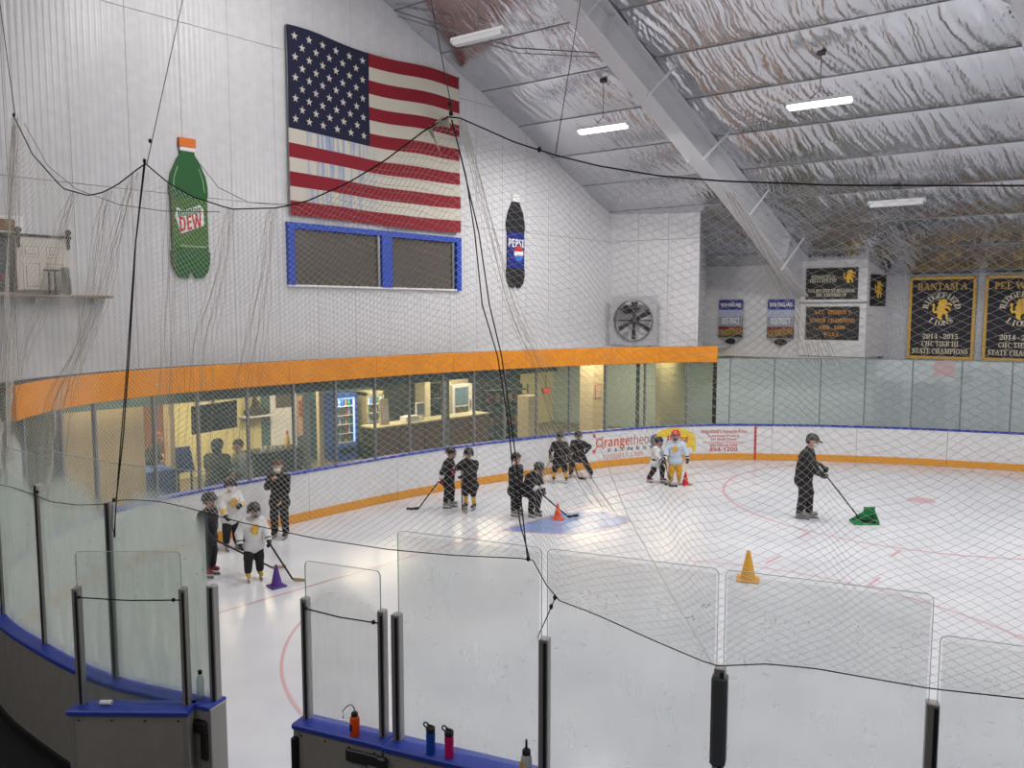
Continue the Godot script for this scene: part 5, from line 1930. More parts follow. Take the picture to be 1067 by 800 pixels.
func far_signs() -> void:
	champion_banner(-6.6, "BANTAM A", "black champion banner with gold border titled BANTAM A, left of two")
	champion_banner(-4.66, "PEE WEE A", "black champion banner with gold border titled PEE WEE, right of two at the photo's edge")
	var f := font("Droid Serif", 700)
	var black := mat("sign_black", c8(30, 30, 30), 0.6)
	var t := thing("sign", "upper black sign with pale lettering and gold lion on the white boxed panel", "sign")
	place(t, far_xf(-9.3, 5.26, 1.1))
	bx(t, "board", Vector3(0, 0, 0.02), Vector3(1.5, 0.94, 0.03), black, 0.004)
	var b := MB.new()
	for e in [["RIDGEFIELD", 0.2, -0.25, 0.7], ["TRI-STATE CUP", 0.08, -0.25, 0.78], ["USA HOCKEY NE REGIONAL", -0.22, 0.0, 1.36], ["DIV. 4 RUNNER UP", -0.35, 0.0, 0.86]]:
		text(b, e[0], f, 0.1, Transform3D(Basis.IDENTITY, Vector3(e[2], e[1], 0.036)), e[3])
	part(t, "lettering", b, M.banner_cream)
	b = MB.new()
	b.prism(lion(0.2), 0.01, Transform3D(Basis.IDENTITY, Vector3(0.5, 0.2, 0.034)))
	part(t, "lion_emblem", b, M.gold)
	t = thing("sign", "lower black sign with orange lettering on the white boxed panel", "sign")
	place(t, far_xf(-9.25, 4.06, 1.1))
	bx(t, "board", Vector3(0, 0, 0.02), Vector3(1.54, 1.0, 0.03), black, 0.004)
	b = MB.new()
	for e in [["A.E.C.  DIVISION  1", 0.33, 1.05], ["SENIOR  CHAMPIONS", 0.08, 1.3], ["1998 - 1999", -0.14, 0.75], ["W.S.H.A.", -0.34, 0.45]]:
		text(b, e[0], f, 0.12, Transform3D(Basis.IDENTITY, Vector3(0, e[1], 0.036)), e[2])
	part(t, "lettering", b, mat("sign_orange", c8(206, 140, 60), 0.6))
	t = thing("sign", "small narrow black sign on the side of the white boxed panel", "sign")
	var d := Vector3(-8.12 + 8.33, 0, far_z(-8.12, -0.02) - far_z(-8.33, 1.06)).normalized()
	place(t, Transform3D(Basis(d, Vector3.UP, d.cross(Vector3.UP)), Vector3(-8.195, 5.05, far_z(-8.22, 0.53))))
	bx(t, "board", Vector3(0, 0, 0.015), Vector3(0.86, 0.94, 0.03), black, 0.004)
	b = MB.new()
	b.prism(lion(0.26), 0.01, Transform3D(Basis.IDENTITY, Vector3(0, 0.02, 0.03)))
	part(t, "lion_emblem", b, M.gold)
	# two pointed champion pennants, the left one curling at the edge
	for k in 2:
		t = thing("pennant", ["pointed blue and white champion pennant with a curled right edge, left of two", "flat pointed blue and white champion pennant beside the white boxed panel"][k], "pennant", Vector3.ZERO, 0.0, "pointed champion pennants")
		place(t, far_xf(-12.42 if k == 0 else -10.83, 4.05, 0.97))
		var curl := func(x: float) -> float: return 0.03 if k == 1 else 0.03 + 0.35 * pow(maxf(x - 0.05, 0.0), 1.4)
		var bands := [[0.75, 0.42, c8(52, 58, 128)], [0.42, 0.2, c8(168, 174, 198)], [0.2, -0.12, c8(142, 146, 160)], [-0.12, -0.22, c8(120, 40, 44)], [-0.22, -0.48, c8(70, 62, 60)], [-0.48, -1.0, c8(150, 146, 144)]]
		for e in bands:
			b = MB.new()
			b.sheet(14, 6, func(u, v):
				var x := lerpf(-0.42, 0.42, u)
				var y := lerpf(e[0], e[1], v)
				y = maxf(y, -0.48 - 0.3 * (1.0 - absf(x) / 0.42))
				return Vector3(x, y, curl.call(x)), Vector3(0, 0, 1))
			part(t, "print_band", b, mat("pennant_%d" % bands.find(e), e[2], 0.8))
		b = MB.new()
		b.warp = func(p: Vector3) -> Transform3D: return Transform3D(Basis.IDENTITY, p + Vector3(0, 0, curl.call(p.x) + 0.004))
		text(b, "NEW ENGLAND", font("Droid Sans", 700), 0.12, Transform3D(Basis.IDENTITY, Vector3(0, 0.58, 0)), 0.7)
		text(b, "DISTRICT", font("Droid Sans", 700), 0.2, Transform3D(Basis.IDENTITY, Vector3(0, 0.06, 0)), 0.6)
		part(t, "lettering", b, M.white)
		b = MB.new()
		b.warp = func(p: Vector3) -> Transform3D: return Transform3D(Basis.IDENTITY, p + Vector3(0, 0, curl.call(p.x) + 0.006))
		text(b, "CHAMPIONS", font("Droid Serif", 700), 0.2, Transform3D(Basis(Vector3(0, 0, 1), 0.12), Vector3(0, -0.3, 0)), 0.78)
		part(t, "title_lettering", b, M.banner_gold)
		b = MB.new()
		b.ball(Vector3(0.02, -0.6, 0.04), Vector3(0.2, 0.1, 0.01), 12, 6)
		part(t, "emblem", b, M.banner_black)
	# door in the far wall behind the glass
	t = holder("door_1")
	place(t, far_xf(-5.55, 0.0, 0.02))
	bx(t, "leaf", Vector3(0, 1.3, 0.02), Vector3(1.0, 2.6, 0.05), mat("far_door", c8(150, 156, 162), 0.5), 0.004)
	for s in [-1, 1]:
		bx(t, "jamb", Vector3(s * 0.55, 1.36, 0.03), Vector3(0.07, 2.72, 0.08), M.alu, 0.004)
	bx(t, "head", Vector3(0, 2.73, 0.03), Vector3(1.17, 0.07, 0.08), M.alu, 0.004)
	bx(t, "closer", Vector3(-0.34, 2.5, 0.09), Vector3(0.32, 0.09, 0.08), M.black, 0.006)
	bx(t, "door_handle", Vector3(0.4, 1.05, 0.08), Vector3(0.04, 0.16, 0.06), M.steel, 0.006)
	for e in [[-7.9, 0.7, "dark blue storage cabinet behind the far glass, left of a black one", c8(44, 62, 90)], [-6.75, 0.8, "tall black cabinet behind the far glass beside the red notice", c8(40, 42, 48)]]:
		t = thing("cabinet", e[2], "cabinet")
		place(t, far_xf(e[0], 0.0, 0.25))
		var m := mat("cabinet_%d" % int(e[0] * -10), e[3], 0.5)
		bx(t, "body", Vector3(0, 1.15, 0), Vector3(e[1], 2.3, 0.4), m, 0.01)
		for s in [-1, 1]:
			bx(t, "door", Vector3(s * e[1] * 0.245, 1.17, 0.21), Vector3(e[1] * 0.46, 2.15, 0.03), m, 0.008)
			bx(t, "handle", Vector3(s * 0.05, 1.2, 0.235), Vector3(0.02, 0.2, 0.03), M.steel, 0.004)

# ---------------------------------------------------------------- lobby behind the end glass
func make_lobby() -> void:
	var o := holder("wall_lobby")
	var b := MB.new()
	for e in [[-3.4, -7.4, M.dark_wall], [-7.4, -11.6, M.yellow_wall], [-11.6, -15.6, M.teal_wall], [-15.6, -17.3, M.dark_wall], [-17.3, -19.8, M.beige], [-19.8, -22.6, M.dark_wall], [-22.6, -29.5, M.yellow_wall]]:
		b = MB.new()
		b.box(Vector3(-20.5, 1.65, (e[0] + e[1]) / 2), Vector3(0.2, 3.3, e[0] - e[1]))
		part(o, "wall_section", b, e[2], true)
	b = MB.new()
	b.box(Vector3(-17.6, 1.65, -3.3), Vector3(6.0, 3.3, 0.15))
	part(o, "side_wall", b, M.dark_wall, true)
	b = MB.new()
	b.box(Vector3(-17.0, 1.65, -29.4), Vector3(7.4, 3.3, 0.15))
	part(o, "side_wall", b, M.yellow_wall, true)
	b = MB.new()
	b.prism(PackedVector2Array([Vector2(-20.6, -29.5), Vector2(-12.8, -29.5), Vector2(-12.3, -21.6), Vector2(-13.4, -18.4), Vector2(-14.5, -15), Vector2(-14.62, -3.3), Vector2(-20.6, -3.3)]), 0.1, Transform3D(Basis(Vector3.RIGHT, Vector3(0, 0, 1), Vector3.DOWN), Vector3(0, 3.34, 0)))
	part(o, "lobby_ceiling", b, M.white_wall, true)
	b = MB.new()
	b.box(Vector3(-15.6, 2.95, -11.3), Vector3(0.2, 0.72, 15.2), 0.0)
	part(o, "dropped_beam", b, M.header, true)
	b = MB.new()
	b.box(Vector3(-16.2, 1.3, -5.85), Vector3(0.1, 2.6, 1.5), 0.01)
	part(o, "partition", b, M.tan, true)
	b = MB.new()
	b.box(Vector3(-16.1, 1.4, -5.0), Vector3(0.14, 2.8, 0.14), 0.01)
	part(o, "post", b, M.black, true)
	for e in [[-17.2, -7.61, 0.12, M.beige], [-16.0, -10.26, 0.13, M.alu], [-17.5, -11.63, 0.14, M.beige], [-17.0, -15.62, 0.14, M.alu]]:
		b = MB.new()
		b.box(Vector3(e[0], 1.6, e[1]), Vector3(e[2], 3.2, e[2]), 0.012)
		part(o, "column", b, e[3], true)
		b = MB.new()
		b.box(Vector3(e[0], 0.2, e[1]), Vector3(e[2] + 0.04, 0.4, e[2] + 0.04), 0.01)
		part(o, "column_foot", b, M.cap if e[1] < -8 and e[1] > -11 else e[3], true)
	b = MB.new()
	b.box(Vector3(-17.0, 0.85, -19.22), Vector3(0.5, 1.7, 0.5), 0.01)
	part(o, "pillar", b, M.beige, true)
	b = MB.new()
	b.box(Vector3(-17.0, 1.6, -22.63), Vector3(0.6, 3.2, 0.6), 0.01)
	part(o, "pillar", b, M.beige, true)
	# corridor with door frames at the right
	for e in [[-18.0, -25.3], [-18.0, -26.6]]:
		b = MB.new()
		b.box(Vector3(e[0], 1.5, e[1]), Vector3(0.14, 3.0, 0.14), 0.01)
		part(o, "corridor_post", b, M.teal_wall, true)
	b = MB.new()
	b.box(Vector3(-18.0, 2.4, -25.95), Vector3(0.14, 0.14, 1.3), 0.01)
	part(o, "corridor_rail", b, M.teal_wall, true)
	b = MB.new()
	b.box(Vector3(-14.6, 1.65, -24.4), Vector3(0.15, 3.3, 5.0), 0.0, Basis(Vector3.UP, 0.3))
	part(o, "corridor_wall", b, M.yellow_wall, true)
	# light panels in the lobby ceiling
	var nth := -1
	for p in [Vector3(-15.6, 3.2, -5.5), Vector3(-18.2, 3.2, -7.0), Vector3(-18.2, 3.2, -10.0), Vector3(-18.4, 3.2, -14.2), Vector3(-18.6, 3.2, -18.4), Vector3(-16.6, 3.2, -22.2), Vector3(-13.9, 3.2, -22.8)]:
		nth += 1
		var t := thing("ceiling_light", "broad light panel in the lobby ceiling, %s from the left end" % ["first", "second", "third", "fourth", "fifth", "sixth", "last"][nth], "lamp", p, 0.0, "lobby ceiling light panels")
		bx(t, "frame", Vector3(0, 0.01, 0), Vector3(1.46, 0.04, 2.86), M.white, 0.004)
		bx(t, "diffuser", Vector3(0, -0.015, 0), Vector3(1.4, 0.012, 2.8), M.lamp_soft, 0.0)
		area_light(t, Vector3(0, -0.04, 0), Vector2(1.36, 2.7), LOBBY_ENERGY * (0.6 if p.z < -22.4 else 1.6 if p.z < -20.0 else 0.5 if p.x > -15.5 else 1.15), Color(1.0, 0.93, 0.78))
	# door and picture on the pale wall
	var d := holder("door_2")
	for s in [-1, 1]:
		bx(d, "jamb", Vector3(-20.36, 1.1, -8.35 + s * 0.5), Vector3(0.1, 2.2, 0.1), M.pale_wood, 0.006)
	bx(d, "head", Vector3(-20.36, 2.22, -8.35), Vector3(0.1, 0.1, 1.1), M.pale_wood, 0.006)
	bx(d, "leaf", Vector3(-20.37, 1.08, -8.35), Vector3(0.05, 2.16, 0.9), M.wood, 0.006)
	bx(d, "door_handle", Vector3(-20.3, 1.0, -8.68), Vector3(0.06, 0.03, 0.12), M.steel, 0.004)
	d = holder("door_3")
	bx(d, "leaf", Vector3(-20.37, 1.08, -12.3), Vector3(0.05, 2.3, 0.85), M.white, 0.006)
	bx(d, "pane", Vector3(-20.33, 1.85, -12.3), Vector3(0.02, 0.4, 0.5), M.dark_glass, 0.0)
	d = holder("window_3")
	bx(d, "pane", Vector3(-20.36, 1.5, -7.55), Vector3(0.04, 1.3, 0.5), mat("bright_pane", c8(214, 224, 240), 0.3), 0.0)
	for k in 3:
		bx(d, "glazing_bar", Vector3(-20.33, 1.05 + 0.45 * k, -7.55), Vector3(0.03, 0.05, 0.5), M.dark_steel, 0.0)
	var t := thing("picture", "framed picture on the pale lobby wall left of the television", "picture", Vector3(-20.37, 1.8, -9.9))
	bx(t, "frame", Vector3.ZERO, Vector3(0.04, 0.5, 0.4), M.pale_wood, 0.006)
	bx(t, "print", Vector3(0.022, 0, 0), Vector3(0.006, 0.4, 0.3), M.white, 0.0)
	t = thing("television", "flat black television hung tilted from the lobby ceiling", "television", Vector3(-17.2, 1.68, -8.62))
	var tilt := Basis(Vector3(0, 0, 1), -0.16) * Basis(Vector3.RIGHT, 0.06)
	bx(t, "case", Vector3(0, 0.33, 0), Vector3(0.06, 0.66, 1.08), M.black, 0.01, tilt)
	bx(t, "screen", Vector3(0.035, 0.33, 0), Vector3(0.01, 0.6, 1.02), mat("tv_screen", c8(40, 42, 48), 0.2), 0.0, tilt)
	bx(t, "pole", Vector3(-0.05, 1.1, 0), Vector3(0.05, 1.0, 0.05), M.black, 0.006)
	t = thing("table", "lobby table under a blue cloth at the left, a person seated behind it", "table", Vector3(-17.3, 0, -7.15))
	bx(t, "top", Vector3(0, 0.97, 0), Vector3(0.7, 0.04, 0.75), M.white, 0.01)
	for s in [-1, 1]:
		for k in [-1, 1]:
			bx(t, "leg", Vector3(s * 0.28, 0.48, k * 0.3), Vector3(0.05, 0.95, 0.05), M.dark_steel, 0.006)
	t = thing("tablecloth", "blue cloth draped over the lobby table before the seated person", "tablecloth", Vector3(-17.3, 0.5, -7.15))
	b = MB.new()
	for e in [[Vector3(0.37, 0.22, 0), Vector3(0.02, 0.56, 0.8)], [Vector3(0, 0.22, 0.4), Vector3(0.74, 0.56, 0.02)], [Vector3(0, 0.22, -0.4), Vector3(0.74, 0.56, 0.02)], [Vector3(0, 0.5, 0), Vector3(0.74, 0.015, 0.8)]]:
		b.box(e[0], e[1], 0.006)
	part(t, "cloth", b, M.blue_cloth)
	t = thing("display_board", "slanted blue cloth panel on the lobby table end right of the beige column", "panel", Vector3(-17.2, 0.0, -7.86))
	b = MB.new()
	b.prism(PackedVector2Array([Vector2(-0.2, 0.85), Vector2(0.22, 0.85), Vector2(0.12, 1.42), Vector2(-0.2, 1.42)]), 0.08, Transform3D(Basis(Vector3(0, 0, -1), Vector3.UP, Vector3.RIGHT), Vector3.ZERO))
	part(t, "panel", b, M.blue_cloth)
	for s in [-1, 1]:
		bx(t, "leg", Vector3(0.04, 0.43, s * 0.15), Vector3(0.04, 0.86, 0.04), M.dark_steel, 0.005)
	# shelf with a heap of bags, and the black table with cups
	t = thing("shelf", "narrow wall shelf in the lobby with a dark bag on it", "shelf", Vector3(-20.2, 1.5, -11.35))
	bx(t, "board", Vector3(0, 0, 0), Vector3(0.4, 0.04, 0.9), M.white, 0.006)
	for s in [-1, 1]:
		bx(t, "bracket", Vector3(-0.08, -0.08, s * 0.3), Vector3(0.2, 0.12, 0.03), M.wire, 0.004)
	t = thing("bag", "dark peaked bag on the lobby wall shelf", "bag", Vector3(-20.2, 1.52, -11.35))
	b = MB.new()
	b.blob([[Vector3(0, 0.1, -0.25), Vector3(0, 0.1, 0.25), 0.12, 0.12], [Vector3(0, 0.2, 0), Vector3(0, 0.5, 0.05), 0.14, 0.05]], 0.03, 0.08)
	part(t, "body", b, mat("bag_dark", c8(60, 50, 44), 0.8))
	b = MB.new()
	b.tube([Vector3(0.1, 0.25, -0.15), Vector3(0.14, 0.4, 0), Vector3(0.1, 0.25, 0.15)], 0.015, 6)
	part(t, "strap", b, M.black)
	t = thing("table", "black lobby table with cups and a yellow bottle on it", "table", Vector3(-17.6, 0, -10.35))
	bx(t, "top", Vector3(0, 0.98, 0), Vector3(0.7, 0.05, 1.3), M.black, 0.01)
	for s in [-1, 1]:
		bx(t, "side_panel", Vector3(0, 0.48, s * 0.58), Vector3(0.6, 0.95, 0.05), M.black, 0.006)
	bx(t, "front_panel", Vector3(0.28, 0.6, 0), Vector3(0.03, 0.7, 1.14), M.black, 0.004)
	for k in 5:
		t = thing("cup", "white paper cup on the black lobby table, %s from the left" % ["first", "second", "third", "fourth", "last"][k], "cup", Vector3(-17.5 - 0.05 * (k % 2), 1.005, -9.95 - 0.13 * k), 0.0, "paper cups on the black lobby table")
		b = MB.new()
		b.lathe([Vector2(0, 0), Vector2(0.03, 0), Vector2(0.042, 0.11), Vector2(0.038, 0.11), Vector2(0.027, 0.006), Vector2(0, 0.006)], 14)
		part(t, "body", b, M.white)
	t = thing("bottle", "yellow bottle with red cap standing on the black lobby table", "bottle", Vector3(-17.6, 1.005, -10.72))
	b = MB.new()
	b.lathe([Vector2(0, 0), Vector2(0.06, 0), Vector2(0.065, 0.02), Vector2(0.065, 0.2), Vector2(0.03, 0.3), Vector2(0.025, 0.34), Vector2(0, 0.34)], 16)
	part(t, "body", b, mat("mustard", c8(230, 190, 60), 0.4))
	b = MB.new()
	b.lathe([Vector2(0.03, 0.33), Vector2(0.03, 0.38), Vector2(0.01, 0.42), Vector2(0, 0.42)], 12)
	part(t, "cap", b, M.red)
	for k in 2:
		lobby_chair(Vector3(-16.9, 0, -9.75 - 1.1 * k), PI * 0.5 + 0.4 * k, ["black lobby chair left of the black table", "black lobby chair right of the black table"][k])
	lobby_chair(Vector3(-16.6, 0, -12.4), 0.4, "dark lobby chair in front of the lit drinks cooler, left of another")
	lobby_chair(Vector3(-16.4, 0, -13.1), -0.6, "dark lobby chair in front of the vending machines, nearest the counter")
	vending(Vector3(-19.75, 0, -13.83), true)
	vending(Vector3(-19.6, 0, -14.78), false)
	t = thing("poster", "tall pinkish poster on the lobby wall left of the drinks cooler", "poster", Vector3(-20.36, 1.35, -12.95))
	bx(t, "sheet", Vector3.ZERO, Vector3(0.02, 1.2, 0.4), mat("poster_pink", c8(206, 170, 140), 0.7), 0.0)
	bx(t, "picture", Vector3(0.012, 0.2, 0), Vector3(0.006, 0.5, 0.3), mat("poster_dark", c8(150, 90, 70), 0.7), 0.0)
	snack_counter()

func lobby_chair(at: Vector3, turn: float, label: String) -> void:
	var t := thing("lobby_chair", label, "chair", at, turn, "lobby chairs")
	bx(t, "seat", Vector3(0, 0.46, 0), Vector3(0.42, 0.05, 0.42), M.black, 0.015)
	bx(t, "backrest", Vector3(0, 0.75, -0.2), Vector3(0.42, 0.36, 0.03), M.black, 0.012)
	for s in [-1, 1]:
		bx(t, "leg", Vector3(s * 0.18, 0.22, 0.18), Vector3(0.03, 0.44, 0.03), M.dark_steel, 0.005)
		bx(t, "leg", Vector3(s * 0.18, 0.45, -0.2), Vector3(0.03, 0.9, 0.03), M.dark_steel, 0.005)

func vending(at: Vector3, cooler: bool) -> void:
	var t := thing("vending_machine", "blue-lit drinks cooler with rows of bottles in the lobby" if cooler else "cream snack vending machine with lit shelves right of the blue cooler", "vending machine", at, PI / 2)
	var body: Material = mat("cooler_blue", c8(50, 84, 170), 0.4) if cooler else mat("vendor_cream", c8(202, 192, 150), 0.45)
	var W := 0.78 if cooler else 0.66
	var H := 2.0
	bx(t, "body", Vector3(0, H / 2, -0.34), Vector3(W, H, 0.06), body, 0.01)
	for s in [-1, 1]:
		bx(t, "side", Vector3(s * (W / 2 - 0.03), H / 2, 0), Vector3(0.06, H, 0.7), body, 0.012)
	bx(t, "top", Vector3(0, H - 0.06, 0), Vector3(W, 0.12, 0.7), body, 0.012)
	bx(t, "base", Vector3(0, 0.24, 0), Vector3(W, 0.48, 0.7), body if not cooler else M.cooler_blue, 0.012)
	var glow := mat("cooler_glow" if cooler else "vendor_glow", Color.WHITE, 0.4)
	glow.emission_enabled = true
	glow.emission = Color(0.55, 0.75, 1.0) if cooler else Color(0.85, 0.92, 0.95)
	glow.emission_energy_multiplier = 1.3 if cooler else 0.35
	bx(t, "light_tube", Vector3(W / 2 - 0.09, 1.2, 0.28), Vector3(0.05, 1.35, 0.05), glow, 0.01)
	bx(t, "lit_back", Vector3(0, 1.2, -0.28), Vector3(W - 0.14, 1.4, 0.02), mat("lit_back", c8(190, 205, 225), 0.5), 0.0)
	bx(t, "light_tube", Vector3(0, 1.84, 0.24), Vector3(W - 0.2, 0.05, 0.05), glow, 0.01)
	area_light(t, Vector3(0, 1.8, 0.2), Vector2(W - 0.2, 0.1), 0.28 if cooler else 0.12, Color(0.6, 0.78, 1.0) if cooler else Color(0.9, 0.95, 1.0))
	var cols := [c8(190, 40, 40), c8(230, 232, 236), c8(60, 120, 200), c8(230, 150, 40), c8(80, 150, 80), c8(120, 60, 40)]
	for r in 5:
		var y := 0.52 + 0.27 * r
		bx(t, "shelf", Vector3(0, y, 0), Vector3(W - 0.13, 0.015, 0.5), M.white, 0.0)
		for k in 5:
			var x := (k - 2) * (W - 0.2) / 5.0
			var m = mat("stock_%d" % ((r * 3 + k) % 6), cols[(r * 3 + k + (0 if cooler else 2)) % 6], 0.4) if not M.has("stock_%d" % ((r * 3 + k) % 6)) else M["stock_%d" % ((r * 3 + k) % 6)]
			if cooler:
				var q := thing("drink_bottle", "small drink bottle in the blue cooler, %s from the right, shelf %s" % [["first", "second", "third", "fourth", "last"][k], ["lowest", "second from bottom", "middle", "second from top", "topmost"][r]], "bottle", at + Vector3(0.12, y + 0.008, -x), 0.0, "drink bottles in the blue cooler, shelf %d" % (r + 1))
				var b := MB.new()
				b.lathe([Vector2(0, 0), Vector2(0.035, 0), Vector2(0.037, 0.12), Vector2(0.014, 0.19), Vector2(0.014, 0.22), Vector2(0, 0.22)], 8)
				part(q, "body", b, m)
			else:
				var q2 := thing("snack_packet", "snack packet in the cream vending machine, %s from the right, shelf %s" % [["first", "second", "third", "fourth", "last"][k], ["lowest", "second from bottom", "middle", "second from top", "topmost"][r]], "packet", at + Vector3(0.12, y + 0.008, -x), 0.0, "snack packets in the cream vending machine, shelf %d" % (r + 1))
				bx(q2, "body", Vector3(0, 0.085, 0), Vector3(0.05, 0.17, 0.08), m, 0.02)
	var gl := MB.new()
	gl.box(Vector3(0, 1.2, 0.34), Vector3(W - 0.12, 1.46, 0.012))
	part(t, "door_pane", gl, M.glass)
	bx(t, "delivery_flap", Vector3(0, 0.3, 0.355), Vector3(W * 0.6, 0.16, 0.02), M.black if cooler else M.beige, 0.006)

func snack_counter() -> void:
	var t := thing("counter", "long lobby snack counter with pale worktop and brown wooden front", "counter", Vector3(-18.0, 0, -15.9))
	bx(t, "worktop", Vector3(-0.1, 1.14, 0), Vector3(0.7, 0.06, 4.6), mat("worktop", c8(196, 186, 150), 0.5), 0.012)
	for k in 5:
		bx(t, "front_panel", Vector3(0.2, 0.62, -1.84 + 0.92 * k), Vector3(0.03, 0.98, 0.9), M.wood, 0.006)
	bx(t, "carcass", Vector3(-0.15, 0.6, 0), Vector3(0.6, 1.0, 4.5), M.dark_wall, 0.0)
	bx(t, "plinth", Vector3(0.12, 0.06, 0), Vector3(0.05, 0.12, 4.5), M.black, 0.0)
	t = thing("easel_sign", "pale triangular folding sign standing on the counter's left end", "sign", Vector3(-18.05, 1.17, -14.15))
	var b := MB.new()
	b.prism(PackedVector2Array([Vector2(-0.06, 0), Vector2(0.06, 0), Vector2(0.0, 0.75)]), 0.3, Transform3D(Basis(Vector3.RIGHT, Vector3.UP, Vector3(0, 0, 1)), Vector3(0, 0, -0.15)))
	part(t, "board", b, M.beige)
	bx(t, "notice", Vector3(0.045, 0.35, 0), Vector3(0.01, 0.4, 0.22), M.white, 0.0, Basis(Vector3(0, 0, 1), 0.08))
	t = thing("box", "white carton box lying on the snack counter", "box", Vector3(-18.05, 1.17, -15.1))
	bx(t, "carton", Vector3(0, 0.08, 0), Vector3(0.3, 0.16, 0.5), M.white, 0.006)
	bx(t, "flap", Vector3(0, 0.165, 0), Vector3(0.31, 0.012, 0.26), M.white, 0.002)
	t = thing("monitor", "white computer screen on the snack counter beside the pale pillar", "monitor", Vector3(-18.1, 1.17, -15.55))
	bx(t, "case", Vector3(0, 0.32, 0), Vector3(0.05, 0.4, 0.34), M.white, 0.01)
	bx(t, "screen", Vector3(0.03, 0.32, 0), Vector3(0.01, 0.33, 0.28), mat("screen_grey", c8(150, 160, 170), 0.3), 0.0)
	bx(t, "foot", Vector3(0, 0.05, 0), Vector3(0.16, 0.1, 0.14), M.white, 0.006)
	# back bar: pale pillar, cupboards, microwave oven and drinks cabinet
	t = thing("back_cabinet", "pale cabinet with open shelves behind the snack counter", "cabinet", Vector3(-20.1, 0, -17.9))
	bx(t, "side", Vector3(0, 1.05, 0.5), Vector3(0.5, 2.1, 0.24), mat("pale_cream", c8(226, 218, 178), 0.5), 0.01)
	bx(t, "side", Vector3(0, 1.05, -0.5), Vector3(0.5, 2.1, 0.06), M.pale_cream, 0.01)
	bx(t, "back", Vector3(-0.22, 1.05, 0), Vector3(0.04, 2.1, 1.0), mat("cab_back", c8(90, 88, 78), 0.6), 0.0)
	for y in [0.9, 1.25, 1.6, 2.0]:
		bx(t, "shelf", Vector3(0, y, 0), Vector3(0.46, 0.03, 0.9), M.dark_steel, 0.004)
	t = thing("microwave", "black and steel microwave oven on the pale cabinet's shelf", "microwave", Vector3(-20.0, 1.265, -17.9))
	bx(t, "case", Vector3(0, 0.13, 0), Vector3(0.34, 0.26, 0.5), M.steel, 0.01)
	bx(t, "door", Vector3(0.175, 0.13, 0.06), Vector3(0.015, 0.2, 0.34), M.black, 0.004)
	bx(t, "keypad", Vector3(0.175, 0.13, -0.18), Vector3(0.012, 0.2, 0.08), M.dark_steel, 0.0)
	t = thing("drinks_cabinet", "white framed glass-front drinks cabinet right of the grey column", "cabinet", Vector3(-20.0, 0.0, -19.0))
	bx(t, "body", Vector3(-0.1, 0.95, 0), Vector3(0.5, 1.9, 0.95), M.white, 0.01)
	bx(t, "door_pane", Vector3(0.16, 1.5, 0.05), Vector3(0.02, 0.6, 0.62), mat("cab_glass", c8(110, 140, 165), 0.2), 0.0)
	bx(t, "door_pane", Vector3(0.16, 0.85, 0.05), Vector3(0.02, 0.55, 0.62), M.dark_glass, 0.0)
	bx(t, "handle", Vector3(0.18, 1.2, -0.36), Vector3(0.04, 0.3, 0.03), M.steel, 0.004)
	# dark stock rack between the column and the beige pillar
	t = thing("stock_rack", "dark goods rack filled with small brown and red boxes", "rack", Vector3(-18.0, 0, -19.2), -0.3)
	for s in [-1, 1]:
		for k in [-1, 1]:
			bx(t, "upright", Vector3(s * 0.2, 1.0, k * 0.75), Vector3(0.04, 2.0, 0.04), M.dark_steel, 0.004)
	for r in 5:
		bx(t, "shelf", Vector3(0, 0.3 + 0.38 * r, 0), Vector3(0.44, 0.025, 1.54), M.dark_steel, 0.004)
	bx(t, "backboard", Vector3(-0.21, 1.0, 0), Vector3(0.02, 1.9, 1.5), M.dark_wall, 0.0)
	var cs := [c8(110, 84, 56), c8(140, 60, 44), c8(90, 100, 90), c8(160, 140, 100)]
	var bs := Basis(Vector3.UP, -0.3)
	for r in 4:
		for k in 6:
			var q := thing("goods_box", "small box on the dark goods rack, %s from the left, shelf %s" % [["first", "second", "third", "fourth", "fifth", "last"][k], ["lowest", "second from bottom", "second from top", "topmost"][r]], "box", Vector3(-18.0, 0, -19.2) + bs * Vector3(0.04, 0.3135 + 0.38 * r, -0.6 + 0.24 * k), -0.3, "boxes on the dark goods rack, shelf %d" % (r + 1))
			bx(q, "body", Vector3(0, 0.1 + 0.02 * ((k + r) % 3), 0), Vector3(0.2, 0.2 + 0.04 * ((k + r) % 3), 0.17), mat("goods_%d" % ((k * 2 + r) % 4), cs[(k * 2 + r) % 4], 0.7) if not M.has("goods_%d" % ((k * 2 + r) % 4)) else M["goods_%d" % ((k * 2 + r) % 4)], 0.008)
	t = thing("notice", "small red framed notice on the beige pillar", "notice", Vector3(-16.69, 1.6, -22.6))
	bx(t, "frame", Vector3.ZERO, Vector3(0.02, 0.5, 0.36), mat("notice_frame", c8(170, 90, 80), 0.6), 0.004)
	bx(t, "sheet", Vector3(0.012, 0, 0), Vector3(0.006, 0.42, 0.28), M.beige, 0.0)
	t = thing("red_sign", "small glowing red sign in the lobby passage between two pillars", "sign", Vector3(-18.6, 1.55, -22.0))
	bx(t, "case", Vector3(0, 0, 0), Vector3(0.06, 0.2, 0.4), M.dark_steel, 0.006)
	var rg := mat("red_glow", c8(190, 40, 40), 0.4)
	rg.emission_enabled = true
	rg.emission = Color(0.9, 0.12, 0.1)
	rg.emission_energy_multiplier = 0.6
	bx(t, "face", Vector3(0.035, 0, 0), Vector3(0.01, 0.16, 0.36), rg, 0.0)
	bx(t, "hanger", Vector3(0, 0.8, 0), Vector3(0.02, 1.4, 0.02), M.dark_steel, 0.0)
	t = thing("bench", "long dark bench in the passage before the pale cabinets", "bench", Vector3(-15.4, 0, -18.6), -0.25)
	bx(t, "seat", Vector3(0, 0.45, 0), Vector3(0.36, 0.05, 1.8), M.dark_steel, 0.01)
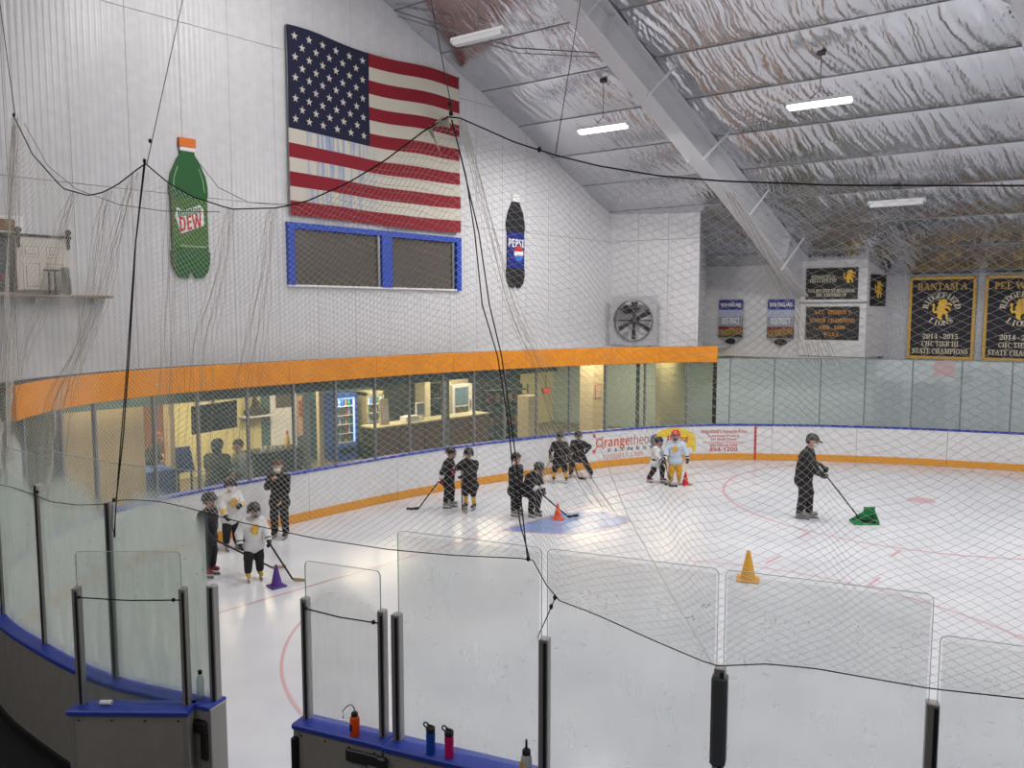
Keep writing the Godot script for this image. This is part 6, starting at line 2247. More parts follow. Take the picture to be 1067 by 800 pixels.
	for s in [-1, 1]:
		bx(t, "leg", Vector3(0, 0.21, s * 0.75), Vector3(0.3, 0.42, 0.05), M.dark_steel, 0.006)

# ---------------------------------------------------------------- on the ice
func cone(at: Vector3, h: float, col: Color, name_: String, label: String) -> void:
	var t := thing("traffic_cone", label, "cone", at, rng.randf() * 1.5)
	var m := mat("cone_" + name_, col, 0.5)
	var b := MB.new()
	var r := h * 0.27
	b.lathe([Vector2(0, 0.02), Vector2(r, 0.02), Vector2(r * 0.9, 0.04), Vector2(h * 0.055, h - 0.01), Vector2(h * 0.04, h), Vector2(h * 0.02, h), Vector2(0, h - 0.03)], 24)
	part(t, "cone", b, m)
	bx(t, "base", Vector3(0, 0.014, 0), Vector3(h * 0.72, 0.028, h * 0.72), m, 0.012)

func things_on_ice() -> void:
	cone(Vector3(-10.51, 0, -12.84), 0.34, c8(226, 84, 40), "orange", "orange traffic cone in the blue crease")
	cone(Vector3(-10.27, 0, -17.68), 0.33, c8(196, 36, 44), "red", "red traffic cone near the far boards, beside the child in yellow trousers")
	cone(Vector3(-5.77, 0, -12.0), 0.5, c8(218, 156, 26), "yellow", "tall yellow traffic cone behind the near glass")
	cone(Vector3(-11.2, 0, -6.56), 0.36, c8(74, 40, 128), "purple", "purple traffic cone beside the small child at the left")
	# green plastic scoop pushed by the coach
	var t := thing("puck_scoop", "green plastic scoop pushed along the ice on a stick", "scoop", Vector3(-5.62, 0, -16.95), 0.7)
	var g := mat("scoop_green", c8(22, 128, 72), 0.45)
	t.scale = Vector3.ONE * 0.78
	var b := MB.new()
	b.prism(PackedVector2Array([Vector2(-0.3, 0), Vector2(0.32, 0), Vector2(0.34, 0.1), Vector2(0.36, 0.42), Vector2(0.06, 0.4), Vector2(0.05, 0.28), Vector2(-0.3, 0.06)]), 0.02, Transform3D(Basis.IDENTITY, Vector3(0, 0, -0.16)))
	part(t, "back_panel", b, g)
	bx(t, "floor", Vector3(0.0, 0.012, 0.04), Vector3(0.62, 0.02, 0.4), g, 0.004)
	b = MB.new()
	b.prism(PackedVector2Array([Vector2(-0.2, 0), Vector2(0.2, 0), Vector2(0.2, 0.1), Vector2(-0.2, 0.4)]), 0.02, Transform3D(Basis(Vector3(0, 0, 1), Vector3.UP, Vector3.LEFT), Vector3(0.33, 0, 0.04)))
	part(t, "side_panel", b, g)
	b = MB.new()
	b.prism(PackedVector2Array([Vector2(-0.2, 0), Vector2(0.2, 0), Vector2(0.2, 0.04), Vector2(-0.2, 0.08)]), 0.02, Transform3D(Basis(Vector3(0, 0, 1), Vector3.UP, Vector3.LEFT), Vector3(-0.29, 0, 0.04)))
	part(t, "side_panel", b, g)

# ---------------------------------------------------------------- people
func knee(a: Vector3, t: Vector3, l1: float, l2: float, pole: Vector3) -> Vector3:
	var d := t - a
	var L := clampf(d.length(), 0.05, (l1 + l2) * 0.995)
	var u := d.normalized()
	var x := (l1 * l1 - l2 * l2 + L * L) / (2.0 * L)
	var h := sqrt(maxf(l1 * l1 - x * x, 0.0))
	var p := (pole - u * pole.dot(u)).normalized()
	return a + u * x + p * h

func reach(a: Vector3, t: Vector3, l: float) -> Vector3:
	var d := t - a
	return a + d.normalized() * minf(d.length(), l * 0.99)

# palm, four fingers of different lengths and a thumb, curled; wrist w, hand runs along d, palm faces p
func hand_bones(w: Vector3, d: Vector3, p: Vector3, side: float, s: float, curl: float, fat: float) -> Array:
	d = d.normalized()
	p = (p - d * p.dot(d)).normalized()
	var x := d.cross(p) * side
	var r := []
	r.append([w + d * 0.02 * s - x * 0.018 * s, w + d * 0.085 * s - x * 0.03 * s, 0.016 * fat * s, 0.014 * fat * s])
	r.append([w + d * 0.02 * s + x * 0.018 * s, w + d * 0.085 * s + x * 0.03 * s, 0.016 * fat * s, 0.014 * fat * s])
	r.append([w, w + d * 0.08 * s, 0.017 * fat * s, 0.015 * fat * s])
	var len := [0.074, 0.084, 0.078, 0.06]
	for i in 4:
		var b := w + d * 0.088 * s + x * (i - 1.5) * -0.021 * s
		var a := curl * 0.7
		for k in 3:
			var dir := d * cos(a) + p * sin(a)
			var e: Vector3 = b + dir * len[i] * s * [0.45, 0.31, 0.24][k]
			r.append([b, e, (0.0098 - 0.0008 * k) * fat * s, (0.009 - 0.0008 * k) * fat * s])
			b = e
			a += curl * 0.8
	var tb := w + d * 0.03 * s + x * 0.03 * s
	var t1 := tb + (d * 0.6 + x * 0.7 + p * 0.4).normalized() * 0.04 * s
	r.append([tb, t1, 0.0125 * fat * s, 0.011 * fat * s])
	r.append([t1, t1 + (d * 0.7 + x * 0.15 + p * 0.7).normalized() * 0.034 * s, 0.011 * fat * s, 0.0095 * fat * s])
	return r

# turns an offset seen from the camera (right, up, towards the camera) at a point on the ground into metres in the hall
func seen_from_stand(at: Vector3, o: Vector3) -> Vector3:
	var v := Vector3(at.x, 0, at.z).normalized()
	return at + Vector3(-v.z, 0, v.x) * o.x + Vector3(0, o.y, 0) - v * o.z

func person(k: Dictionary) -> Node3D:
	var at: Vector3 = k.at
	var v := Vector3(at.x, 0, at.z).normalized()
	var a := deg_to_rad(k.turn)
	var fwd := -v * cos(a) + Vector3(-v.z, 0, v.x) * sin(a)
	var t := thing("person", k.label, "person", at, atan2(fwd.x, fwd.z), k.get("group", ""))
	var inv := t.transform.affine_inverse()
	var loc := func(o: Array) -> Vector3: return inv * seen_from_stand(at, Vector3(o[0], o[1], o[2]))
	var h: float = k.h
	var skates: bool = k.get("skates", true)
	var lift := 0.075 if skates else 0.0
	var kid: bool = h < 1.4
	var lean: float = k.get("lean", 0.06)
	var drop: float = k.get("drop", 0.0)
	var feet: Array = k.get("feet", [[0.1, 0.0], [-0.1, 0.02]])
	var pel := Vector3(k.get("sway", 0.0), lift + h * 0.502 - drop, k.get("back", 0.0))
	var up := Vector3(k.get("tilt", 0.0), cos(lean), sin(lean)).normalized()
	var fz := Vector3.RIGHT.cross(up).normalized()
	var X := Vector3.RIGHT
	var neck := pel + up * h * 0.312
	var hy: float = deg_to_rad(k.get("look", 0.0))
	var hp: float = deg_to_rad(k.get("nod", 5.0))
	var hb := Basis(Vector3.UP, hy) * Basis(Vector3.RIGHT, hp + lean * 0.3)
	var hs := h * (0.078 if kid else 0.066)
	var head := neck + up * h * 0.03 + hb * Vector3(0, hs * 1.25, hs * 0.25)
	var shW := h * (0.118 if kid else 0.112)
	var bulk: float = k.get("bulk", 1.12 if kid and skates else 1.0)
	# joints
	var sh := [neck - up * h * 0.045 + X * shW, neck - up * h * 0.045 - X * shW]
	var hip := [pel + X * h * 0.055, pel - X * h * 0.055]
	var wr := []
	var el := []
	var an := []
	var kn := []
	for i in 2:
		var sg := 1.0 if i == 0 else -1.0
		var target: Vector3 = loc.call(k.hands[i])
		var w := reach(sh[i], target, h * 0.31)
		wr.append(w)
		el.append(knee(sh[i], w, h * 0.165, h * 0.15, Vector3(sg * 0.7, -0.7, -0.6)))
		var f := Vector3(feet[i][0], lift + h * 0.045, feet[i][1])
		an.append(f)
		kn.append(knee(hip[i], f, h * 0.235, h * 0.225, Vector3(sg * 0.15, 0.1, 1.0)))
	var skin: Material = M.skin
	# body: one continuous figure
	var bones := [[pel - X * h * 0.035, pel + X * h * 0.035, h * 0.075, h * 0.075], [pel, neck - up * h * 0.1, h * 0.07, h * 0.08],
		[neck - up * h * 0.1 - X * h * 0.05, neck - up * h * 0.1 + X * h * 0.05, h * 0.07, h * 0.07], [sh[0], sh[1], h * 0.045, h * 0.045], [neck - up * h * 0.03, head, h * 0.036, h * 0.034]]
	for i in 2:
		bones.append([sh[i], el[i], h * 0.033, h * 0.027])
		bones.append([el[i], wr[i], h * 0.027, h * 0.018])
		bones.append([hip[i], kn[i], h * 0.052, h * 0.036])
		bones.append([kn[i], an[i], h * 0.036, h * 0.024])
		bones.append([an[i], an[i] + Vector3(0, -h * 0.025, h * 0.09), h * 0.022, h * 0.02])
	var b := MB.new()
	b.blob(bones, h * 0.014, h * 0.02)
	# head with brow, nose, jaw, ears
	var H := func(x: float, y: float, z: float) -> Vector3: return head + hb * (Vector3(x, y, z) * hs)
	b.blob([[H.call(0, 0.25, -0.15), H.call(0, 0.3, -0.05), hs * 0.95, hs * 0.9], [H.call(0, -0.3, 0.1), H.call(0, -0.75, 0.3), hs * 0.72, hs * 0.42], [H.call(-0.35, 0.15, 0.5), H.call(0.35, 0.15, 0.5), hs * 0.36, hs * 0.36],
		[H.call(0, 0.05, 0.84), H.call(0, -0.28, 1.06), hs * 0.11, hs * 0.15], [H.call(-0.2, -0.56, 0.72), H.call(0.2, -0.56, 0.72), hs * 0.13, hs * 0.13], [H.call(0.92, 0.05, -0.1), H.call(0.95, -0.25, -0.05), hs * 0.16, hs * 0.1], [H.call(-0.92, 0.05, -0.1), H.call(-0.95, -0.25, -0.05), hs * 0.16, hs * 0.1]], hs * 0.13, hs * 0.18)
	var gl: Material = k.get("gloves", null)
	for i in 2:
		var d: Vector3 = (wr[i] - el[i]).normalized()
		if gl == null:
			b.blob(hand_bones(wr[i], d + Vector3(0, -0.15, 0.1), Vector3(-1.0 if i == 0 else 1.0, 0.0, 0.3), 1.0 if i == 0 else -1.0, h / 1.75, 0.75, 1.0), 0.0065, 0.006)
	part(t, "body", b, skin)
	b = MB.new()
	for s in [-1, 1]:
		b.ball(H.call(s * 0.36, 0.02, 0.80), Vector3.ONE * hs * 0.13, 8, 6)
	part(t, "eyes", b, M.black)
	b = MB.new()
	b.tube([H.call(-0.22, -0.56, 0.83), H.call(0, -0.58, 0.88), H.call(0.22, -0.56, 0.83)], hs * 0.045, 5)
	part(t, "mouth", b, M.lips)
	# shirt or jersey
	var hem: float = k.get("hem", 0.07) * h
	var wd := 1.16 * bulk
	b = MB.new()
	var jb := [[pel - up * hem - X * h * 0.05, pel - up * hem + X * h * 0.05, h * 0.083 * wd, h * 0.083 * wd], [pel - up * hem, pel + up * h * 0.1, h * 0.09 * wd, h * 0.09 * wd],
		[neck - up * h * 0.11 - X * h * 0.055, neck - up * h * 0.11 + X * h * 0.055, h * 0.08 * wd, h * 0.08 * wd], [pel + up * h * 0.05, neck - up * h * 0.09, h * 0.09 * wd, h * 0.08 * wd], [sh[0] - X * h * 0.01, sh[1] + X * h * 0.01, h * 0.054 * bulk, h * 0.054 * bulk], [neck - up * h * 0.04, neck + up * h * 0.005, h * 0.05, h * 0.043]]
	for i in 2:
		jb.append([sh[i], el[i], h * 0.05 * bulk, h * 0.047 * bulk])
		jb.append([el[i], el[i].lerp(wr[i], 0.86), h * 0.047 * bulk, h * 0.038 * bulk])
	b.blob(jb, h * 0.0145, h * 0.022)
	part(t, k.get("top_name", "jersey"), b, k.top)
	# trousers
	b = MB.new()
	var pl: float = k.get("leg", 0.55)
	var pb := [[pel - X * h * 0.04, pel + X * h * 0.04, h * 0.086, h * 0.086]]
	for i in 2:
		pb.append([hip[i], kn[i], h * 0.068 * bulk, h * 0.056 * bulk])
		pb.append([kn[i], kn[i].lerp(an[i], pl), h * 0.056 * bulk, h * 0.046 * bulk])
	b.blob(pb, h * 0.0145, h * 0.018)
	part(t, "trousers", b, k.pants)
	for i in 2:
		if pl < 0.8:
			b = MB.new()
			b.blob([[kn[i].lerp(an[i], pl * 0.7), an[i] + Vector3(0, h * 0.01, 0), h * 0.043, h * 0.034]], h * 0.013, h * 0.01)
			part(t, "sock", b, k.get("socks", k.pants))
		# boots
		b = MB.new()
		var toe := Vector3(0.03 if i == 0 else -0.03, 0, 1).normalized()
		var A: Vector3 = an[i]
		var sole := Vector3(A.x, lift + 0.03, A.z)
		b.blob([[A + Vector3(0, h * 0.03, -0.004), sole + Vector3(0, 0.02, -h * 0.01), h * 0.036, h * 0.034], [sole - toe * h * 0.02, sole + toe * h * 0.085, h * 0.03, h * 0.026], [A, sole + toe * h * 0.06, h * 0.03, h * 0.026]], h * 0.011, h * 0.012)
		var boot := part(t, "skate" if skates else "shoe", b, k.boots)
		if skates:
			b = MB.new()
			b.bar(sole + Vector3(0, -0.035, 0) - toe * h * 0.05, sole + Vector3(0, -0.035, 0) + toe * h * 0.1, 0.024, 0.03, Vector3.UP, 0.006)
			part(boot, "blade_holder", b, M.white)
			b = MB.new()
			b.bar(Vector3(A.x, 0.024, A.z) - toe * h * 0.055, Vector3(A.x, 0.024, A.z) + toe * h * 0.115, 0.006, 0.048)
			part(boot, "blade", b, M.steel)
	if gl != null:
		for i in 2:
			b = MB.new()
			var d2: Vector3 = (wr[i] - el[i]).normalized()
			var gb := hand_bones(wr[i], d2 + Vector3(0, -0.1, 0.1), Vector3(-1.0 if i == 0 else 1.0, 0.0, 0.3), 1.0 if i == 0 else -1.0, h / 1.5, 0.8, 1.75)
			gb.append([el[i].lerp(wr[i], 0.72), wr[i], h * 0.046, h * 0.036])
			b.blob(gb, 0.0095, 0.006)
			part(t, "glove", b, gl)
	# head wear
	if k.has("helmet"):
		b = MB.new()
		b.ball(H.call(0, 0.3, -0.08), Vector3(1.14, 1.12, 1.26) * hs, 20, 10, hb, -0.12)
		b.ball(H.call(0, 0.3, -0.08), Vector3(1.05, 1.03, 1.17) * hs, 16, 8, hb, -0.12)
		for s in [-1, 1]:
			b.box(H.call(s * 1.02, -0.1, -0.1), Vector3(0.2, 0.8, 0.7) * hs, hs * 0.08, hb)
			b.bar(H.call(s * 0.5, 1.3, -0.7), H.call(s * 0.5, 1.32, 0.5), hs * 0.16, hs * 0.1, hb.y, hs * 0.03)
		b.box(H.call(0, 0.08, -1.08), Vector3(1.3, 0.7, 0.2) * hs, hs * 0.08, hb)
		b.box(H.call(0, 0.52, 1.08), Vector3(1.4, 0.16, 0.2) * hs, hs * 0.05, hb)
		var he := part(t, "helmet", b, k.helmet)
		if k.get("cage", true):
			b = MB.new()
			for x in [-0.75, -0.38, 0.0, 0.38, 0.75]:
				var pts := []
				for j in 6:
					var y := lerpf(0.42, -0.95, j / 5.0)
					pts.append(H.call(x, y, 1.3 - 0.45 * x * x - 0.25 * pow(absf(y + 0.2), 2.0)))
				b.tube(pts, 0.0035, 4)
			for y in [0.2, -0.1, -0.4, -0.7, -0.95]:
				var pts2 := []
				for j in 9:
					var x2 := lerpf(-0.98, 0.98, j / 8.0)
					pts2.append(H.call(x2, y, 1.3 - 0.45 * x2 * x2 - 0.25 * pow(absf(y + 0.2), 2.0)))
				b.tube(pts2, 0.0035, 4)
			part(he, "face_cage", b, M.steel)
			b = MB.new()
			b.blob([[H.call(-0.3, -0.95, 0.75), H.call(0.3, -0.95, 0.75), hs * 0.26, hs * 0.26]], hs * 0.14, hs * 0.05)
			part(he, "chin_cup", b, M.black)
	if k.has("cap"):
		b = MB.new()
		b.ball(H.call(0, 0.38, -0.06), Vector3(1.08, 0.98, 1.18) * hs, 18, 8, hb, 0.0)
		b.sheet(8, 3, func(u, vv):
			var an2 := lerpf(-1.0, 1.0, u)
			return H.call(sin(an2) * (0.95 + 0.25 * vv), 0.42 - 0.16 * vv - 0.06 * an2 * an2, cos(an2) * 1.05 + 0.8 * vv), Vector3.UP)
		part(t, "cap", b, k.cap)
	if k.has("hair"):
		b = MB.new()
		var hl: float = k.get("hair_length", -0.3)
		b.blob([[H.call(0, 0.42, -0.2), H.call(0, 0.5, 0.0), hs * 0.98, hs * 0.88], [H.call(0, 0.1, -0.5), H.call(0, hl, -0.65), hs * 0.75, hs * 0.5], [H.call(0.7, 0.3, -0.3), H.call(0.75, hl * 0.7, -0.35), hs * 0.35, hs * 0.28], [H.call(-0.7, 0.3, -0.3), H.call(-0.75, hl * 0.7, -0.35), hs * 0.35, hs * 0.28]], hs * 0.14, hs * 0.15)
		part(t, "hair", b, k.hair)
	if k.has("tail"):
		b = MB.new()
		b.blob([[H.call(0, -0.3, -1.0), H.call(0.1, -1.4, -1.2), hs * 0.3, hs * 0.32], [H.call(0.1, -1.4, -1.2), H.call(0.0, -2.4, -1.1), hs * 0.32, hs * 0.1]], hs * 0.12, hs * 0.1)
		part(t, "ponytail", b, k.tail)
	if k.has("hood"):
		b = MB.new()
		b.blob([[H.call(0, 0.35, -0.25), H.call(0, 0.45, -0.05), hs * 1.12, hs * 1.0], [H.call(0, -0.4, -0.5), H.call(0, -1.0, -0.3), hs * 0.9, hs * 0.85]], hs * 0.14, hs * 0.2)
		part(t, "hood", b, k.hood)
	if k.has("mask"):
		b = MB.new()
		b.blob([[H.call(-0.3, -0.5, 0.62), H.call(0.3, -0.5, 0.62), hs * 0.42, hs * 0.42], [H.call(0, -0.3, 0.8), H.call(0, -0.75, 0.72), hs * 0.26, hs * 0.3]], hs * 0.12, hs * 0.1)
		part(t, "face_mask", b, k.mask)
	if k.has("emblem"):
		b = MB.new()
		var c := neck - up * h * 0.13 + fz * (h * 0.08 * wd)
		b.warp = func(p: Vector3) -> Transform3D: return Transform3D(Basis.IDENTITY, p - fz * (pow(p.x - c.x, 2.0) * 3.0))
		b.prism(lion(h * 0.075), 0.03, Transform3D(Basis(X, up, fz), c))
		part(t, "lion_emblem", b, k.emblem)
	if k.has("stripe"):
		for i in 2:
			b = MB.new()
			b.blob([[el[i].lerp(wr[i], 0.45), el[i].lerp(wr[i], 0.62), h * 0.047 * bulk, h * 0.045 * bulk]], h * 0.013, 0.005)
			part(t, "sleeve_stripe", b, k.stripe)
	return t

# a hockey stick from the butt to the heel of the blade, the blade running on along the ice
func stick(butt: Vector3, heel: Vector3, blade: Vector3, label: String, shaft: Material, tape: Material) -> void:
	var t := thing("hockey_stick", label, "hockey stick", Vector3(heel.x, 0, heel.z))
	var o := -t.position
	heel.y = maxf(heel.y, 0.03)
	var b := MB.new()
	b.bar(butt + o, heel + o, 0.022, 0.03, Vector3.UP, 0.005)
	part(t, "shaft", b, shaft)
	b = MB.new()
	var tip := heel + blade
	tip.y = heel.y
	b.bar(heel + o, heel.lerp(tip, 0.6) + o, 0.012, 0.06, Vector3.UP, 0.004)
	b.bar(heel.lerp(tip, 0.55) + o, tip + Vector3(0, 0.008, 0) + blade.cross(Vector3.UP).normalized() * 0.02 + o, 0.012, 0.055, Vector3.UP, 0.004)
	part(t, "blade", b, tape)
	b = MB.new()
	b.bar(butt + o, butt.lerp(heel, 0.1) + o, 0.027, 0.035, Vector3.UP, 0.006)
	part(t, "grip_tape", b, M.white if tape == M.black else M.black)

func make_people() -> void:
	mat("skin", c8(206, 160, 136), 0.55)
	M.skin.subsurf_scatter_enabled = true
	M.skin.subsurf_scatter_strength = 0.1
	mat("lips", c8(150, 80, 76), 0.5)
	for e in [["jersey_black", c8(34, 33, 37)], ["jersey_white", c8(214, 214, 216)], ["jersey_blue", c8(190, 204, 222)], ["pants_black", c8(30, 30, 33)], ["pants_yellow", c8(212, 158, 40)], ["jacket_black", c8(26, 26, 29)], ["glove_black", c8(36, 36, 36)], ["glove_red", c8(150, 34, 54)], ["grey_top", c8(132, 140, 144)], ["hair_dark", c8(44, 36, 32)], ["hair_red", c8(128, 66, 40)], ["hair_brown", c8(98, 72, 58)], ["hair_blond", c8(190, 150, 110)], ["olive", c8(48, 54, 54)]]:
		var m := mat(e[0], e[1], 0.85)
		m.rim_enabled = true
		m.rim = 0.25
	mat("helmet_black", c8(30, 30, 34), 0.3)
	mat("helmet_red", c8(188, 34, 40), 0.3)
	mat("boot_black", c8(40, 40, 42), 0.4)
	mat("boot_grey", c8(128, 126, 124), 0.5)
	mat("boot_gold", c8(204, 166, 60), 0.5)
	mat("boot_red", c8(128, 44, 56), 0.5)
	mat("sock_gold", c8(224, 176, 64), 0.85)
	mat("shaft_black", c8(30, 30, 32), 0.35)
	mat("shaft_tan", c8(176, 152, 112), 0.4)
	var P := func(x: float, z: float) -> Vector3: return Vector3(x, 0, z)
	# coach at the right, skating behind the green scoop
	var p: Vector3 = P.call(-6.68, -16.48)
	person({"at": p, "turn": 80, "h": 1.76, "label": "coach in black jacket and cap with a white face mask, pushing the green scoop", "hands": [[0.33, 1.10, -0.1], [0.3, 1.02, 0.16]], "feet": [[0.09, 0.07], [-0.09, -0.08]], "lean": 0.13, "back": -0.03, "top": M.jacket_black, "top_name": "jacket", "pants": M.pants_black, "leg": 0.95, "boots": M.boot_grey, "gloves": M.glove_black, "cap": mat("cap_grey", c8(58, 60, 62), 0.8), "mask": M.white, "hair": M.hair_dark, "nod": 12, "stripe": M.jacket_black})
	stick(seen_from_stand(p, Vector3(0.25, 1.16, 0.02)), seen_from_stand(p, Vector3(1.12, 0.05, 0.0)), Vector3(0.26, 0, -0.1), "hockey stick in the coach's hands with its blade in the green scoop", M.shaft_black, M.black)
	# coach at the left, hand at the chin
	p = P.call(-13.62, -8.09)
	person({"at": p, "turn": -22, "h": 1.46, "label": "coach in black jacket standing by the end boards, hand at a white face mask", "hands": [[0.03, 0.78, 0.24], [-0.12, 1.22, 0.25]], "feet": [[0.13, 0.04], [-0.11, 0.0]], "lean": 0.02, "top": M.jacket_black, "top_name": "jacket", "pants": M.pants_black, "leg": 0.95, "boots": M.boot_black, "mask": M.white, "hair": M.hair_brown, "nod": 6})
	# children at the left
	p = P.call(-12.49, -6.06)
	person({"at": p, "turn": 55, "h": 1.3, "label": "child in black behind the end of the scuffed left glass, only an edge showing", "hands": [[0.12, 0.84, 0.12], [0.06, 0.66, 0.26]], "top": M.jersey_black, "pants": M.pants_black, "leg": 0.8, "boots": M.boot_red, "gloves": M.glove_black, "helmet": M.helmet_black})
	stick(seen_from_stand(p, Vector3(-0.05, 0.78, 0.22)), seen_from_stand(p, Vector3(1.02, 0.05, 0.1)), Vector3(0.1, 0, -0.2), "hockey stick reaching out from behind the left glass, pale blade on the ice", M.shaft_black, M.shaft_tan)
	p = P.call(-13.59, -7.05)
	person({"at": p, "turn": 20, "h": 1.24, "label": "child in white jersey with white face mask beside the left glass edge", "hands": [[0.17, 0.88, 0.24], [-0.08, 0.7, 0.3]], "top": M.jersey_white, "pants": M.pants_black, "leg": 0.8, "boots": M.boot_grey, "gloves": M.glove_black, "helmet": M.helmet_black, "cage": false, "mask": M.white, "emblem": M.gold, "stripe": M.gold, "bulk": 1.14})
	p = P.call(-11.76, -6.48)
	person({"at": p, "turn": 12, "h": 1.19, "label": "small child in white jersey with gold emblem and yellow skates beside the purple cone", "hands": [[0.26, 0.64, 0.16], [-0.2, 0.66, 0.16]], "top": M.jersey_white, "pants": M.pants_black, "leg": 0.8, "boots": M.boot_gold, "gloves": M.glove_black, "helmet": M.helmet_black, "emblem": M.gold, "look": 15, "nod": 12, "bulk": 1.14})
	stick(seen_from_stand(p, Vector3(0.22, 0.72, 0.24)), seen_from_stand(p, Vector3(0.6, 0.04, 0.3)), Vector3(0.2, 0, -0.12), "hockey stick held by the small child beside the purple cone", M.shaft_black, M.shaft_tan)
	# pair by the end boards
	p = P.call(-12.96, -11.94)
	person({"at": p, "turn": 75, "h": 1.26, "label": "child in black with red gloves, left one of the pair at the end boards", "hands": [[0.13, 0.84, 0.26], [-0.17, 0.66, 0.16]], "feet": [[0.07, 0.06], [-0.08, -0.04]], "top": M.jersey_black, "pants": M.pants_black, "leg": 0.8, "boots": M.boot_grey, "gloves": M.glove_red, "helmet": M.helmet_black, "stripe": M.jersey_white})
	stick(seen_from_stand(p, Vector3(-0.16, 0.72, 0.2)), seen_from_stand(p, Vector3(-0.66, 0.04, 0.15)), seen_from_stand(p, Vector3(-0.26, 0, 0.05)) - p, "hockey stick of the child with red gloves, blade out to the left", M.shaft_black, M.black)
	p = P.call(-12.47, -12.15)
	person({"at": p, "turn": -28, "h": 1.28, "label": "child in long black jersey and gold socks, glove raised to the face", "hands": [[-0.16, 0.82, 0.24], [-0.2, 1.1, 0.22]], "hem": 0.13, "leg": 0.2, "top": M.jersey_black, "pants": M.pants_black, "socks": M.sock_gold, "boots": M.boot_black, "gloves": M.glove_black, "helmet": M.helmet_black, "bulk": 1.14})
	stick(seen_from_stand(p, Vector3(-0.19, 1.0, 0.26)), seen_from_stand(p, Vector3(-0.17, 0.04, 0.26)), seen_from_stand(p, Vector3(0.12, 0, 0.16)) - p, "upright hockey stick before the child in gold socks at the end boards", M.shaft_black, M.shaft_tan)
	# pair behind the hanging ropes
	p = P.call(-11.39, -12.46)
	person({"at": p, "turn": 55, "h": 1.25, "label": "child in long black jersey looking up, left of the bent one by the orange cone", "hands": [[0.12, 0.58, -0.04], [0.18, 0.54, 0.2]], "hem": 0.12, "top": M.jersey_black, "pants": M.pants_black, "leg": 0.8, "boots": M.boot_grey, "gloves": M.glove_black, "helmet": M.helmet_black, "cage": false, "nod": -12, "look": -10})
	p = P.call(-11.05, -12.67)
	person({"at": p, "turn": 50, "h": 1.24, "label": "child in black bending forward over a stick at the orange cone", "hands": [[0.24, 0.5, 0.08], [0.14, 0.56, 0.3]], "lean": 0.5, "drop": 0.08, "back": -0.14, "feet": [[0.1, 0.02], [-0.1, 0.0]], "nod": 22, "top": M.jersey_black, "pants": M.pants_black, "leg": 0.8, "boots": M.boot_black, "gloves": M.glove_black, "helmet": M.helmet_black, "stripe": M.jersey_white})
	stick(seen_from_stand(p, Vector3(0.1, 0.62, 0.28)), seen_from_stand(p, Vector3(0.74, 0.04, 0.15)), seen_from_stand(p, Vector3(0.22, 0, -0.12)) - p, "hockey stick of the bending child, blade beyond the orange cone", M.shaft_black, M.black)
	# pair by the orange lettered advert
	p = P.call(-12.78, -15.68)
	person({"at": p, "turn": 0, "h": 1.22, "label": "child in black with gold socks facing the camera, left of the orange lettered advert", "hands": [[0.24, 0.64, 0.12], [-0.24, 0.64, 0.14]], "hem": 0.11, "leg": 0.3, "feet": [[0.17, 0.0], [-0.15, 0.0]], "top": M.jersey_black, "pants": M.pants_black, "socks": M.sock_gold, "boots": M.boot_black, "gloves": M.glove_black, "helmet": M.helmet_black, "bulk": 1.14})
	stick(seen_from_stand(p, Vector3(-0.16, 0.85, 0.2)), seen_from_stand(p, Vector3(-0.5, 0.04, 0.2)), seen_from_stand(p, Vector3(-0.16, 0, 0.1)) - p, "hockey stick of the child left of the orange lettered advert", M.shaft_tan, M.black)
	p = P.call(-12.84, -16.56)
	person({"at": p, "turn": -18, "h": 1.22, "label": "child in black with legs set wide apart, nearest the orange lettered advert", "hands": [[0.2, 0.74, 0.16], [-0.16, 0.72, 0.24]], "lean": 0.18, "drop": 0.07, "feet": [[0.34, -0.04], [-0.2, 0.06]], "leg": 0.85, "top": M.jersey_black, "pants": M.pants_black, "boots": M.boot_black, "gloves": M.glove_black, "helmet": M.helmet_black, "look": 20})
	stick(seen_from_stand(p, Vector3(-0.3, 0.95, 0.25)), seen_from_stand(p, Vector3(0.0, 0.04, 0.3)), seen_from_stand(p, Vector3(0.2, 0, 0.06)) - p, "hockey stick of the child with legs wide apart", M.shaft_black, M.black)
	# pair in white by the pizza advert
	p = P.call(-10.95, -17.36)
	person({"at": p, "turn": 62, "h": 1.13, "label": "child in white jersey with red skates and blond ponytail, leaning to the taller one", "hands": [[0.2, 0.62, 0.04], [0.22, 0.52, 0.2]], "lean": 0.1, "drop": 0.04, "feet": [[0.08, 0.14], [-0.08, -0.16]], "top": M.jersey_white, "pants": M.pants_black, "leg": 0.8, "boots": M.boot_red, "gloves": M.glove_black, "helmet": M.helmet_black, "tail": M.hair_blond})
	stick(seen_from_stand(p, Vector3(0.2, 0.66, 0.16)), seen_from_stand(p, Vector3(0.38, 0.04, 0.2)), seen_from_stand(p, Vector3(-0.14, 0, 0.16)) - p, "hockey stick of the child with red skates", M.shaft_black, M.black)
	p = P.call(-10.46, -17.5)
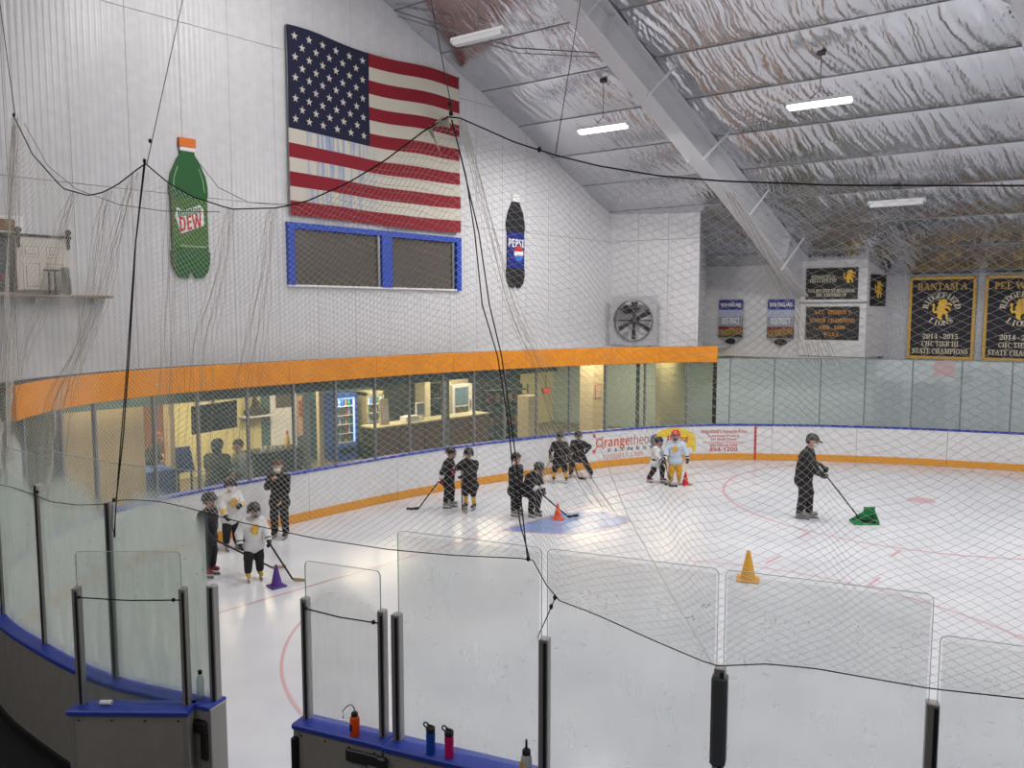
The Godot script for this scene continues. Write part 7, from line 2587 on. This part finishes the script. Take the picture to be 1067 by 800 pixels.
	person({"at": p, "turn": -6, "h": 1.29, "label": "child in pale blue jersey, yellow trousers and red helmet beside the red cone", "hands": [[0.3, 0.7, 0.1], [-0.26, 0.7, 0.14]], "top": M.jersey_blue, "pants": M.pants_yellow, "leg": 0.62, "socks": M.pants_yellow, "boots": M.boot_grey, "gloves": M.glove_black, "helmet": M.helmet_red, "emblem": M.gold, "bulk": 1.12})
	stick(seen_from_stand(p, Vector3(-0.24, 0.76, 0.2)), seen_from_stand(p, Vector3(-0.16, 0.04, 0.3)), seen_from_stand(p, Vector3(0.22, 0, 0.04)) - p, "hockey stick of the child in yellow trousers", M.shaft_tan, M.black)
	# people in the lobby behind the glass
	person({"at": P.call(-15.75, -7.9), "turn": 150, "h": 1.72, "skates": false, "label": "person in dark hooded top seen from behind the end glass, left of two", "hands": [[0.25, 0.95, 0.0], [-0.2, 0.95, -0.2]], "top": M.olive, "top_name": "hooded_top", "pants": M.pants_black, "leg": 0.95, "boots": M.boot_black, "hair": M.hair_dark, "hood": M.olive, "bulk": 1.2})
	person({"at": P.call(-15.75, -8.5), "turn": -70, "h": 1.66, "skates": false, "label": "person in pale grey top behind the end glass, facing the dark hood", "hands": [[-0.25, 1.15, 0.1], [-0.2, 1.0, 0.25]], "lean": 0.1, "top": M.grey_top, "top_name": "sweater", "pants": M.pants_black, "leg": 0.95, "boots": M.boot_black, "hair": M.hair_dark, "hair_length": 0.0, "bulk": 1.2})
	person({"at": P.call(-18.35, -7.6), "turn": 70, "h": 1.66, "skates": false, "label": "person with reddish hair in dark clothes behind the blue-covered lobby table", "hands": [[0.25, 1.1, 0.1], [0.2, 1.0, 0.3]], "lean": 0.25, "top": M.jacket_black, "top_name": "jacket", "pants": M.pants_black, "leg": 0.95, "boots": M.boot_black, "hair": M.hair_red, "hair_length": -1.0})

# ---------------------------------------------------------------- build
func _ready() -> void:
	rng.seed = 5
	make_materials()
	make_camera_and_light()
	make_runs()
	make_lamps()
	make_floor()
	make_walls()
	make_ceiling()
	make_beams()
	make_far_boards()
	make_fascia()
	make_near_boards()
	make_lobby()
	flag()
	end_window()
	soda_signs()
	hatch()
	fan()
	far_signs()
	make_net()
	things_on_ice()
	make_people()
	bottles()
